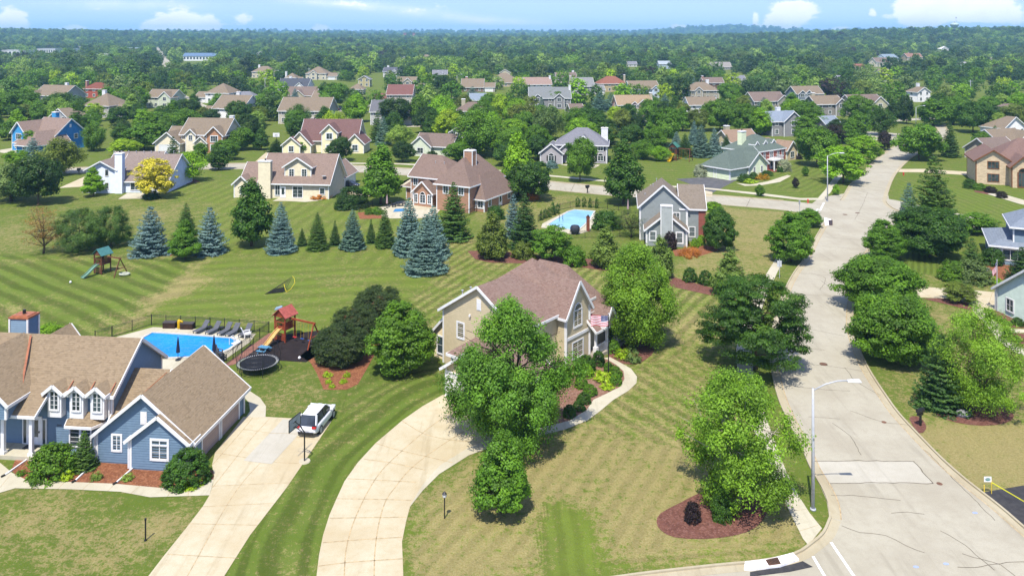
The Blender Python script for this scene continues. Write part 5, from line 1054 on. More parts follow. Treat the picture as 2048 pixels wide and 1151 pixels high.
h.door('f', -4.4, 12.4, .36, 1.0, 2.1, plain('red_door', lin(120, 40, 36)), False); h.win('f', -4.4, 10.7, .9, .9, 1.3, 2, 2)
bd = MB(); bd.box(12.7, 12.95, -4.4, 3, .3, 2.9, h.wm); bd.box(9.7, 12.9, -4.4, -4.2, .3, 2.9, h.wm); h.extra('wall', bd)
for (x, y, z) in ((.5, 2.6, 7.0), (1.7, 2.6, 7.0)): h.vents([(x, y, z)])
sk = MB(); sk.hexa([(.9, .9, 7.72), (2.2, .9, 7.72), (2.2, 1.7, 7.22), (.9, 1.7, 7.22)], [(.9, .9, 7.95), (2.2, .9, 7.95), (2.2, 1.7, 7.45), (.9, 1.7, 7.45)], WHITE); h.extra('skylight', sk)
for (x, y, zt) in ((-.06, -4.6, 5.2), (6.0, -5.85, 5.0), (10.05, -5.85, 5.0)): d = MB(); d.bar((x, y, .1), (x, y, zt), .09, .09, WHITE); h.extra('downspout', d)
# ---------- grey house with white-trimmed chimney
GREYW = linw(146, 152, 148); RG = shingle(lin(154, 140, 122), lin(172, 158, 140))
h = House('slate grey house with white-cornered chimney on its front gable', GREYW, RG, (20.1, 125.6), -8, detail=2, short='the slate grey house'); h.lap = True
h.block(0, 7.2, 0, 9.8, 5.4, 8.7, 'y', (0, 1), .4); h.block(6.4, 9.9, .25, 9.2, 5.2, 8.0, 'x', ov=.35)
h.block(.9, 6.9, -3.5, 0.0, 2.65, 5.1, 'y', ov=.4, o1=True); h.chimney(3.05, 4.75, -4.15, -3.4, 6.2, None, 0, WHITE, False)
h.win('f', -3.5, 1.85, .95, .8, 1.25, 1, 2, .16); h.win('f', -3.5, 5.85, .7, .8, 1.45, 1, 2, .2); h.win('f', 0, 5.6, 3.2, .9, 1.2); h.win('r', 6.9, -1.7, .6, .9, 1.4, 1, 1)
RBR = brickm('red_brick', linw(158, 84, 70), linw(160, 120, 104))
bb = MB(); bb.box(9.0, 10.1, .1, .9, 0, 5.1, RBR); h.extra('brick_pier', bb)
h.win('f', .25, 8.0, .8, .8, 1.4, 1, 2); h.vents([(2.2, 5, 7.6), (2.8, 6.5, 8.2), (.9, 4, 6.2)])
for (x, y, zt) in ((.85, -3.6, 2.5), (6.95, -3.6, 2.5), (-.05, -.08, 5.2), (7.3, -.05, 5.2)): d = MB(); d.bar((x, y, .1), (x, y, zt), .12, .12, WHITE); h.extra('downspout', d)
# ---------- brown house with hip roofs
BRW = lin(180, 124, 88); RB = shingle(lin(152, 128, 114), lin(172, 148, 132))
h = House('brown brick house with many-hipped roof and white bay windows beside the blue spruces', BRW, RB, (-13.2, 147.3), -28, detail=2, wallm=brickm('brown_brick', linw(176, 134, 106), linw(190, 150, 122)), short='the brown brick house')
h.block(-8.8, 0, 3.2, 12.5, 5.3, 8.6, 'x', (0, 1), .5); h.block(-.8, 6.2, 0, 12.5, 5.3, 9.2, 'y', (1, 1), .5)
h.block(3.4, 8.2, 2.0, 13.2, 2.9, 6.2, 'y', (1, 1), .5); h.block(-6.6, -2.4, .9, 4, 2.8, 4.7, 'y', ov=.4)
h.block(-11.2, -8.6, 5, 12, 2.9, 5.6, 'x', (1, 0), .5)
h.chimney(2.3, 4.1, 4.6, 6.0, 10.4, BRW and brickm('brown_brick', BRW, BRW), 4, WHITE)
h.win('f', .9, -4.5, .7, 1.1, 1.5, 2, 3, .18, arch=True); h.win('f', .9, -2.95, .7, .7, 1.5, 2, 3, .16); h.win('f', .9, -6.05, .7, .7, 1.5, 2, 3, .16)
h.win('f', 3.2, -7.7, 3.4, .9, 1.3); h.win('f', 3.2, -7.9, .8, .9, 1.2); h.win('f', 3.2, -1.5, 3.4, .7, 1.3); h.win('f', 0, 1.2, 3.2, 1.0, 1.5); h.win('f', 0, 4.5, 3.2, 1.0, 1.5)
for u in (4.2, 5.9, 7.4): h.win('f', 2.0, u, .8, 1.0, 1.5, 2, 3, .2)
h.door('r', 8.2, 8.0, .2, 1.0, 2.1); h.win('r', 8.2, 4.0, .8, 1.0, 1.4); h.win('r', 8.2, 11.5, .9, 1.0, 1.2)
h.vents([(1, 5, 7.9), (4.5, 7, 6.2), (3.4, 3.6, 7.0), (-3, 6, 7.4), (-5, 6, 7.4), (6.5, 7, 4.9)])
# ---------- tan house with dormer
TW = linw(206, 196, 164); RN = shingle(lin(166, 142, 126), lin(186, 162, 146))
h = House('pale tan house with big dormer, wide chimney and paved patio', TW, RN, (-45.8, 158), -6, detail=2, short='the pale tan house')
h.block(-4.0, 9.9, 0, 9.8, 3.3, 8.1, 'x', ov=.5); h.block(-8.5, -3.8, 1.2, 9, 2.9, 6.2, 'x', ov=.5); h.block(-9.3, -6.2, -.4, 3, 2.9, 4.3, 'y', ov=.4)
h.block(.6, 6.0, .9, 5.6, 6.2, 7.9, 'y', ov=.45, z0=3.4, o1=True); h.win('f', .9, 2.0, 4.2, .9, 1.4, 2, 3); h.win('f', .9, 4.6, 4.2, .9, 1.4, 2, 3)
h.chimney(-4.2, -1.7, -.7, .3, 7.2, None, 0, None, True); h.win('f', 0, -.5, .6, .9, 1.9); h.door('f', 0, .6, .1, .9, 2.1); h.win('f', 0, 3.6, .25, 1.9, 2.1, 2, 3, .14, name='patio_door'); h.win('f', 0, 8.6, 1.0, .9, 1.1, 1, 1)
h.win('f', -.4, -7.6, .8, .7, 1.4, 1, 3)
h.block(4.5, 9.6, 9.6, 18.5, 2.7, 5.0, 'y', ov=.5); h.garage('r', 9.6, 11.8, 2.7, 2.1); h.garage('r', 9.6, 15.6, 4.4, 2.1)
ds = MB(); ds.lathe([(.05, 4.2), (.42, 4.45), (.44, 4.48)], GALV, 14, (8.8, .4)); h.extra('satellite_dish', ds); h.vents([(3, 5, 7.0), (7.5, 5, 7.0)])
# ---------- light blue house
LB = linw(208, 216, 228); RL = shingle(lin(164, 146, 134), lin(184, 166, 152))
h = House('light blue house with tall chimney beside the yellow tree', LB, RL, (-86.6, 163.5), 0, detail=2, short='the light blue house')
h.block(5.5, 16.2, 0, 12.6, 2.5, 6.9, 'x', ov=.4); h.block(0, 5.9, -.6, 11, 4.9, 6.5, 'y', ov=.5); h.block(2, 12, 3, 13, 4.2, 7.2, 'x', ov=.4, corners=False)
h.chimney(5.9, 7.4, -1.0, .2, 8.0); h.win('f', -.6, 4.1, 3.6, .6, 1.2, 1, 1, .1); h.win('f', -.6, 4.1, .9, .6, 1.2, 1, 1, .1)
h.win('f', 0, 10.0, .6, 2.6, 1.5, 3, 1, .14); h.door('f', 0, 14.0, .1, 1.0, 2.0); h.vents([(1.5 + 1.6 * k, 7.5, 7.1) for k in range(9)])
st_ = MB()
for k in range(3): st_.box(-1.2, 0, -.3 + k * .3, 0 + k * .3, .1 + .15 * k, .16 + .15 * k, WHITE)
h.extra('steps', st_)
# ---------- green-roofed brick house
SG = linw(200, 210, 176); RGN = shingle(lin(116, 130, 118), lin(136, 150, 138)); SGM = siding(SG)
h = House('red brick house with green roof, white portico and sage garage', SG, RGN, (57.3, 187.5), 38, detail=2, short='the green-roofed brick house')
h.block(0, 11.5, 0, 9.5, 4.9, 8.0, 'x', (1, 1), .3, corners=False)
bw = MB(); bw.box(-.05, 11.55, -.12, -.01, 0, 4.6, RBR); h.extra('brick_front', bw)
h.block(-13.4, .1, -2.6, 5.0, 2.8, 5.8, 'x', (1, 0), .5); h.block(-7.4, -.6, -3.2, 1, 2.8, 5.4, 'y', ov=.4, o1=True)
h.garage('l', -13.4, -.6, 3.4, 2.1, SGM); h.garage('l', -13.4, 3.1, 2.4, 2.1, SGM); h.win('f', -3.2, -5.4, .9, .6, 1.3); h.win('f', -3.2, -2.6, .9, .6, 1.3)
for u in (1.1, 3.0, 8.5, 10.4): h.win('f', -.12, u, 3.0, .75, 1.3, 2, 2, .07); h.win('f', -.12, u, .6, .75, 1.5, 2, 2, .07)
h.win('f', -.12, 5.75, 3.0, 1.2, 1.4); h.door('f', -.12, 5.75, .3, 1.1, 2.1)
pt = MB(); pt.box(3.9, 7.6, -2.2, -.1, 2.55, 2.85, WHITE); pt.box(3.9, 7.6, -2.2, -.1, 0, .25, RBR)
h.extra('portico_slab', pt)
for u in (4.1, 7.4): c = MB(); c.tube([(u, -2.0, .25), (u, -2.0, 2.55)], .17, WHITE, 10); h.extra('portico_column', c)
rr_ = MB(); rr_.bar((3.95, -2.15, 3.6), (7.55, -2.15, 3.6), .07, .07, WHITE); rr_.bar((3.95, -2.15, 3.6), (3.95, -.1, 3.6), .07, .07, WHITE); rr_.bar((7.55, -2.15, 3.6), (7.55, -.1, 3.6), .07, .07, WHITE)
for k in range(19): rr_.box(3.93 + .2 * k, 3.97 + .2 * k, -2.17, -2.13, 2.85, 3.6, WHITE)
h.extra('balcony_railing', rr_)
for u in (2.4, 5.75, 9.1): h.block(u - .6, u + .6, 1.6, 3.4, 6.3, 6.9, 'y', ov=.2, z0=5.4, corners=False, o1=True); h.win('f', 1.6, u, 5.6, .5, .6, 1, 2, .1)
h.chimney(1.2, 3.0, 5.0, 6.2, 8.9)
# ---------- stone house on the right
STN = brickm('tan_stone', linw(224, 204, 168), linw(196, 160, 124)); RS = shingle(lin(150, 120, 108), lin(170, 140, 126)); CEDAR = plain('cedar_trim', lin(150, 98, 60), .7, .2, .15)
h = House('tan stone house with cedar gables and tall arched entry', TAN, RS, (100.6, 173.5), -20, trim=CEDAR, detail=2, wallm=STN, short='the stone house')
h.block(0, 6.6, 0, 10, 5.2, 7.4, 'y', ov=.5); h.block(4, 24, 2.0, 13, 5.2, 9.3, 'x', (1, 0), .6); h.block(6.2, 10.4, -2.6, 4, 4.6, 6.6, 'y', ov=.5); h.block(10.4, 18, -6.5, 6, 3.2, 6.4, 'y', ov=.5)
h.win('f', 0, 3.3, 3.5, 2.0, 1.4, 3, 2, .14); h.win('f', 0, 3.3, .7, 2.0, 1.5, 3, 2, .14)
h.win('f', -2.6, 8.3, .3, 1.7, 3.0, 3, 3, .25, arch=True, name='entry_window'); h.win('f', -6.5, 14, .8, 1.6, 1.5)
# ---------- blue-grey house right
BG = linw(108, 126, 140); RBG = shingle(lin(150, 160, 172), lin(170, 180, 190))
h = House('blue-grey house with grey roof and lower porch wing by the round bushes', BG, RBG, (67.6, 112.6), -26, detail=2, short='the blue-grey house')
h.block(0, 14, 0, 10, 2.75, 4.6, 'x', (1, 0), .5); h.block(2.6, 16, .8, 9, 5.5, 8.0, 'x', (1, 0), .5)
h.win('f', 0, 2.6, .8, 2.6, 1.35, 3, 1, .16); h.win('f', 0, 6, .8, 2.0, 1.35, 2, 1, .16); h.win('f', .8, 6.4, 3.6, 1.5, 1.2); h.door('f', 0, .7, .1, .8, 2.0)
# ---------- sage house at the right edge
h = House('pale sage green house wall with grey roof at the right edge', linw(192, 206, 190), ROOF_GREY, (57.6, 83.2), 6, detail=2, short='the sage house')
h.block(0, 12, 0, 10.4, 2.6, 6.2, 'x', ov=.3); h.win('l', 0, 8.0, .7, 1.0, 1.3); h.win('l', 0, 4.9, .7, 1.0, 1.3); h.win('l', 0, 2.2, .7, 1.0, 1.3)

# ---------- generic houses further off
def ghouse(cx, by, wpx, label, wall, roof, rot=0, kind='x', st=2, ch=None, gab=(), wing=None, D=None, short=None, shut=None, name='house', flip=False):
    x, y, z = G(cx, by); s_ = FOC / y; Wm = wpx / s_
    E = 4.9 if st == 2 else 2.8; D = D or max(8, min(13, Wm * .7)); wm = None if len(wall) == 4 else wall
    H_ = House(label, wall, roof, (x, y, z), rot, short=short, name=name)
    x0, x1 = -Wm / 2, Wm / 2; wing_w = 0
    if wing:
        ww = Wm * .34
        if wing == 'l': H_.block(x0, x0 + ww + .3, .8, D * .85, 2.7, 5.0, 'x', ov=.4); H_.win('f', .8, x0 + ww * .5, .9, 1.2, 1.1); x0 += ww
        else: H_.block(x1 - ww - .3, x1, .8, D * .85, 2.7, 5.0, 'x', ov=.4); H_.garage('f', .8, x1 - ww * .5, min(4.8, ww * .75), 2.1); x1 -= ww
    Rz = E + D * .5 * .68
    if kind == 'x': H_.block(x0, x1, 0, D, E, Rz, 'x', ov=.45)
    elif kind == 'h': H_.block(x0, x1, 0, D, E, Rz, 'x', (1, 1), .45)
    else: H_.block(x0, x1, 0, D, E, E + (x1 - x0) * .5 * .62, 'y', (0, 1), .45)
    w0 = x1 - x0
    for g, gw in gab:
        c = x0 + w0 * g; H_.block(c - gw / 2, c + gw / 2, -1.3, min(D * .45, gw * .42 / .62 - .3), E, E + gw * .42, 'y', ov=.35, o1=True)
        for k in range(st): H_.win('f', -1.3, c, .8 + 2.7 * k, min(1.6, gw * .4), 1.4)
    n = max(2, int(w0 / 3.2))
    for k in range(n):
        c = x0 + w0 * (k + .5) / n
        if any(abs(c - (x0 + w0 * g)) < gw / 2 + .5 for g, gw in gab): continue
        for q in range(st): H_.win('f', 0, c, .8 + 2.7 * q, 1.1, 1.35, shut=shut)
    for q in range(st): H_.win('l' if flip or cx > 1024 else 'r', x0 if flip or cx > 1024 else x1, D * .5, .8 + 2.7 * q, 1.1, 1.3)
    if ch:
        m_ = ch[1] if len(ch) > 1 else None; cxx = x0 + w0 * ch[0]
        if .06 < ch[0] < .94: H_.chimney(cxx - .7, cxx + .7, D * .52, D * .52 + 1.1, Rz + 1.0, m_, E)
        else: H_.chimney(cxx + (-1.0 if ch[0] < .5 else 0.05), cxx + (-.05 if ch[0] < .5 else 1.0), D * .35, D * .35 + 1.7, Rz + .8, m_)
    return H_
CRM = linw(216, 206, 176); WHT = linw(228, 226, 220); GRY = linw(150, 152, 150); SAG = linw(192, 200, 174); PNK = linw(206, 176, 152); DGY = linw(128, 128, 126); LBL = linw(188, 204, 218); BRT = linw(60, 138, 186)
RED_D = plain('red_door', lin(120, 40, 36)); SHB = plain('black_shutter', (.02, .02, .022, 1)); WCH = plain('white_chimney', (.7, .69, .66, 1)); TCH = plain('tan_chimney', lin(214, 204, 170)); YEL = lin(220, 206, 148)
GH = [
 (118, 262, 50, 'grey house end with tan roof right behind the bright blue house', GRY, ROOF_TAN, -25, 'y', 2),
 (606, 248, 100, 'plain cream two-storey house with patio furniture behind', lin(214, 206, 186), ROOF_TAN, -4, 'x', 2),
 (440, 242, 100, 'white two-storey house with white chimney on the tan roof', WHT, ROOF_TAN, -14, 'x', 2, (.5, WCH), (), 'l'),
 (422, 206, 74, 'white hip-roofed house left of the grey-roofed one', WHT, ROOF_TAN, -8, 'h', 2, None, (), 'l'),
 (485, 208, 50, 'small white house with grey hip roof', WHT, ROOF_GREY, -8, 'h', 1, None, ((.3, 3),), None),
 (318, 216, 58, 'sage house with two stepped tan gables', SAG, ROOF_TAN, -15, 'x', 2, None, ((.8, 6),), None),
 (205, 236, 92, 'low grey house with long tan roof and two small vents', lin(200, 198, 186), ROOF_TAN, -12, 'h', 2, (.35, WCH), (), 'r'),
 (188, 196, 46, 'red-orange brick house with red hip roof and striped chimney', lin(196, 92, 66), lin(150, 92, 76), -6, 'h', 2, (0.02, plain('brick_chimney', lin(196, 150, 130))), (), None),
 (96, 212, 78, 'long grey-white house with stepped tan roofs', lin(206, 206, 196), ROOF_TAN, -18, 'x', 2, (.7, WCH), ((.1, 5),), None),
 (524, 156, 42, 'tan-roofed house peeping over spruces in the distance', CRM, ROOF_TAN, -6, 'h', 2, (.2, WCH), (), None),
 (642, 160, 62, 'cream house with many small front gables in the far row', CRM, ROOF_TAN, -4, 'h', 2, None, ((.4, 5),), 'r'),
 (586, 170, 32, 'white two-storey house with narrow white chimney', WHT, ROOF_TAN, -4, 'h', 2, (.0, WCH), (), 'r'),
 (585, 182, 60, 'dark-roofed house with white gable peaks', WHT, lin(96, 100, 108), -4, 'x', 1, (.3, WCH), ((.75, 5),), None),
 (598, 202, 66, 'tan house with broad brown roof behind the plain cream house', lin(206, 196, 164), ROOF_BR, -4, 'x', 1, None, ((.5, 6),), None),
 (642, 206, 36, 'low tan-roofed wing behind the round trees', CRM, ROOF_TAN, -6, 'x', 1),
 (783, 156, 34, 'white house with tall white chimney and dark roof', WHT, lin(110, 112, 120), -6, 'x', 2, (.2, WCH), ((.7, 4),), None),
 (812, 180, 38, 'tan and grey house with stepped gables', lin(196, 186, 156), ROOF_TAN, -3, 'x', 2, None, ((.6, 5),), None),
 (843, 188, 26, 'small tan-roofed garage house', lin(214, 210, 200), ROOF_TAN, -3, 'x', 1),
 (712, 188, 28, 'low cream house between round trees', CRM, ROOF_TAN, 0, 'h', 1),
 (728, 174, 22, 'yellow gable house with grey roof', YEL, ROOF_GREY, 0, 'y', 2),
 (786, 210, 76, 'house with big brick-red roof', lin(200, 192, 176), lin(146, 104, 96), 0, 'x', 2, None, (), 'l'),
 (880, 162, 28, 'white house behind the purple tree in the far row', WHT, ROOF_GREY, 4, 'x', 2),
 (956, 184, 66, 'brown ranch house with long tan roof', lin(150, 120, 100), ROOF_TAN, 0, 'x', 1, (.2, plain('brick_chimney', lin(196, 150, 130))), (), 'r'),
 (1008, 170, 36, 'cream house half hidden at the right of the ranch house', CRM, ROOF_TAN, 0, 'h', 2),
 (783, 250, 84, 'white and grey house with slate roof behind the dark oak', lin(206, 206, 202), lin(130, 130, 134), 0, 'x', 2, None, (), 'r'),
 (866, 312, 78, 'sage garage house with brown roof and twin gables', SAG, ROOF_BR, -18, 'x', 1, None, ((.2, 6),), None),
 (913, 298, 26, 'narrow sage front with tall white-trimmed gable', SAG, ROOF_BR, -10, 'y', 2),
 (945, 248, 60, 'tan house with broad brown roof and pale chimney', lin(196, 186, 160), ROOF_BR, 4, 'h', 2, (.2, TCH), (), None),
 (955, 212, 30, 'house with light blue-grey roof', GRY, lin(158, 172, 184), 0, 'x', 1),
 (1100, 218, 82, 'grey-roofed house with two white dormered gables', DGY, lin(148, 152, 150), 0, 'x', 2, (.97, WCH), ((.2, 4), (.72, 4.5)), None),
 (1156, 238, 26, 'brown roof end between dark trees', lin(170, 160, 140), ROOF_BR, 12, 'x', 1),
 (1076, 186, 54, 'pinkish-roofed house with white upper porch', WHT, lin(182, 156, 142), 6, 'x', 2, (.95, WCH), (), None),
 (1025, 174, 40, 'low cream house behind round green trees', lin(214, 200, 158), ROOF_TAN, 4, 'x', 1),
 (1133, 170, 40, 'brown-roofed house with white chimney in the far row', CRM, ROOF_BR, 6, 'x', 2, (.9, WCH), (), None),
 (1178, 190, 66, 'grey-roofed house with hipped garage', lin(170, 170, 164), lin(160, 160, 158), 6, 'x', 2, (0, TCH), (), 'r'),
 (1226, 184, 56, 'cream house with salmon-red roof and yellow chimney', lin(216, 196, 150), lin(166, 112, 92), 6, 'h', 2, (.95, TCH), (), None),
 (1290, 196, 60, 'light blue-white house with tan roof and stepped gables', LBL, ROOF_TAN, 10, 'x', 2, None, ((.85, 4),), None),
 (1271, 234, 72, 'pink brick gabled house with tall sage chimney', lin(208, 164, 140), lin(186, 162, 130), 6, 'x', 2, (.98, TCH), ((.7, 5), (.45, 3)), None),
 (1408, 200, 62, 'hip-roofed tan house with white chimney', lin(190, 182, 160), ROOF_TAN, 6, 'h', 2, (.75, WCH), ((.3, 4),), None),
 (1407, 234, 58, 'white two-storey house with plain tan roof', WHT, ROOF_TAN, 6, 'x', 2, None, (), None),
 (1428, 182, 40, 'brown brick house with tan roof and end chimney', lin(130, 96, 80), ROOF_BR, 6, 'x', 2, (.05, plain('brick_chimney', lin(196, 150, 130))), (), None),
 (1480, 168, 24, 'grey-roofed house almost hidden by trees', GRY, ROOF_GREY, 6, 'x', 1),
 (1540, 214, 68, 'long tan-roofed house with grey end gable', lin(170, 166, 150), ROOF_BR, 12, 'x', 1, None, ((.9, 6),), None),
 (1620, 208, 58, 'blue-grey gabled house with arched white window', lin(124, 138, 146), ROOF_TAN, 12, 'x', 2, None, ((.15, 4), (.4, 4)), None),
 (1660, 232, 62, 'grey clapboard house with pale chimney and tan roof', lin(158, 154, 144), ROOF_TAN, 14, 'x', 2, (.15, TCH), ((.85, 5),), None),
 (1738, 232, 70, 'cream-yellow house with layered tan gables', lin(208, 204, 168), ROOF_BR, 14, 'x', 2, None, ((.15, 5), (.8, 7)), None),
 (1752, 250, 22, 'white portico front with small gable', WHT, ROOF_GREY, 12, 'y', 2),
 (1848, 204, 30, 'small white house with steep gables and white chimney', WHT, ROOF_TAN, 16, 'y', 2, (.6, WCH), (), None),
 (1670, 268, 36, 'house end with smooth blue-grey roof beside the purple plum', lin(206, 196, 186), lin(160, 172, 184), 20, 'x', 1),
 (1572, 272, 62, 'dark grey gable house with blue-grey roof behind the brick house', DGY, lin(160, 172, 186), 14, 'x', 2, (.5, WCH), ((.7, 7),), None),
 (1560, 322, 80, 'tan stucco house with broad brown roof right behind the brick house', lin(214, 196, 150), lin(176, 150, 126), 40, 'h', 1, None, ((.85, 5),), None),
 (1490, 302, 66, 'low tan house with cream chimneys left of the green roof', lin(206, 194, 150), lin(176, 150, 126), 20, 'x', 1, (.2, TCH), (), None),
 (2040, 244, 80, 'long brown-roofed house at the right edge above the white gable', lin(196, 180, 150), ROOF_BR, 18, 'h', 1),
 (2030, 272, 66, 'white gable house with tan roof at the right edge', WHT, ROOF_TAN, 24, 'y', 1, None, (), None),
 (2025, 300, 76, 'low tan-roofed house between the white gable and the stone house', lin(190, 190, 180), ROOF_TAN, 18, 'x', 1, None, ((.9, 6),), None),
 (2010, 322, 70, 'grey-tan roof with small spruces in front, behind the stone house', lin(190, 180, 160), ROOF_BR, 18, 'x', 1),
 (1772, 134, 42, 'cream hillside house with brown roof', CRM, ROOF_BR, 10, 'x', 2, None, ((.7, 5),), None),
 (1784, 124, 40, 'hillside house with two pale blue roofs', LBL, lin(158, 176, 186), 30, 'x', 2, None, ((.5, 5),), None),
 (1830, 122, 32, 'tan hillside house with reddish roof and chimneys', lin(206, 186, 140), lin(170, 130, 110), 6, 'x', 2, (.3, plain('brick_chimney', lin(196, 150, 130))), (), None),
 (1720, 140, 20, 'low red-roofed hillside house', PNK, lin(170, 116, 100), 6, 'x', 1),
 (1890, 104, 16, 'white gable of a hillside house', WHT, WHT, 10, 'y', 2),
 (1926, 136, 24, 'white flat-looking hillside house', WHT, lin(206, 206, 206), 10, 'x', 1),
 (1982, 126, 20, 'small tan hillside gable among trees', CRM, ROOF_TAN, 10, 'y', 1),
 (1770, 152, 22, 'tan hillside roof below the cream house', CRM, ROOF_TAN, 6, 'x', 1),
 (1690, 168, 20, 'grey hillside roof half sunk in trees', GRY, ROOF_GREY, 6, 'x', 1),
 (1440, 140, 48, 'long low grey building roof in the tree belt', lin(190, 186, 176), lin(170, 164, 156), 4, 'x', 1),
 (1330, 138, 24, 'pale blue gable house deep in the tree belt', LBL, lin(190, 200, 206), 4, 'x', 2),
 (1265, 134, 18, 'pale grey house in the tree belt', WHT, ROOF_GREY, 4, 'x', 1), (1097, 122, 12, 'orange-brick house in the tree belt', PNK, lin(196, 130, 100), 0, 'y', 2),
 (735, 124, 24, 'dark-roofed house with brick chimney in the tree belt', lin(120, 90, 80), lin(90, 92, 104), 0, 'x', 2), (808, 126, 12, 'blue-roofed pale house in the tree belt', PNK, lin(150, 170, 190), 0, 'y', 2), (852, 122, 20, 'tan-roofed house in the tree belt', CRM, ROOF_TAN, 0, 'h', 2), (520, 114, 14, 'white house in the left tree belt', WHT, lin(196, 200, 206), 0, 'y', 2),
 (1010, 152, 20, 'tiny tan roof peeping over the round trees', CRM, ROOF_TAN, 0, 'y', 1),
]
for g in GH:
    g = list(g) + [None] * (15 - len(g))
    ghouse(*g[:10], g[10] or (), g[11], shut=g[14])

h = House('bright blue house with brown roof and steep gables at the far left', BRT, RN, (*P(24, 300), 0), -24, short='the bright blue house')
h.block(0, 5.6, 0, 12, 5.2, 8.0, 'y', ov=.5); h.block(3, 13.5, 3.2, 12.5, 4.6, 8.6, 'x', ov=.5); h.block(8.5, 15.2, -4.5, 6, 2.8, 5.8, 'y', (1, 0), ov=.5)
h.chimney(5.2, 6.8, 8.2, 9.4, 10.0, None, 5); h.win('f', 0, 2.8, 3.2, 2.0, 1.5, 3, 2); h.win('f', 0, 1.9, .8, .9, 1.6); h.door('f', 0, 4.2, .1, 1.0, 2.1, RED_D); h.shed(3.2, 6.2, -1.6, 0, 2.5, 3.2, 'y0', walls=False)
h.win('f', 3.2, 7.2, 3.2, 1.0, 1.3); h.gvent('r', 13.5, 7.8, 6.2); h.win('r', 13.5, 9.5, 3.0, 1.0, 1.2); h.win('f', -4.5, 11.8, .8, 1.4, 1.2)
h = House('cream house with brick gable and arched entry behind the light blue house', CRM, ROOF_TAN, (*P(352, 304), 0), -6, short='the cream and brick house')
h.block(1.0, 13.5, 1.0, 11, 5.0, 8.8, 'x', ov=.5); h.block(-4.0, 3.0, 2.0, 10, 3.2, 6.4, 'x', ov=.5); h.block(-5.2, 1.8, -1.5, 5, 2.8, 5.6, 'y', ov=.5, o1=True)
h.block(9.0, 13.6, -.6, 3, 5.0, 7.2, 'y', ov=.5, wall=brickm('orange_brick', linw(196, 140, 104), linw(200, 160, 130)), o1=True); h.block(2.6, 5.4, .4, 2, 5.0, 6.3, 'y', ov=.4, o1=True); h.block(5.8, 9.2, -.8, 2, 2.9, 4.4, 'y', ov=.4, o1=True)
h.win('f', -.6, 11.3, 3.1, 1.9, 1.5, 3, 2, .2); h.win('f', -.6, 11.3, .7, 1.9, 1.5, 3, 2, .2); h.win('f', .4, 4.0, 3.3, 1.0, 1.3); h.win('f', -.8, 7.5, .4, 1.5, 1.5, 2, 2, .2, arch=True); h.garage('f', -1.5, -1.7, 4.6, 2.1); h.win('f', 1.0, 3.6, .8, 1.1, 1.4); h.chimney(12.2, 13.4, 6.5, 7.6, 9.3, WCH, 5)
h = House('cream house with reddish brown roof and three front gables', linw(222, 212, 168), shingle(lin(140, 106, 100), lin(160, 126, 116)), (*P(585, 307), 0), -2, short='the cream house with the reddish roof')
h.block(1.5, 17.0, 2.4, 12.5, 3.6, 8.6, 'x', ov=.5); h.block(-.8, 5.2, -.6, 6.2, 2.8, 6.0, 'y', ov=.45, o1=True); h.block(-2.2, 2.6, -1.8, .2, 2.7, 4.7, 'y', ov=.4, o1=True); h.block(7.8, 12.0, .8, 6.2, 5.9, 7.9, 'y', ov=.45, o1=True); h.block(14.6, 19.4, .6, 8, 2.9, 5.3, 'y', ov=.45)
h.win('f', -1.8, .2, .8, 1.2, 1.4, 2, 2, .2); h.win('f', .8, 9.9, 3.9, 1.5, 1.5, 2, 2, .3); h.win('f', .8, 9.9, .7, 1.5, 1.5, 2, 2, .3); h.win('f', .6, 17, .8, 1.4, 1.5, 2, 2, .25); h.win('f', 2.4, 13.3, .8, 1.0, 1.3); h.chimney(3.0, 4.0, 8.5, 9.4, 8.3, TCH, 4)
h = House('grey-violet house with hip roof, black shutters and white trim', linw(152, 148, 148), ROOF_GREY, (*P(1112, 325), 0), -8, short='the grey-violet house')
h.block(0, 12.8, 0, 10, 4.8, 8.3, 'x', (1, 1), .5); h.block(5.0, 9.0, -.9, 3, 4.8, 7.0, 'y', ov=.4, o1=True); h.block(-3.8, 1.8, -2.2, 3.4, 2.8, 5.0, 'y', ov=.4); h.block(.6, 4.2, -1.2, 2, 3.2, 4.9, 'y', ov=.4, z0=2.7, o1=True)
h.win('f', -2.2, -1.0, .8, 1.3, 1.2, 2, 2, .15, arch=True, shut=SHB); h.win('f', 0, 11.2, .7, 1.3, 1.2, 2, 2, .12, arch=True, shut=SHB); h.win('f', 0, 11.2, 3.2, 1.2, 1.3, shut=SHB); h.win('f', 0, 2.2, 3.4, .9, 1.1, shut=SHB); h.win('f', -.9, 7.0, 3.1, 1.4, 1.4); h.door('f', 0, 3.4, .1, 1.0, 2.1); h.chimney(11.2, 12.9, 6, 7.2, 8.1, WCH, 4.4)
for u in (.8, 4.0): c = MB(); c.tube([(u, -1.1, 0), (u, -1.1, 2.8)], .14, WHITE); h.extra('porch_post', c)
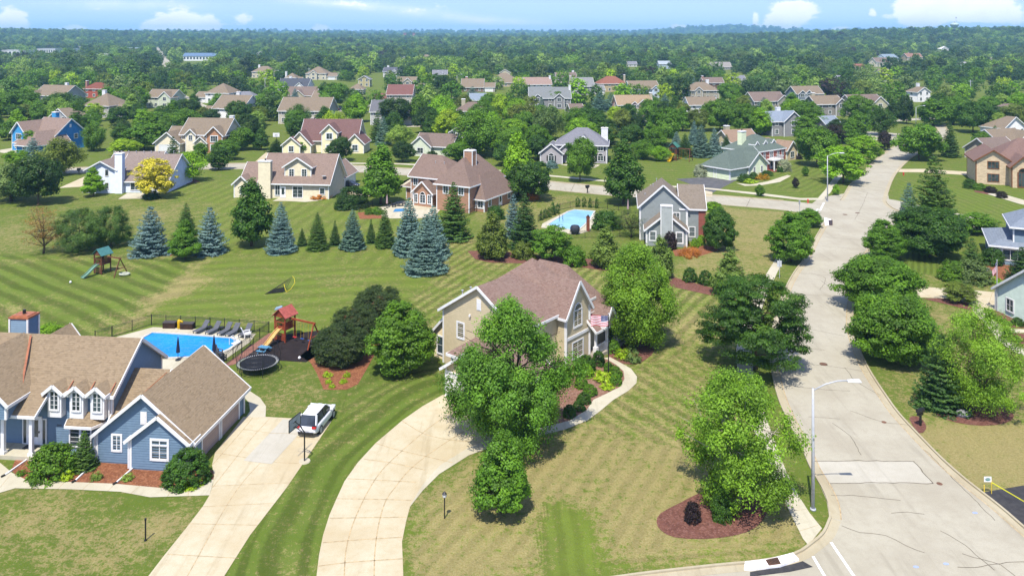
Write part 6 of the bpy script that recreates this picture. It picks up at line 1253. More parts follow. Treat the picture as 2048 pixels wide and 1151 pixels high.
def bigbox(cx, by, wpx, hgt, label, wall, roof, D=18, win=8, gables=0):
    x, y, z = G(cx, by); Wm = wpx * y / FOC; b = empty('commercial_building', label, 'building', (x, y, z))
    m = MB(); m.box(-Wm / 2, Wm / 2, 0, D, -1, hgt, plain('pale_wall_%d' % int(wall[0] * 99), wall)); m.build('wall', b)
    m = MB(); m.box(-Wm / 2 - .4, Wm / 2 + .4, -.4, D + .4, hgt, hgt + (1.0 if not gables else .2), plain('flat_roof_%d' % int(roof[0] * 99 + roof[2] * 9), roof)); m.build('roof', b)
    if gables:
        m = MB(); rm = shingle(roof); m.hexa([(-Wm / 2 - .6, -.6, hgt), (Wm / 2 + .6, -.6, hgt), (Wm / 2 + .6, D, hgt), (-Wm / 2 - .6, D, hgt)], [(-Wm / 2 - .6, D * .45, hgt + 4), (Wm / 2 + .6, D * .45, hgt + 4), (Wm / 2 + .6, D * .55, hgt + 4), (-Wm / 2 - .6, D * .55, hgt + 4)], rm); m.build('pitched_roof', b)
    for k in range(win):
        m = MB(); u = -Wm / 2 + Wm * (k + .5) / win; m.box(u - Wm / win * .28, u + Wm / win * .28, -.06, .05, hgt * .35, hgt * .8, GLASS); m.build('window', b)
    HOUSES.append((x, y, label))
for a in [(24, 112, 62, 8, 'long white commercial building at the far left', (.7, .7, .68, 1), (.6, .6, .6, 1)), (92, 108, 36, 8, 'white commercial building with grey roof band', (.66, .66, .64, 1), (.4, .42, .44, 1)), (136, 106, 26, 6, 'small white commercial building', (.7, .7, .68, 1), (.55, .6, .62, 1)), (205, 120, 62, 7, 'long low greyish building with patched roof', (.5, .5, .46, 1), (.44, .43, .4, 1)), (168, 100, 34, 6, 'pale flat-roofed building behind dark trees', (.5, .52, .52, 1), (.5, .5, .5, 1)),
          (262, 106, 26, 8, 'cream building with green roof wing', (.62, .58, .48, 1), (.36, .46, .46, 1)), (90, 116, 60, 5, 'low building with a turquoise roof', (.6, .62, .6, 1), (.4, .52, .52, 1)), (1015, 96, 40, 5, 'far pale building strip in the middle distance', (.6, .58, .54, 1), (.5, .5, .48, 1)), (275, 92, 26, 5, 'far white building above the cream one', (.6, .6, .6, 1), (.5, .5, .5, 1))]:
    bigbox(*a[:4], a[4], a[5], a[6])
bigbox(398, 122, 64, 6, 'white apartment block with long blue roof', (.7, .7, .72, 1), lin(120, 146, 176), 16, 10, 1)
bigbox(788, 90, 36, 5, 'far pale commercial block by the woods', (.56, .5, .44, 1), (.5, .46, .42, 1))
# strip of far road on the left
mb = MB()
fr_ = [G(*q) for q in ((347, 150), (334, 132), (328, 118), (322, 106), (313, 96))]
A_ = [(q[0] - 5, q[1], q[2] + 1) for q in fr_]; B_ = [(q[0] + 5, q[1], q[2] + 1) for q in fr_]
for i in range(4): mb.poly([A_[i], B_[i], B_[i + 1], A_[i + 1]], ROADM)
tag(mb.build('far_road'), kind='structure')
# water tower on the hill
x, y, z = G(1909, 61); y = 1750; x = (1909 - 1024) / FOC * y; z = float(T(x, y))
zt = CAM_H + (HOR - 50) / FOC * y
wt = empty('water_tower', 'pale green water tower with rounded tank on the wooded hill', 'water tower', (x, y, z)); hh = zt - z
PG = plain('pale_green_paint', lin(206, 226, 212), .5, .3, .04)
m = MB(); m.lathe([(3, 0), (2.2, 3), (2.2, hh - 9), (3.4, hh - 6)], PG, 20); m.build('stem', wt, smooth=True)
m = MB(); m.lathe([(2.6, hh - 7.5), (6.2, hh - 4.2), (8.8, hh - .6), (9.2, hh + .6), (8.2, hh + 2.6), (5.4, hh + 4.4), (2.2, hh + 5.2)], PG, 28); m.build('tank', wt, smooth=True)
m = MB(); m.lathe([(2.0, hh + 5.2), (2.0, hh + 6.1)], plain('rusty_hatch', lin(150, 110, 100)), 12); m.build('hatch', wt)
m = MB(); m.tube([(3.5, 0, hh + 3), (3.5, 0, hh + 18)], .12, DARKM, 6); m.box(2.6, 4.4, -.4, .4, hh + 14.5, hh + 16.5, DARKM); m.build('mast', wt)
for px in (810, 828):
    x, y, z = G(px, 82); y = 3000; x = (px - 1024) / FOC * y; z = float(T(x, y)); top = CAM_H + (HOR - 67) / FOC * y
    t_ = empty('brick_tower', 'reddish brick tower above the far woods, %s of two' % ('left' if px == 810 else 'right'), 'tower', (x, y, z), 0, 'brick towers above the woods')
    m = MB(); rb = plain('tower_brick', lin(190, 130, 110)); m.box(-5, 5, -4, 4, 0, top - z, rb); m.build('shaft', t_); m = MB(); m.box(-6, 6, -5, 5, top - z, top - z + 2, rb); m.build('cap', t_)
# ================================================================ cars
RUBBER = plain('tyre_rubber', (.015, .015, .016, 1), .8, .2); CARGL = glassm('car_glass', (.012, .015, .018)); RED = plain('tail_red', (.45, .02, .02, 1), .3, .5); HEADL = plain('headlight_glass', (.6, .62, .64, 1), .15, .6)
def car(name, label, xy, rz, paint, L=4.5, W_=1.84, H_=1.66, rim=GALV):
    c = empty(name, label, 'car', xy, rz); hw = W_ / 2; m = MB()
    # body: cross-sections from tail (-) to nose (+) along local y
    st = [(-L / 2, .80, .45, .72, .80), (-L / 2 + .12, .93, .30, .80, .95), (-L / 2 + .5, 1.0, .24, .88, 1.02), (-.9, 1.0, .22, .84, 1.0), (.5, 1.0, .22, .82, .98), (1.25, .99, .24, .80, .97), (1.75, .95, .26, .76, .90), (L / 2 - .12, .86, .32, .66, .78), (L / 2, .74, .42, .60, .66)]
    rings = []
    for y, k, zb, zm, zt in st:
        w_ = hw * k; rings.append([(-w_ * .93, y, zb), (-w_, y, zb + .15), (-w_, y, zm), (-w_ * .90, y, zt), (w_ * .90, y, zt), (w_, y, zm), (w_, y, zb + .15), (w_ * .93, y, zb)])
    for a, b in zip(rings, rings[1:]):
        for i in range(8): j = (i + 1) % 8; m.poly([a[i], b[i], b[j], a[j]], paint)
    m.poly(rings[0], paint); m.poly(rings[-1][::-1], paint); bo = m.build('body', c, smooth=True); bo.data.update(); bmj = __import__('bmesh').new(); bmj.from_mesh(bo.data); __import__('bmesh').ops.remove_doubles(bmj, verts=bmj.verts, dist=.002); bmj.to_mesh(bo.data); bmj.free(); sbm = bo.modifiers.new('round', 'SUBSURF'); sbm.levels = 2; sbm.render_levels = 2
    # cabin glass and roof
    b0, b1, t0, t1, zb, zt = -L / 2 + .08, 1.12, -L / 2 + .72, .36, .98, H_ - .07
    B = [(-hw * .88, b0, zb), (hw * .88, b0, zb), (hw * .88, b1, zb), (-hw * .88, b1, zb)]; Tt = [(-hw * .62, t0, zt), (hw * .62, t0, zt), (hw * .65, t1, zt), (-hw * .65, t1, zt)]
    g = MB(); g.hexa(B, Tt, CARGL); g.build('windows', c)
    r = MB(); r.hexa([(-hw * .66, t0 - .1, zt - .03), (hw * .66, t0 - .1, zt - .03), (hw * .69, t1 + .06, zt - .02), (-hw * .69, t1 + .06, zt - .02)], [(-hw * .54, t0 + .10, H_ - .04), (hw * .54, t0 + .10, H_ - .04), (hw * .60, t1 - .15, H_ + .01), (-hw * .60, t1 - .15, H_ + .01)], paint); r.build('roof', c, bevel=.05)
    pl = MB()
    for s_ in (-1, 1):
        pl.bar((s_ * hw * .885, b1, zb), (s_ * hw * .69, t1, zt), .07, .06, paint); pl.bar((s_ * hw * .89, b0 + .12, zb), (s_ * hw * .69, t0, zt), .22, .06, paint, up=(s_, 0, .3))
        pl.bar((s_ * hw * .89, -.35, zb), (s_ * hw * .69, -.40, zt), .06, .05, DARKM)
    pl.build('pillars', c)
    for s_ in (-1, 1):
        for y in (-L * .295, L * .305):
            w_ = MB(); w_.tube([(s_ * (hw - .24), y, .34), (s_ * (hw + .01), y, .34)], .35, RUBBER, 18); wh = w_.build('wheel', c); q = MB(); q.tube([(s_ * (hw - .02), y, .34), (s_ * (hw + .025), y, .34)], .23, rim, 12); q.build('rim', wh)
        t_ = MB(); t_.box(min(s_ * hw * .55, s_ * hw * .93), max(s_ * hw * .55, s_ * hw * .93), -L / 2 - .02, -L / 2 + .16, .80, .93, RED); t_.build('taillight', c)
        t_ = MB(); t_.box(min(s_ * hw * .45, s_ * hw * .82), max(s_ * hw * .45, s_ * hw * .82), L / 2 - .22, L / 2 - .03, .60, .74, HEADL); t_.build('headlight', c)
        t_ = MB(); t_.box(min(s_ * hw * .9, s_ * (hw + .18)), max(s_ * hw * .9, s_ * (hw + .18)), .75, .93, .98, 1.12, paint); t_.build('mirror', c)
    d = MB(); d.box(-hw * .7, hw * .7, -L / 2 - .03, -L / 2 + .03, .34, .50, DARKM); d.box(-.26, .26, -L / 2 - .035, -L / 2, .62, .74, WHITE); d.build('bumper', c); return c
WP = plain('white_car_paint', (.80, .80, .80, 1), .25, .6, .02); NP = plain('dark_blue_car_paint', (.02, .024, .04, 1), .25, .6, .02)
a_, b_ = P(619, 876), P(640, 848)
car('parked_car', 'white SUV parked nose-in on the driveway of the blue house behind the basketball hoop', ((a_[0] + b_[0]) / 2 - .1, a_[1] + 2.2), R(-9), WP)
car('parked_car', 'dark blue hatchback parked beside the tan house garage', P(699, 375), R(-102), NP, 4.2, 1.75, 1.5)
car('parked_car', 'dark car on the far driveway behind the cream house', P(683, 221), R(-40), NP, 4.2, 1.75, 1.5)
# ================================================================ lamps, poles, signs
def lamp(px, base, top, label, arm=1, L=2.4, headc=None):
    X, Y = P(px, base); h = CAM_H - (top - HOR) * Y / FOC; o = empty('street_lamp', label, 'street lamp', (X, Y), 0, 'street lamps')
    m = MB(); m.tube([(0, 0, 0), (0, 0, h * .5), (0, 0, h - .4)], [.125, .10, .07], GALV, 10); m.lathe([(.2, 0), (.2, .12)], GALV, 10); m.build('pole', o, smooth=True)
    m = MB(); m.tube([(0, 0, h - .55), (arm * L * .35, 0, h - .12), (arm * L * .7, 0, h + .10), (arm * L, 0, h + .12)], .045, GALV, 8); m.build('arm', o, smooth=True)
    m = MB(); m.hexa([(arm * L - .08, -.12, h + .04), (arm * (L + .85), -.17, h + .02), (arm * (L + .85), .17, h + .02), (arm * L - .08, .12, h + .04)][::arm], [(arm * L - .08, -.08, h + .17), (arm * (L + .75), -.13, h + .2), (arm * (L + .75), .13, h + .2), (arm * L - .08, .08, h + .17)][::arm], headc or plain('lamp_housing', (.62, .63, .64, 1), .4)); m.build('lamp_head', o, bevel=.03)
    return o
lamp(1626, 1019, 764, 'tall grey street lamp at the near left kerb with its arm over the street')
lamp(1655, 403, 307, 'grey street lamp at the corner by the crosswalk up the street')
lamp(1832, 254, 212, 'grey street lamp at the bend beyond the round maple')
lamp(885, 172, 142, 'thin street lamp among the far houses, left of the white house behind the purple tree', -1)
lamp(914, 176, 149, 'thin street lamp just left of the brown ranch house')
lamp(1391, 192, 170, 'thin street lamp left of the brown brick house with end chimney')
lamp(548, 172, 141, 'thin street lamp right of the tan-roofed house over the spruces')
for px, b, t_, l in [(618, 172, 136, 'before the cream house with many gables'), (829, 152, 132, 'above the tan and grey stepped house'), (479, 160, 139, 'left of the blue spruces in the far row'), (257, 172, 150, 'behind the red-orange house'), (1770, 180, 160, 'right of the cream-yellow house with a crossbar'), (1941, 196, 160, 'at the right above the dark oak'), (1035, 160, 142, 'over the low cream house'), (530, 178, 155, 'beside the white house with narrow chimney'), (581, 104, 86, 'left one in the far trees'), (778, 96, 80, 'right one in the far trees')]:
    X, Y = P(px, b); h = CAM_H - (t_ - HOR) * Y / FOC; o = empty('utility_pole', 'pale utility pole ' + l, 'pole', (X, Y), 0, 'utility poles'); m = MB(); m.tube([(0, 0, 0), (0, 0, h)], [.2, .14], GALV, 8); m.build('pole', o); m = MB(); m.box(-1.0, 1.0, -.06, .06, h - .8, h - .6, GALV); m.build('crossarm', o)
# basketball hoop by the drive
X, Y = P(609, 922); o = empty('basketball_hoop', 'basketball hoop on a grey pole at the edge of the left driveway', 'basketball hoop', (X, Y), R(72))
m = MB(); m.tube([(0, 0, 0), (0, 0, 2.2), (0, .5, 2.75)], .055, DARKM, 8); m.build('pole', o)
m = MB(); m.lathe([(.45, 0), (.42, .06)], WALKM, 14); m.build('base', o)
m = MB()
for p_, q_ in (((-.75, .85, 2.35), (.75, .85, 2.35)), ((-.75, .85, 3.25), (.75, .85, 3.25)), ((-.75, .85, 2.35), (-.75, .85, 3.25)), ((.75, .85, 2.35), (.75, .85, 3.25)), ((0, .2, 2.5), (0, .85, 2.9)), ((0, .2, 2.2), (0, .85, 2.5)), ((-.25, .86, 2.5), (.25, .86, 2.5)), ((-.25, .86, 2.85), (.25, .86, 2.85))): m.bar(p_, q_, .05, .05, DARKM)
m.box(-.73, .73, .84, .86, 2.36, 3.24, plain('backboard_glass', (.35, .38, .40, 1), .2, .5)); m.build('backboard', o)
m = MB(); m.tube([(.23 * math.cos(k * .5236), 1.12 + .23 * math.sin(k * .5236), 2.5) for k in range(13)], .015, plain('hoop_orange', (.6, .12, .03, 1)), 6); m.build('rim', o)
X, Y = P(553, 304); h = 3.4; o = empty('basketball_hoop', 'white basketball backboard behind the dark tree by the curving pale driveway', 'basketball hoop', (X, Y)); m = MB(); m.tube([(0, 0, 0), (0, 0, 4.6)], .07, DARKM, 8); m.build('pole', o); m = MB(); m.box(-.9, .9, -.3, -.25, 4.2, 5.3, WHITE); m.bar((-.3, -.32, 4.45), (.3, -.32, 4.45), .04, .04, DARKM); m.bar((-.3, -.32, 4.85), (.3, -.32, 4.85), .04, .04, DARKM); m.bar((-.3, -.32, 4.45), (-.3, -.32, 4.85), .04, .04, DARKM); m.bar((.3, -.32, 4.45), (.3, -.32, 4.85), .04, .04, DARKM); m.build('backboard', o)
# garden lamp and post
X, Y = P(889, 1036); o = empty('garden_lamp', 'black lantern on a post in the dry front lawn', 'lamp post', (X, Y)); m = MB(); m.tube([(0, 0, 0), (0, 0, 1.35)], .04, DARKM, 8); m.build('post', o)
m = MB(); m.lathe([(.05, 1.35), (.11, 1.42), (.14, 1.62), (.17, 1.64), (.03, 1.8)], DARKM, 6); m.build('lantern', o); m = MB(); m.lathe([(.13, 1.44), (.145, 1.6)], plain('lantern_glass', (.6, .6, .58, 1), .2), 6); m.build('glass', o)
X, Y = P(291, 1080); m = MB(); m.tube([(0, 0, 0), (0, 0, 1.35)], .05, DARKM, 8); m.lathe([(.07, 1.3), (.07, 1.4)], DARKM, 8); m.lathe([(.1, 0), (.08, .06)], DARKM, 8); tag(m.build('lawn_post', loc=(X, Y)), 'bare black post in the left front lawn', 'post')
# mailboxes
def mailbox(px, b, label, s_=1.0):
    X, Y = P(px, b); o = empty('mailbox', label, 'mailbox', (X, Y), R(-60), None, (s_,) * 3); m = MB(); m.box(-.06, .06, -.06, .06, 0, 1.05, DARKM); m.bar((0, .4, .95), (0, -.35, .95), .08, .08, DARKM); m.bar((0, -.3, .95), (0, 0, .6), .05, .05, DARKM); m.build('post', o)
    m = MB(); pr = [(-.14, 1.0), (.14, 1.0), (.14, 1.15)] + [(.14 * math.cos(a * math.pi / 6), 1.15 + .12 * math.sin(a * math.pi / 6)) for a in range(1, 6)] + [(-.14, 1.15)]
    a = [(x, -.35, z) for x, z in pr]; b_ = [(x, .3, z) for x, z in pr]; m.poly(a, DARKM); m.poly(b_[::-1], DARKM)
    for i in range(len(pr)): j = (i + 1) % len(pr); m.poly([a[i], b_[i], b_[j], a[j]], DARKM)
    m.build('box', o); m = MB(); m.box(-.1, .1, -.3, .2, .78, .92, DARKM); m.build('paper_tube', o)
mailbox(1841, 851, 'black mailbox on a post in the small mulch wedge by the right kerb', 1.15); mailbox(1175, 386, 'dark mailbox beside the cross street behind the small pool', 1.3); mailbox(158, 350, 'dark mailbox by the driveway behind the light blue house', 1.3)
# yard sign with yellow tape
X, Y = P(1975, 987); o = empty('yard_sign', 'small white yard sign with a green oval on a yellow stake by the right kerb', 'sign', (X, Y)); m = MB(); m.tube([(.28, 0, 0), (.28, 0, .95)], .03, plain('yellow_stake', (.7, .5, .05, 1)), 6); m.tube([(-.2, .05, 0), (-.2, .05, .6)], .03, plain('yellow_stake', (.7, .5, .05, 1)), 6); m.build('stake', o)
m = MB(); m.box(-.25, .27, -.02, .0, .85, 1.22, WHITE); m.build('panel', o); m = MB(); m.poly([(.01 + .19 * math.cos(k * .5236), -.026, 1.03 + .10 * math.sin(k * .5236)) for k in range(12)], plain('sign_green', (.06, .22, .18, 1))); m.poly([(-.15, -.031, 1.02), (.17, -.031, 1.02), (.17, -.031, 1.04), (-.15, -.031, 1.04)], WHITE); m.build('logo', o)
m = MB(); p0 = P(1977, 974); pts = [(*P(1980, 984), .78), (*P(2048, 1018), .55), (*P(2150, 1072), .7)]
for a, b in zip(pts, pts[1:]): m.bar(a, b, .015, .07, plain('yellow_tape', (.75, .72, .03, 1), .4))
tag(m.build('caution_tape'), 'yellow caution tape stretched across the fresh black driveway', 'tape')
X, Y = P(1559, 556); o = empty('traffic_sign', 'back of a metal sign on a post beside the sidewalk', 'sign', (X, Y)); m = MB(); m.tube([(0, 0, 0), (0, 0, 2.5)], .04, GALV, 6); m.build('post', o); m = MB(); m.box(-.3, .3, .03, .05, 1.5, 2.3, plain('sign_back', (.5, .52, .54, 1), .4)); m.build('panel', o)
X, Y = P(1599, 428); o = empty('stop_sign_post', 'thin sign post at the crosswalk corner of the cross street', 'sign', (X, Y)); m = MB(); m.tube([(0, 0, 0), (0, 0, 2.4)], .05, GALV, 6); m.build('post', o); m = MB(); m.box(-.04, .04, -.35, .35, 1.75, 2.4, GALV); m.build('panel', o)
for px, b, l in [(1616, 406, 'red hydrant at the crosswalk corner'), (1807, 351, 'red and yellow hydrant on the right verge up the street')]:
    X, Y = P(px, b); o = empty('fire_hydrant', l, 'hydrant', (X, Y)); hr = plain('hydrant_red', (.5, .05, .03, 1), .4); m = MB(); m.lathe([(.17, 0), (.17, .08), (.12, .1), (.12, .55), (.16, .57), (.15, .68), (.06, .80)], hr, 12); m.build('barrel', o); m = MB(); m.tube([(-.24, 0, .45), (.24, 0, .45)], .06, hr, 8); m.build('nozzle', o)
for px, b, l in [(900, 480, 'left'), (915, 482, 'right')]:
    X, Y = P(px, b); gm_ = plain('utility_green', lin(150, 186, 150), .5); m = MB(); m.hexa([(-.6, -.5, 0), (.6, -.5, 0), (.6, .5, 0), (-.6, .5, 0)], [(-.55, -.4, .75), (.55, -.4, .75), (.55, .45, .85), (-.55, .45, .85)], gm_); tag(m.build('utility_box', loc=(X, Y), bevel=.04), 'pale green utility box on the lawn below the broad spruce, the %s one' % l, 'utility box', 'green utility boxes')
m = MB(); m.tube([(0, 0, 0), (0, 0, 1.1)], .25, plain('utility_green', lin(150, 186, 150), .5), 10); tag(m.build('utility_pedestal', loc=P(907, 478)), 'round pale green pedestal between the two utility boxes', 'utility box')
m = MB(); m.lathe([(.34, 0), (.34, .02)], ground_noise('rusty_iron', (.2, .10, .06), (.12, .07, .05)), 20); m.lathe([(.39, 0), (.39, .012)], CRACKM, 20); tag(m.build('manhole_cover', loc=(*P(1647, 728), .018)), 'rusty round manhole cover in the street', 'manhole cover')
for px, b, l in [(1768, 844, 'small rusty valve cover in the street near the mailbox'), (1879, 967, 'small rusty valve cover at the corner of the pale road patch'), (1715, 426, 'dark manhole cover at the street crossing'), (1690, 429, 'thin dark cover left of the manhole at the crossing')]:
    m = MB(); m.lathe([(.2 if b > 800 else .4, 0), (.2 if b > 800 else .4, .015)], ground_noise('rusty_iron', (.2, .10, .06), (.12, .07, .05)), 14); tag(m.build('valve_cover', loc=(*P(px, b), .018)), l, 'manhole cover')
# storm inlets
def inlet(pts, gr, label, bars=9):
    z = .135; o = empty('storm_drain', label, 'storm drain', (0, 0)); m = MB(); L = PX(pts); m.prism(L, 0, z, plain('inlet_white', (.75, .73, .72, 1), .8)); m.build('inlet_apron', o)
    g = PX(gr); m = MB(); m.poly([(*q, z + .006) for q in g], DARKM); ir = ground_noise('rusty_iron', (.2, .10, .06), (.12, .07, .05)); a, b, c, d = [Vector((*q, z + .02)) for q in g]
    for k in range(bars + 1): t_ = k / bars; m.bar(a.lerp(b, t_), d.lerp(c, t_), .035, .03, ir)
    m.bar(a, b, .05, .03, ir); m.bar(d, c, .05, .03, ir); m.build('grate', o)
inlet([(1490, 1126), (1540, 1120), (1586, 1108), (1598, 1121), (1560, 1134), (1500, 1141), (1488, 1140)], [(1532, 1124), (1555, 1119), (1561, 1131), (1538, 1134)], 'storm drain with rusty grate in a white concrete inlet at the near corner')
inlet([(1648, 436), (1662, 440), (1664, 450), (1650, 452)], [(1657, 442), (1665, 442), (1665, 451), (1658, 451)], 'storm drain at the street corner below the crosswalk', 4)
# flags
def flagpole(px, b, top, label, fl, wave, dirx, w_=1.6, hgt=.95, zf=None, limp=False):
    X, Y = P(px, b); h = CAM_H - (top - HOR) * Y / FOC; o = empty('flagpole', label, 'flagpole', (X, Y)); m = MB(); m.tube([(0, 0, 0), (0, 0, h)], [.06, .035], GALV if limp else DARKM, 8); m.lathe([(.01, h), (.07, h + .05), (.01, h + .12)], GALV, 8); m.build('pole', o)
    RW, WW, BW = plain('flag_red', (.55, .03, .05, 1), .8), plain('flag_white', (.82, .82, .82, 1), .8, .3, .02), plain('flag_blue', (.02, .03, .14, 1), .8)
    f = MB(); nx, nz = 26, 26; z1 = zf or h - .1
    def pt(i, j):
        u, v = i / nx, j / nz
        if limp: return (dirx * u * w_ * .35, .10 * math.sin(u * 9 + v * 2), z1 - v * hgt - u * w_ * .75)
        return (dirx * u * w_ * .93, .09 * math.sin(u * 8 + v * 1.5) + u * .25, z1 - v * hgt - .10 * u - .05 * math.sin(u * 7))
    for i in range(nx):
        for j in range(nz):
            s_ = j // 2; c_ = RW if s_ % 2 == 0 else WW
            if i < nx * .4 and s_ < 7: c_ = WW if (i % 2 == 1 and j % 3 == 1 and 0 < i < 10) else BW
            f.poly([pt(i, j), pt(i, j + 1), pt(i + 1, j + 1), pt(i + 1, j)], c_)
    f.build('flag', o); return o
flagpole(1217, 756, 628, 'black flagpole with a flying US flag before the porch of the beige house', 1, 1, -1, 1.75, 1.0, None)
flagpole(1994, 622, 521, 'silver flagpole with a limp US flag at the right-hand driveway', 1, 1, -1, 1.5, .9, None, True)
# ================================================================ pool yard left
z0 = .03
deck = [(200, 684), (228, 675), (306, 654), (420, 659), (512, 667), (500, 684), (445, 722), (400, 745), (300, 745), (200, 730)]
slab('pool_deck', deck, .024, WALKM)
pool = [(284, 678), (305, 666), (380, 671), (462, 677), (476, 685), (458, 698), (440, 706), (424, 713), (330, 716), (270, 700)]
def pool_obj(pts, label, deep, cop=None, wz=.055):
    o = empty('swimming_pool', label, 'pool', (0, 0)); L = PX(pts); n = len(L); c = np.mean(L, axis=0)
    if sum(L[i - 1][0] * L[i][1] - L[i][0] * L[i - 1][1] for i in range(n)) < 0: L = L[::-1]
    wm, t, p = base_mat('pool_water_%d' % len(bpy.data.materials), .04, .5); q = pos(t); p.inputs['IOR'].default_value = 1.33
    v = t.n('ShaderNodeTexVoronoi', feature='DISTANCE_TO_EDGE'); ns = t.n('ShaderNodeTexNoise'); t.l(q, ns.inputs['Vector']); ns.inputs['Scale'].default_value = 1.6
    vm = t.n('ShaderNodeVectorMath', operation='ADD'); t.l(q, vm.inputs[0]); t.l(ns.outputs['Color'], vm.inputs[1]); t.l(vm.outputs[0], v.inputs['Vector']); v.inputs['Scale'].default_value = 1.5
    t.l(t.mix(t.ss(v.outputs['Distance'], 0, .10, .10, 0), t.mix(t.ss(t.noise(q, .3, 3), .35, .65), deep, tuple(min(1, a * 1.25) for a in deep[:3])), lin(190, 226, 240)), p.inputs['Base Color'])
    bp = t.n('ShaderNodeBump'); bp.inputs['Strength'].default_value = .25; bp.inputs['Distance'].default_value = .08; t.l(t.noise(q, 3.0, 3), bp.inputs['Height']); t.l(bp.outputs[0], p.inputs['Normal'])
    m = MB(); m.poly([(*q, wz) for q in L], wm); m.build('water', o)
    m = MB()
    def inset(k):
        out = []
        for i in range(n):
            a, b, d = np.array(L[i - 1]), np.array(L[i]), np.array(L[(i + 1) % n]); t1 = (b - a) / np.linalg.norm(b - a); t2 = (d - b) / np.linalg.norm(d - b); nn = np.array([t1[1] + t2[1], -t1[0] - t2[0]]); nn /= max(np.linalg.norm(nn), .1); out.append(tuple(b + nn * k))
        return out
    A, B = inset(.35), inset(-.02); cm = cop or plain('pool_coping', lin(226, 222, 208), .8)
    for i in range(n):
        j = (i + 1) % n; m.poly([(*B[i], .12), (*A[i], .12), (*A[j], .12), (*B[j], .12)], cm); m.poly([(*B[i], .02), (*B[i], .12), (*B[j], .12), (*B[j], .02)], cm); m.poly([(*A[i], .0), (*A[j], .0), (*A[j], .12), (*A[i], .12)], cm)
    m.build('coping', o); return o
pool_obj(pool, 'large turquoise blue swimming pool behind the blue house', lin(12, 140, 214, 1 / 1.3))
pool_obj([(1096, 450), (1137, 424), (1150, 420), (1188, 423), (1178, 440), (1155, 462), (1130, 458)], 'smaller pale blue swimming pool beside the grey house', lin(150, 200, 226, 1 / 1.3))
def fence(pts, label, sp=1.9, h=1.2, cat='fence'):
    L = PX(pts); o = empty('pool_fence', label, cat, (*L[0], 0)); O = np.array(L[0])
    for a, b in zip(L, L[1:]):
        a, b = np.array(a) - O, np.array(b) - O; n = max(1, round(np.linalg.norm(b - a) / sp)); m = MB()
        for z in (.12, h - .2, h - .04): m.bar((*a, z), (*b, z), .03, .03, DARKM)
        k = int(np.linalg.norm(b - a) / .14)
        for i in range(k): q = a + (b - a) * (i + .5) / k; m.box(q[0] - .008, q[0] + .008, q[1] - .008, q[1] + .008, .12, h - .06, DARKM)
        m.build('rail_panel', o)
        for i in range(n): q = a + (b - a) * i / n; m = MB(); m.box(q[0] - .03, q[0] + .03, q[1] - .03, q[1] + .03, 0, h + .04, DARKM); m.build('post', o)
    q = b; m = MB(); m.box(q[0] - .03, q[0] + .03, q[1] - .03, q[1] + .03, 0, h + .04, DARKM); m.build('post', o); return o
fence([(190, 684), (224, 674), (303, 650), (420, 656), (538, 665), (500, 692), (448, 732), (400, 768)], 'black metal fence round the large pool')
fence([(1076, 444), (1120, 420), (1160, 412), (1215, 418), (1260, 424)], 'black metal fence behind the small pool', 2.4)
fence([(1140, 476), (1200, 476), (1240, 474)], 'low black fence in front of the small pool', 2.4)
fence([(718, 424), (745, 414)], 'short black fence left of the brown house patio', 2.4)
fence([(905, 440), (940, 430), (965, 418)], 'black railing beside the deck of the brown house', 2.4)
GRYF = plain('grey_sling', lin(112, 114, 120), .8, .2, .08)
def lounger():
    o = empty('sun_lounger', '', 'sun lounger', (0, 0)); m = MB(); m.box(-.31, .31, -1.0, .35, .30, .36, GRYF); m.build('seat', o); m = MB(); m.hexa([(-.31, .35, .30), (.31, .35, .30), (.31, .95, .90), (-.31, .95, .90)], [(-.31, .33, .36), (.31, .33, .36), (.31, .92, .96), (-.31, .92, .96)], GRYF); m.build('backrest', o)
    for x in (-.28, .28):
        for y in (-.9, .5): m = MB(); m.box(x - .03, x + .03, y - .03, y + .03, 0, .31, DARKM); m.build('leg', o)
    return o
lo = lounger(); lk = kids(lo); sl_ = ['leftmost', 'second from the left', 'middle', 'second from the right', 'rightmost']
for i, (px, b) in enumerate([(403, 663), (427, 665), (450, 667), (466, 669), (491, 670)]):
    lab = 'grey sun lounger, %s of the five along the pool fence' % sl_[i]
    q = P(px, b)
    if i == 0: lo.location = (*q, z0); lo.rotation_euler.z = R(-22); lo['label'] = lab; lo['group'] = 'sun loungers by the pool'
    else: copy_tree(lo, (*q, z0), R(-22 + i * 2), lab, 'sun loungers by the pool', lk)
def small_table(px, b, label):
    o = empty('side_table', label, 'side table', (*P(px, b), z0), 0, 'side tables by the pool'); m = MB(); m.box(-.25, .25, -.25, .25, .40, .44, DARKM); m.build('table_top', o)
    for x in (-.2, .2):
        for y in (-.2, .2): m = MB(); m.box(x - .02, x + .02, y - .02, y + .02, 0, .4, DARKM); m.build('leg', o)
for px, b, l in [(418, 661, 'small dark table between the first and second sun lounger'), (443, 662, 'small dark table between the second and third sun lounger'), (481, 666, 'small dark table beside the rightmost sun lounger')]: small_table(px, b, l)
WIC = ground_noise('dark_wicker', lin(88, 66, 54), lin(62, 46, 40), 3, 30)
for px, b, l in [(340, 655, 'left'), (375, 657, 'right')]:
    o = empty('deck_box', 'dark brown wicker deck box by the pool fence, the %s of two' % l, 'deck box', (*P(px, b), z0), R(-3), 'wicker deck boxes'); m = MB(); m.box(-.68, .68, -.33, .33, 0, .58, WIC); m.build('box', o); m = MB(); m.box(-.71, .71, -.36, .36, .58, .65, plain('box_lid', lin(92, 84, 80))); m.build('lid', o)
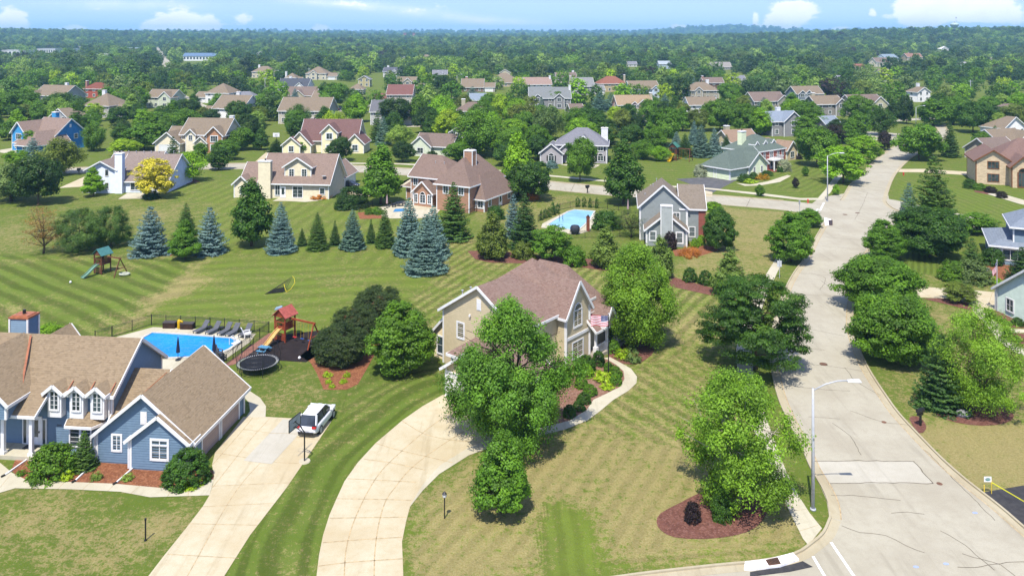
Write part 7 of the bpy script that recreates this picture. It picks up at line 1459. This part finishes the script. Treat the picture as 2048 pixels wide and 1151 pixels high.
YL = plain('yellow_plastic', lin(250, 200, 30), .4); m = MB(); m.lathe([(.17, 0), (.2, .1), (.16, .45), (.2, .7), (.15, .92), (.05, 1.0)], YL, 14); m.tube([(.1, 0, .85), (.34, -.05, .8), (.42, -.05, .6)], .09, YL, 8); tag(m.build('pool_float', loc=(*P(358, 657), z0), smooth=True), 'yellow inflatable pool toy standing between the wicker boxes', 'pool toy')
def umbrella(px, b, label, c, h=2.3, tilt=0, z=0):
    o = empty('closed_parasol', label, 'parasol', (*P(px, b), z)); m = MB(); m.tube([(0, 0, 0), (tilt * .4, 0, h * .4), (tilt, 0, h)], .03, DARKM, 6); m.build('pole', o)
    m = MB(); m.tube([(tilt * .38, 0, h * .33), (tilt * .55, 0, h * .52), (tilt * .8, 0, h * .8), (tilt, 0, h)], [.20, .17, .10, .03], c, 8); m.build('canopy', o); m = MB(); m.lathe([(.28, 0), (.25, .07)], DARKM, 12); m.build('base', o)
NAVY = plain('navy_canvas', lin(34, 44, 78), .85)
umbrella(356, 720, 'closed navy parasol behind the roof ridge, left one by the pool', NAVY, z=z0); umbrella(428, 716, 'closed navy parasol right one by the pool', NAVY, z=z0); umbrella(549, 392, 'closed red parasol leaning on the patio of the tan house', plain('red_canvas', lin(196, 52, 60), .85), 2.6, .55); umbrella(774, 416, 'closed pale pink parasol on the brown house patio', plain('pink_canvas', lin(206, 176, 176), .85), 2.7); umbrella(1256, 428, 'closed pink parasol between small pool and grey house', plain('pink_canvas', lin(206, 176, 176), .85), 2.7)
def chair(px, b, label, c, rz=0, s_=1.0, z=0, group=None):
    o = empty('patio_chair', label, 'chair', (*P(px, b), z), rz, group, (s_,) * 3); m = MB(); m.box(-.3, .3, -.3, .3, .34, .40, c); m.build('seat', o); m = MB(); m.hexa([(-.3, .26, .36), (.3, .26, .36), (.3, .32, .36), (-.3, .32, .36)], [(-.26, .5, 1.0), (.26, .5, 1.0), (.26, .56, 1.0), (-.26, .56, 1.0)], c); m.build('backrest', o)
    for x in (-.3, .3):
        m = MB(); m.box(x - .05, x + .05, -.35, .35, .58, .62, c); m.build('armrest', o)
        for y in (-.28, .28): m = MB(); m.box(x - .04, x + .04, y - .04, y + .04, 0, .58, c); m.build('leg', o)
chair(494, 675, 'white garden chair at the right end of the pool fence', WHITE, R(120), 1.1, z0); chair(436, 712, 'dark patio chair beside the right closed parasol', GRYF, R(60), 1, z0); chair(444, 722, 'dark patio chair against the pool fence near the trampoline', DARKM, R(140), 1, z0)
chair(556, 392, 'dark patio chair beside the grill of the tan house', DARKM, 0, 1.0); chair(788, 414, 'left dark chair at the brown house patio table', DARKM, R(90)); chair(808, 412, 'right dark chair at the brown house patio table', DARKM, R(-90)); chair(1188, 692, 'red chair on the porch of the beige house', plain('red_door', lin(120, 40, 36)), R(150), .9, .35)
o = empty('patio_table', 'round dark table on the brown house patio', 'table', P(798, 412)); m = MB(); m.lathe([(.7, .70), (.7, .75)], DARKM, 16); m.build('table_top', o); m = MB(); m.tube([(0, 0, 0), (0, 0, .7)], .08, DARKM); m.build('pedestal', o)
slab('blue_mat', [(790, 418), (812, 417), (808, 423), (786, 424)], .05, plain('blue_mat', lin(80, 150, 206)))
o = empty('grill', 'round black grill on the patio of the tan house', 'grill', P(564, 394)); m = MB(); m.lathe([(.1, .55), (.33, .7), (.36, .85), (.3, 1.02), (.05, 1.12)], DARKM, 14); m.build('kettle', o)
for k in range(3): m = MB(); m.tube([(.25 * math.cos(k * 2.1), .25 * math.sin(k * 2.1), 0), (.1 * math.cos(k * 2.1), .1 * math.sin(k * 2.1), .62)], .02, DARKM, 6); m.build('leg', o)
o = empty('covered_grill', 'dark covered round grill at the edge of the small pool', 'grill', P(1150, 468)); m = MB(); m.lathe([(.5, 0), (.75, .5), (.8, 1.1), (.6, 1.4), (.1, 1.5)], plain('grill_cover', (.03, .035, .045, 1), .7), 14); m.build('cover', o, smooth=True)
m = MB(); m.box(-.25, .25, -.25, .25, 0, 2.2, plain('brown_post', lin(150, 84, 60))); m.box(-.3, .3, -.3, .3, 2.2, 2.35, plain('brown_post', lin(150, 84, 60))); m.lathe([(.2, 2.35), (.24, 2.5), (.05, 2.7)], DARKM, 8); tag(m.build('brick_lamp_pillar', loc=P(1176, 462)), 'reddish pillar with lamp at the corner of the small pool', 'pillar')
o = empty('pool_ladder', 'bent metal handrail of the small pool', 'pool ladder', (*P(1122, 442), .1)); m = MB()
for s_ in (-.3, .3): m.tube([(s_, -.4, 0), (s_, -.4, .9), (s_, .1, 1.0), (s_, .5, .1)], .03, DARKM, 6)
m.build('rails', o)
o = empty('pool_ladder', 'white steps and rail at the right end of the large pool', 'pool ladder', (*P(468, 690), .1), R(-30)); m = MB()
for s_ in (-.35, .35): m.tube([(s_, -.3, 0), (s_, -.3, .75), (s_, .2, .8), (s_, .6, .1)], .035, WHITE, 6)
for k in range(3): m.box(-.35, .35, -.1 + .3 * k, .1 + .3 * k, .02 + .02 * k, .08 + .02 * k, WHITE)
m.build('rails', o)
# trampoline
tx, ty = P(505, 755); o = empty('trampoline', 'round black trampoline with a net beside the pool fence', 'trampoline', (tx, ty + 1.6)); r_ = 1.95
m = MB(); m.poly([(r_ * .86 * math.cos(k * .2618), r_ * .86 * math.sin(k * .2618), .80) for k in range(24)], plain('black_mat', (.008, .008, .01, 1), .8)); m.build('jumping_mat', o)
m = MB(); sm = plain('spring_white', (.5, .5, .5, 1), .5)
for k in range(64): a = k * 6.283 / 64; m.bar((r_ * .86 * math.cos(a), r_ * .86 * math.sin(a), .80), (r_ * math.cos(a), r_ * math.sin(a), .82), .04, .03, sm)
m.build('springs', o); m = MB(); m.tube([(r_ * math.cos(k * .2618), r_ * math.sin(k * .2618), .82) for k in range(25)], .04, DARKM, 8); m.build('frame', o)
for k in range(6): a = k * 1.0472; m = MB(); m.tube([(r_ * math.cos(a), r_ * math.sin(a), 0), (r_ * 1.05 * math.cos(a), r_ * 1.05 * math.sin(a), .9), (r_ * 1.12 * math.cos(a), r_ * 1.12 * math.sin(a), 1.8), (r_ * .95 * math.cos(a), r_ * .95 * math.sin(a), 2.5)], .03, DARKM, 6); m.build('net_pole', o)
m = MB()
for z in (1.1, 1.5, 1.9, 2.4): m.tube([(r_ * .95 * math.cos(k * .2618), r_ * .95 * math.sin(k * .2618), z) for k in range(25)], .008, DARKM, 4, False)
for k in range(48): a = k * .1309; m.bar((r_ * .95 * math.cos(a), r_ * .95 * math.sin(a), .85), (r_ * .95 * math.cos(a), r_ * .95 * math.sin(a), 2.4), .007, .007, DARKM)
m.build('safety_net', o)
# play sets
def playset(px, b, label, wood, roofc, slidec, rz, s_=1.0, swings=2, beam=3.6, sx=1, tire=False):
    o = empty('play_set', label, 'play set', P(px, b), rz, None, (s_,) * 3)
    m = MB()
    for x in (-.7, .7):
        for y in (-.7, .7): m.box(x - .06, x + .06, y - .06, y + .06, 0, 2.6, wood)
    m.box(-.75, .75, -.75, .75, 1.25, 1.33, wood); m.build('tower', o)
    m = MB()
    for y in (-.72, .72):
        for k in range(8):
            if y < 0 and 2 <= k <= 5: continue
            x = -.62 + k * .177; m.box(x - .05, x + .05, y - .02, y + .02, 1.33, 1.95, wood)
        m.box(-.75, .75, y - .03, y + .03, 1.95, 2.03, wood)
    for x in (-.72, .72):
        for k in range(8): y = -.62 + k * .177; m.box(x - .02, x + .02, y - .05, y + .05, 1.33, 1.95, wood)
        m.box(x - .03, x + .03, -.75, .75, 1.95, 2.03, wood)
    for k in range(4): m.box(-.72, .72, -.73, -.70, .15 + k * .2, .3 + k * .2, wood)
    m.build('railing', o)
    m = MB(); m.hexa([(-.95, -.95, 2.5), (0, -.95, 3.35), (0, .95, 3.35), (-.95, .95, 2.5)], [(-.95, -.95, 2.56), (0, -.95, 3.41), (0, .95, 3.41), (-.95, .95, 2.56)], roofc); m.hexa([(0, -.95, 3.35), (.95, -.95, 2.5), (.95, .95, 2.5), (0, .95, 3.35)], [(0, -.95, 3.41), (.95, -.95, 2.56), (.95, .95, 2.56), (0, .95, 3.41)], roofc)
    m.build('roof', o); m = MB(); m.poly([(-.8, .75, 2.5), (.8, .75, 2.5), (0, .75, 3.3)], wood); m.poly([(-.8, -.75, 2.5), (.8, -.75, 2.5), (0, -.75, 3.3)], wood); m.build('gable', o)
    m = MB(); prev = None
    for k in range(9):
        t_ = k / 8; y = -.75 - 2.3 * t_; z = 1.33 - 1.2 * (t_ - .06 * math.sin(t_ * 6.28)); c = (y, z)
        if prev:
            (y0, z0_), (y1, z1_) = prev, c; m.poly([(-.27, y0, z0_), (.27, y0, z0_), (.27, y1, z1_), (-.27, y1, z1_)], slidec)
            for x in (-.27, .27): m.hexa([(x - .03, y1, z1_ - .05), (x + .03, y1, z1_ - .05), (x + .03, y0, z0_ - .05), (x - .03, y0, z0_ - .05)], [(x - .03, y1, z1_ + .14), (x + .03, y1, z1_ + .14), (x + .03, y0, z0_ + .14), (x - .03, y0, z0_ + .14)], slidec)
        prev = c
    m.build('slide', o); m = MB(); e = sx * (.7 + beam); m.bar((sx * .7, 0, 2.3), (e, 0, 2.3), .12, .16, wood); m.build('swing_beam', o)
    for s2 in (-1, 1): m = MB(); m.bar((e - sx * .2, 0, 2.3), (e, s2 * 1.1, 0), .1, .1, wood); m.build('leg', o)
    m = MB(); m.bar((e - sx * .08, -.65, 1.0), (e - sx * .08, .65, 1.0), .08, .08, wood); m.build('crossbar', o)
    for k in range(swings):
        x = sx * (1.35 + k * 1.0); w_ = MB()
        if tire and k == swings - 1: continue
        for d in (-.2, .2): w_.tube([(x + d, 0, 2.25), (x + d, 0, .5)], .012, YL if not tire else DARKM, 4)
        sw = w_.build('swing', o); w_ = MB(); w_.box(x - .22, x + .22, -.1, .1, .46, .5, RED if k == 0 else plain('blue_plastic', lin(50, 90, 170))); w_.build('swing_seat', sw)
    return o
RWOOD = plain('redwood', lin(176, 84, 52), .8, .2, .2); BWOOD = plain('brown_wood', lin(132, 84, 62), .8, .2, .2)
playset(570, 678, 'redwood play tower with shingle roof, yellow slide and swings by the trampoline', RWOOD, plain('red_roof_boards', lin(196, 104, 92), .8, .2, .2), plain('pale_yellow_slide', lin(240, 196, 120), .4), R(-28), 1.02, 3, 3.4)
playset(205, 545, 'weathered play tower with green canvas roof, green slide and single beam on the striped lawn', BWOOD, plain('teal_canvas', lin(84, 142, 138), .7), plain('pale_green_slide', lin(132, 172, 148), .4), R(-24), 1.0, 0, 2.8, 1)
playset(1348, 320, 'small play tower with green roof and bright yellow slide before the blue spruces', BWOOD, plain('green_canvas', lin(80, 140, 120), .7), YL, R(-30), 1.35, 2, 2.6, 1)
X, Y = P(249, 551); m = MB(); m.tube([(.62 * math.cos(k * .2618), .42 * math.sin(k * .2618), .25) for k in range(25)], .13, plain('white_rubber', lin(214, 218, 196), .7), 8); tag(m.build('tyre_swing', loc=(X, Y), smooth=True), 'white ring-shaped tyre swing seat beside the weathered play tower', 'tyre swing')
# swing frame at the far left yard
X, Y = P(188, 274); o = empty('swing_set', 'small red swing frame on the far striped lawn', 'swing set', (X, Y)); m = MB(); m.bar((-1.2, 0, 2.2), (1.2, 0, 2.2), .12, .12, RWOOD)
for s_ in (-1.2, 1.2):
    for q in (-.8, .8): m.bar((s_, 0, 2.2), (s_, q, 0), .1, .1, RWOOD)
m.build('frame', o); m = MB(); m.box(-.5, .5, -.2, .2, .4, .8, WHITE); m.build('swing_seat', o)
# picnic table
X, Y = P(528, 704); pb = plain('blue_plastic_light', lin(104, 170, 206), .5); o = empty('picnic_table', 'small light blue picnic table on the dark play surface', 'picnic table', (X, Y), R(-20)); m = MB(); m.box(-.55, .55, -.3, .3, .52, .57, pb); m.build('table_top', o)
for s_ in (-.55, .55): m = MB(); m.box(-.5, .5, s_ - .12, s_ + .12, .28, .32, pb); m.build('bench', o)
for x in (-.35, .35):
    for s_ in (-1, 1): m = MB(); m.bar((x, 0, .52), (x, s_ * .6, 0), .08, .08, pb); m.build('leg', o)
# goal
X, Y = P(573, 583); o = empty('rebound_net', 'tipped-over sports net with bent yellow frame on the open lawn', 'goal net', (X, Y), R(15)); yf = plain('yellow_frame', lin(226, 206, 30), .5); m = MB(); m.tube([(0, -.3, .05), (.55, .1, .3), (1.0, .5, .9), (.95, .9, 1.3), (.7, 1.1, 1.6)], .035, yf, 8); m.tube([(0, -.3, .05), (-.2, 0, .5), (-.3, .3, .9)], .04, yf, 8); m.build('frame', o)
net = plain('black_net', (.02, .022, .016, 1), .9); m = MB()
for a in range(9):
    t_ = a / 8; m.bar((-2.6 + t_ * 2.4, -.4 + .2 * t_, .06), (-1.2 + t_ * 1.9, .6 + .4 * t_, .5 + t_ * 1.05), .03, .02, net); m.bar((-2.6 + t_ * 1.4, -.4 + t_, .06 + .45 * t_), (-.2 + t_ * .9, -.2 + t_ * 1.2, .08 + 1.5 * t_), .03, .02, net)
m.hexa([(-2.5, -.4, .03), (-.4, -.2, .03), (-.1, .6, .4), (-1.5, .5, .3)], [(-2.5, -.4, .06), (-.4, -.2, .06), (-.1, .6, .43), (-1.5, .5, .33)], net); m.build('net', o)
for px, b, c_, l in [(141, 566, WHITE, 'white ball on the striped lawn'), (599, 718, WHITE, 'white ball on the dark play surface')]: m = MB(); m.lathe([(.02, 0), (.13, .07), (.15, .16), (.11, .26), (.02, .31)], c_, 12); tag(m.build('ball', loc=P(px, b), smooth=True), l, 'ball')
m = MB(); m.hexa([(-.5, -.18, 0), (.4, -.2, 0), (.5, .15, 0), (-.4, .2, 0)], [(-.3, -.12, .25), (.4, -.14, .38), (.45, .1, .38), (-.25, .12, .25)], plain('pale_blue_plastic', lin(170, 200, 226), .5)); tag(m.build('toy_rocker', loc=P(557, 618), rot=R(20), bevel=.04), 'pale blue plastic toy lying on the lawn above the play tower', 'toy')
# boulder
rg = np.random.default_rng(5); m = MB(); m.lathe([(.1, 0), (.42, .05), (.5, .2), (.38, .42), (.1, .5)], plain('boulder', lin(176, 176, 172), .9, .2, .3, vs=6), 9); m.v = [(x * 1.25 + rg.normal(0, .04), y + rg.normal(0, .04), z + rg.normal(0, .03)) for x, y, z in m.v]; tag(m.build('boulder', loc=P(1925, 831)), 'pale grey boulder in the mulch ring below the dark spruce', 'rock')
# ================================================================ trees between the houses and the woods beyond
def near_house(x, y):
    d = [(math.hypot(x - a, y - b), a, b, l) for a, b, l in HOUSES]; return min(d)
CN = {'green': 'green', 'bright': 'bright green', 'lime': 'yellow-green', 'dark': 'dark green', 'deep': 'very dark green', 'olive': 'olive', 'grey': 'grey-green', 'pale': 'pale green', 'blue': 'blue', 'blue2': 'blue-green', 'spruce': 'dark green', 'spruce2': 'mid green', 'purple': 'purple', 'black': 'blackish'}
KN = {'mid_a': ('maple_tree', 'oval tree'), 'mid_b': ('maple_tree', 'round tree'), 'mid_c': ('linden_tree', 'tapering tree'), 'mid_d': ('locust_tree', 'spreading tree'), 'mid_e': ('willow_tree', 'feathery tree'), 'spruce_a': ('spruce_tree', 'spruce'), 'spruce_b': ('spruce_tree', 'full spruce'), 'spruce_c': ('spruce_tree', 'tall spruce'), 'far_a': ('maple_tree', 'round tree'), 'far_b': ('oak_tree', 'broad tree'), 'far_c': ('linden_tree', 'tall oval tree'), 'far_s': ('spruce_tree', 'tall spruce')}
auto = []
def autolabel(key, col, x, y):
    d, a, b, l = near_house(x, y); dx, dy = x - a, y - b
    if l.startswith('the ') is False: l = 'the ' + l.split(' with ')[0].split(' behind ')[0].split(' beside ')[0].split(' among ')[0]
    l = ' '.join(l.split()[:6])
    while l.split()[-1] in ('the', 'a', 'and', 'half', 'over', 'in', 'at', 'of', 'to', 'right', 'broad', 'big', 'many', 'peeping'): l = ' '.join(l.split()[:-1])
    side = 'behind' if dy > abs(dx) * .8 else 'in front of' if dy < -abs(dx) * .8 else 'right of' if dx > 0 else 'left of'
    return '%s %s %s %s' % (CN[col], KN[key][1], ('some way ' if d > 30 else '') + side, l)
for k, px, b, w_, tp, c_ in MIDT:
    if not w_: continue
    o = tree(k, px, b, w_, tp, c_, KN[k][0], 'x'); auto.append((o, autolabel(k, c_, o.location.x, o.location.y), px))
# scattered individuals
rs = np.random.default_rng(77); HX = np.array([(a, b) for a, b, _ in HOUSES]); cnt = 0
near_t = np.array([(t_[0], t_[1]) for t_ in TREES])
road_pts = np.array(L1 + [q for q in XL])
placed = []
def grow(n, y0, y1, dens_sep, houser, front=16):
    global cnt
    k = 0; tries = 0
    while k < n and tries < n * 60:
        tries += 1; y = math.sqrt(rs.uniform(y0 ** 2, y1 ** 2)); x = rs.uniform(-.68, .68) * y
        dh = np.hypot(HX[:, 0] - x, HX[:, 1] + 4 - y)
        if dh.min() < houser: continue
        rel = HX - np.array([x, y])       # a house just behind, along the line of sight: keep it in view
        los = (rel[:, 1] > 0) & (rel[:, 1] < front) & (np.abs(rel[:, 0] - x / y * rel[:, 1]) < 8)
        if los.any() and rs.random() < .9: continue
        if placed and min((x - a) ** 2 + (y - b) ** 2 for a, b in placed) < dens_sep ** 2: continue
        if (np.hypot(near_t[:, 0] - x, near_t[:, 1] - y)).min() < 5: continue
        if (np.hypot(road_pts[:, 0] - x, road_pts[:, 1] - y)).min() < 9: continue
        placed.append((x, y)); k += 1; yield x, y
cols = ['green', 'green', 'dark', 'dark', 'deep', 'olive', 'bright', 'green', 'pale', 'lime']
for x, y in list(grow(125, 205, 330, 7, 9.5, 13)):
    key = ['mid_b', 'mid_a', 'mid_c', 'mid_b', 'mid_e', 'mid_d', 'spruce_b'][rs.integers(7)]; c_ = cols[rs.integers(len(cols))] if key[0] != 's' else ['blue', 'blue2', 'spruce'][rs.integers(3)]
    if (x > -75 and x < -5 and y < 235) or (20 < x < 75 and y < 212): continue
    h_ = rs.uniform(5.5, 10); o = plant(key, (x, y), h_ * rs.uniform(.75, 1.0) if key[0] != 's' else h_ * .55, h_, c_, KN[key][0], 'x'); auto.append((o, autolabel(key, c_, x, y), x / y))
for x, y in list(grow(190, 330, 620, 9.5, 12, 36)):
    key = ['far_a', 'far_b', 'far_c', 'far_a', 'far_b', 'far_s'][rs.integers(6)]; c_ = cols[rs.integers(len(cols))] if key != 'far_s' else ['blue', 'blue2', 'spruce'][rs.integers(3)]
    if key == 'far_s' and rs.random() < .4: key = 'far_a'; c_ = 'green'
    h_ = rs.uniform(7, 12.5); o = plant(key, (x, y), h_ * rs.uniform(.8, 1.15) if key != 'far_s' else h_ * .5, h_, c_, KN[key][0], 'x', z=float(T(x, y))); auto.append((o, autolabel(key, c_, x, y), x / y))
byl = {}
for o, l, k in auto: byl.setdefault(l, []).append((k, o))
WORDS = ['leftmost', 'second from the left', 'third from the left', 'fourth from the left', 'fifth from the left', 'sixth from the left', 'seventh from the left', 'eighth from the left', 'ninth from the left', 'tenth from the left', 'eleventh from the left', 'twelfth from the left']
for l, lst in byl.items():
    lst.sort(key=lambda q: q[0])
    for i, (k, o) in enumerate(lst):
        if len(lst) > 1: w_ = WORDS[i] if i < min(len(lst) - 1, len(WORDS)) else 'rightmost'; o['label'] = w_ + ' ' + l
        else: o['label'] = l
        o['group'] = 'trees between and beyond the houses'
        if len(o['label'].split()) > 16: o['label'] = ' '.join(o['label'].replace('some way ', '').split()[:16])
# the woods: one object, crowns instanced on points by geometry nodes
rs = np.random.default_rng(9); pts, scl, colr, kind = [], [], [], []
pal = [tuple(2.1 * v for v in lin(*q)[:3]) for q in ((84, 114, 44), (62, 92, 40), (50, 78, 40), (104, 134, 46), (88, 106, 56), (72, 100, 40), (126, 150, 66), (60, 80, 44))]
def belt(y0, y1, sep, hmin, hmax, wide=.86, keep=None):
    nx = int(2 * wide * y1 / sep); ny = int((y1 - y0) / sep)
    for j in range(ny):
        Y = y0 + (j + .5) * sep; n = int(2 * wide * Y / sep)
        X = -wide * Y + (np.arange(n) + rs.uniform(-.45, .45, n) + .5) * sep; YY = Y + rs.uniform(-.5, .5, n) * sep
        # clumpy woods with clearings
        f = np.sin(X / 47 + YY / 83) + np.sin(X / 91 - YY / 61 + 2) + .8 * np.sin(YY / 37 + X / 140)
        ok = np.ones(n, bool) if keep is None else (f > keep + rs.normal(0, .5, n))
        for a, b, _ in HOUSES:
            if Y - 40 < b < Y + 260: ok &= ~((np.hypot(X - a, YY - b - 4) < 14) | ((b - YY > 0) & (b - YY < 22 + b * .15) & (np.abs(X - (a - (b - YY) * a / b)) < (11 if b < 850 else 22))))
        for q in [(-310, 790, 60, 130)]: ok &= ~((np.abs(X - q[0]) < q[2]) & (np.abs(YY - q[1]) < q[3]))
        rd = np.interp(YY, [fr_[0][1], fr_[-1][1]], [fr_[0][0], fr_[-1][0]]); ok &= ~((YY > fr_[0][1] - 60) & (YY < fr_[-1][1] + 40) & (np.abs(X - rd) < 10))
        X, YY = X[ok], YY[ok]
        if placed and y0 < 650:
            PP = np.array(placed + [(t_[0], t_[1]) for t_ in TREES]); 
            m_ = np.array([np.hypot(PP[:, 0] - a, PP[:, 1] - b).min() > 5.5 for a, b in zip(X, YY)], bool); X, YY = X[m_], YY[m_]
        z = T(X, YY); pts.append(np.stack([X, YY, z], 1)); scl.append((hmin * .85 + (hmax * 1.25 - hmin * .85) * rs.random(len(X)) ** 1.6) / 10)
        pz = np.sin(X / 190 + YY / 260) + np.sin(X / 83 - YY / 120) * .7 + rs.normal(0, 1.0, len(X)); ci = np.clip(((pz + 2.6) / 5.2 * len(pal)), 0, len(pal) - 1).astype(int); ci = (ci * 5 + rs.integers(0, 3, len(X))) % len(pal)
        c = np.array([p_[:3] for p_ in pal])[ci] * rs.uniform(.6, 1.35, (len(X), 1)); pu = rs.random(len(X)) < .012; c[pu] = np.array(TC['purple'][:3]); colr.append(c); kind.append(rs.integers(0, 3, len(X)) if True else 0)
belt(300, 620, 12.5, 6.5, 11, keep=.15)
belt(620, 1000, 12, 8, 13, keep=-.6)
belt(1000, 1700, 14.5, 9, 14)
belt(1700, 3200, 22, 12, 18)
belt(3200, 5200, 38, 16, 26)
belt(5200, 7400, 60, 22, 36)
pts, scl, colr, kind = np.concatenate(pts), np.concatenate(scl), np.concatenate(colr), np.concatenate(kind)
print('woods', len(pts))
me = bpy.data.meshes.new('woods'); me.vertices.add(len(pts)); me.vertices.foreach_set('co', pts.astype(np.float32).ravel())
for n_, ty_, dat, key_ in (('scl', 'FLOAT', scl, 'value'), ('kind', 'INT', kind, 'value'), ('rotz', 'FLOAT', rs.uniform(0, 6.28, len(pts)), 'value')):
    a = me.attributes.new(n_, ty_, 'POINT'); a.data.foreach_set(key_, dat.astype(np.int32 if ty_ == 'INT' else np.float32))
a = me.attributes.new('tcol', 'FLOAT_COLOR', 'POINT'); a.data.foreach_set('color', np.concatenate([colr, np.ones((len(pts), 1))], 1).astype(np.float32).ravel())
woods = bpy.data.objects.new('woods', me); COL.objects.link(woods); tag(woods, 'woodland stretching to the horizon beyond the far houses', 'woods', kind='stuff')
srcs = []
for k_ in ('far_a', 'far_b', 'far_c'):
    m_ = PROTO[k_][0]; srcs.append([o for o in COL.objects if o.type == 'MESH' and o.data == m_][0])
ng = bpy.data.node_groups.new('woods_on_points', 'GeometryNodeTree')
ng.interface.new_socket('Geometry', in_out='INPUT', socket_type='NodeSocketGeometry'); ng.interface.new_socket('Geometry', in_out='OUTPUT', socket_type='NodeSocketGeometry')
def gn(t_, **k):
    x = ng.nodes.new(t_)
    for a, b in k.items(): setattr(x, a, b)
    return x
gi, go = gn('NodeGroupInput'), gn('NodeGroupOutput'); g2i = gn('GeometryNodeGeometryToInstance')
for s_ in srcs:
    oi = gn('GeometryNodeObjectInfo', transform_space='ORIGINAL'); oi.inputs[0].default_value = s_; oi.inputs['As Instance'].default_value = False
    sm_ = gn('GeometryNodeSetMaterial'); sm_.inputs['Material'].default_value = LEAFI; ng.links.new(oi.outputs['Geometry'], sm_.inputs[0]); ng.links.new(sm_.outputs[0], g2i.inputs[0])
m2p = gn('GeometryNodeMeshToPoints'); iop = gn('GeometryNodeInstanceOnPoints'); iop.inputs['Pick Instance'].default_value = True
ng.links.new(gi.outputs[0], m2p.inputs[0]); ng.links.new(m2p.outputs[0], iop.inputs['Points']); ng.links.new(g2i.outputs[0], iop.inputs['Instance'])
def na(n_, ty_): x = gn('GeometryNodeInputNamedAttribute', data_type=ty_); x.inputs[0].default_value = n_; return x.outputs[0]
ng.links.new(na('kind', 'INT'), iop.inputs['Instance Index']); ng.links.new(na('scl', 'FLOAT'), iop.inputs['Scale'])
cx_ = gn('ShaderNodeCombineXYZ'); ng.links.new(na('rotz', 'FLOAT'), cx_.inputs[2]); ng.links.new(cx_.outputs[0], iop.inputs['Rotation']); ng.links.new(iop.outputs[0], go.inputs[0])
md = woods.modifiers.new('woods', 'NODES'); md.node_group = ng
# air
HZ = 1
if HZ:
    m = bpy.data.materials.new('haze'); m.use_nodes = True; t = N(m.node_tree); pv = t.n('ShaderNodeVolumePrincipled'); o_ = t.n('ShaderNodeOutputMaterial'); t.l(pv.outputs[0], o_.inputs[1])
    pv.inputs['Color'].default_value = (.36, .68, 1, 1); pv.inputs['Density'].default_value = 0.00015; pv.inputs['Anisotropy'].default_value = .1
    hb = MB(); hb.box(-7500, 7500, -300, 9500, -1.5, 150, m); o = hb.build('haze'); tag(o, 'thin blue summer haze over the landscape', 'haze', kind='stuff')
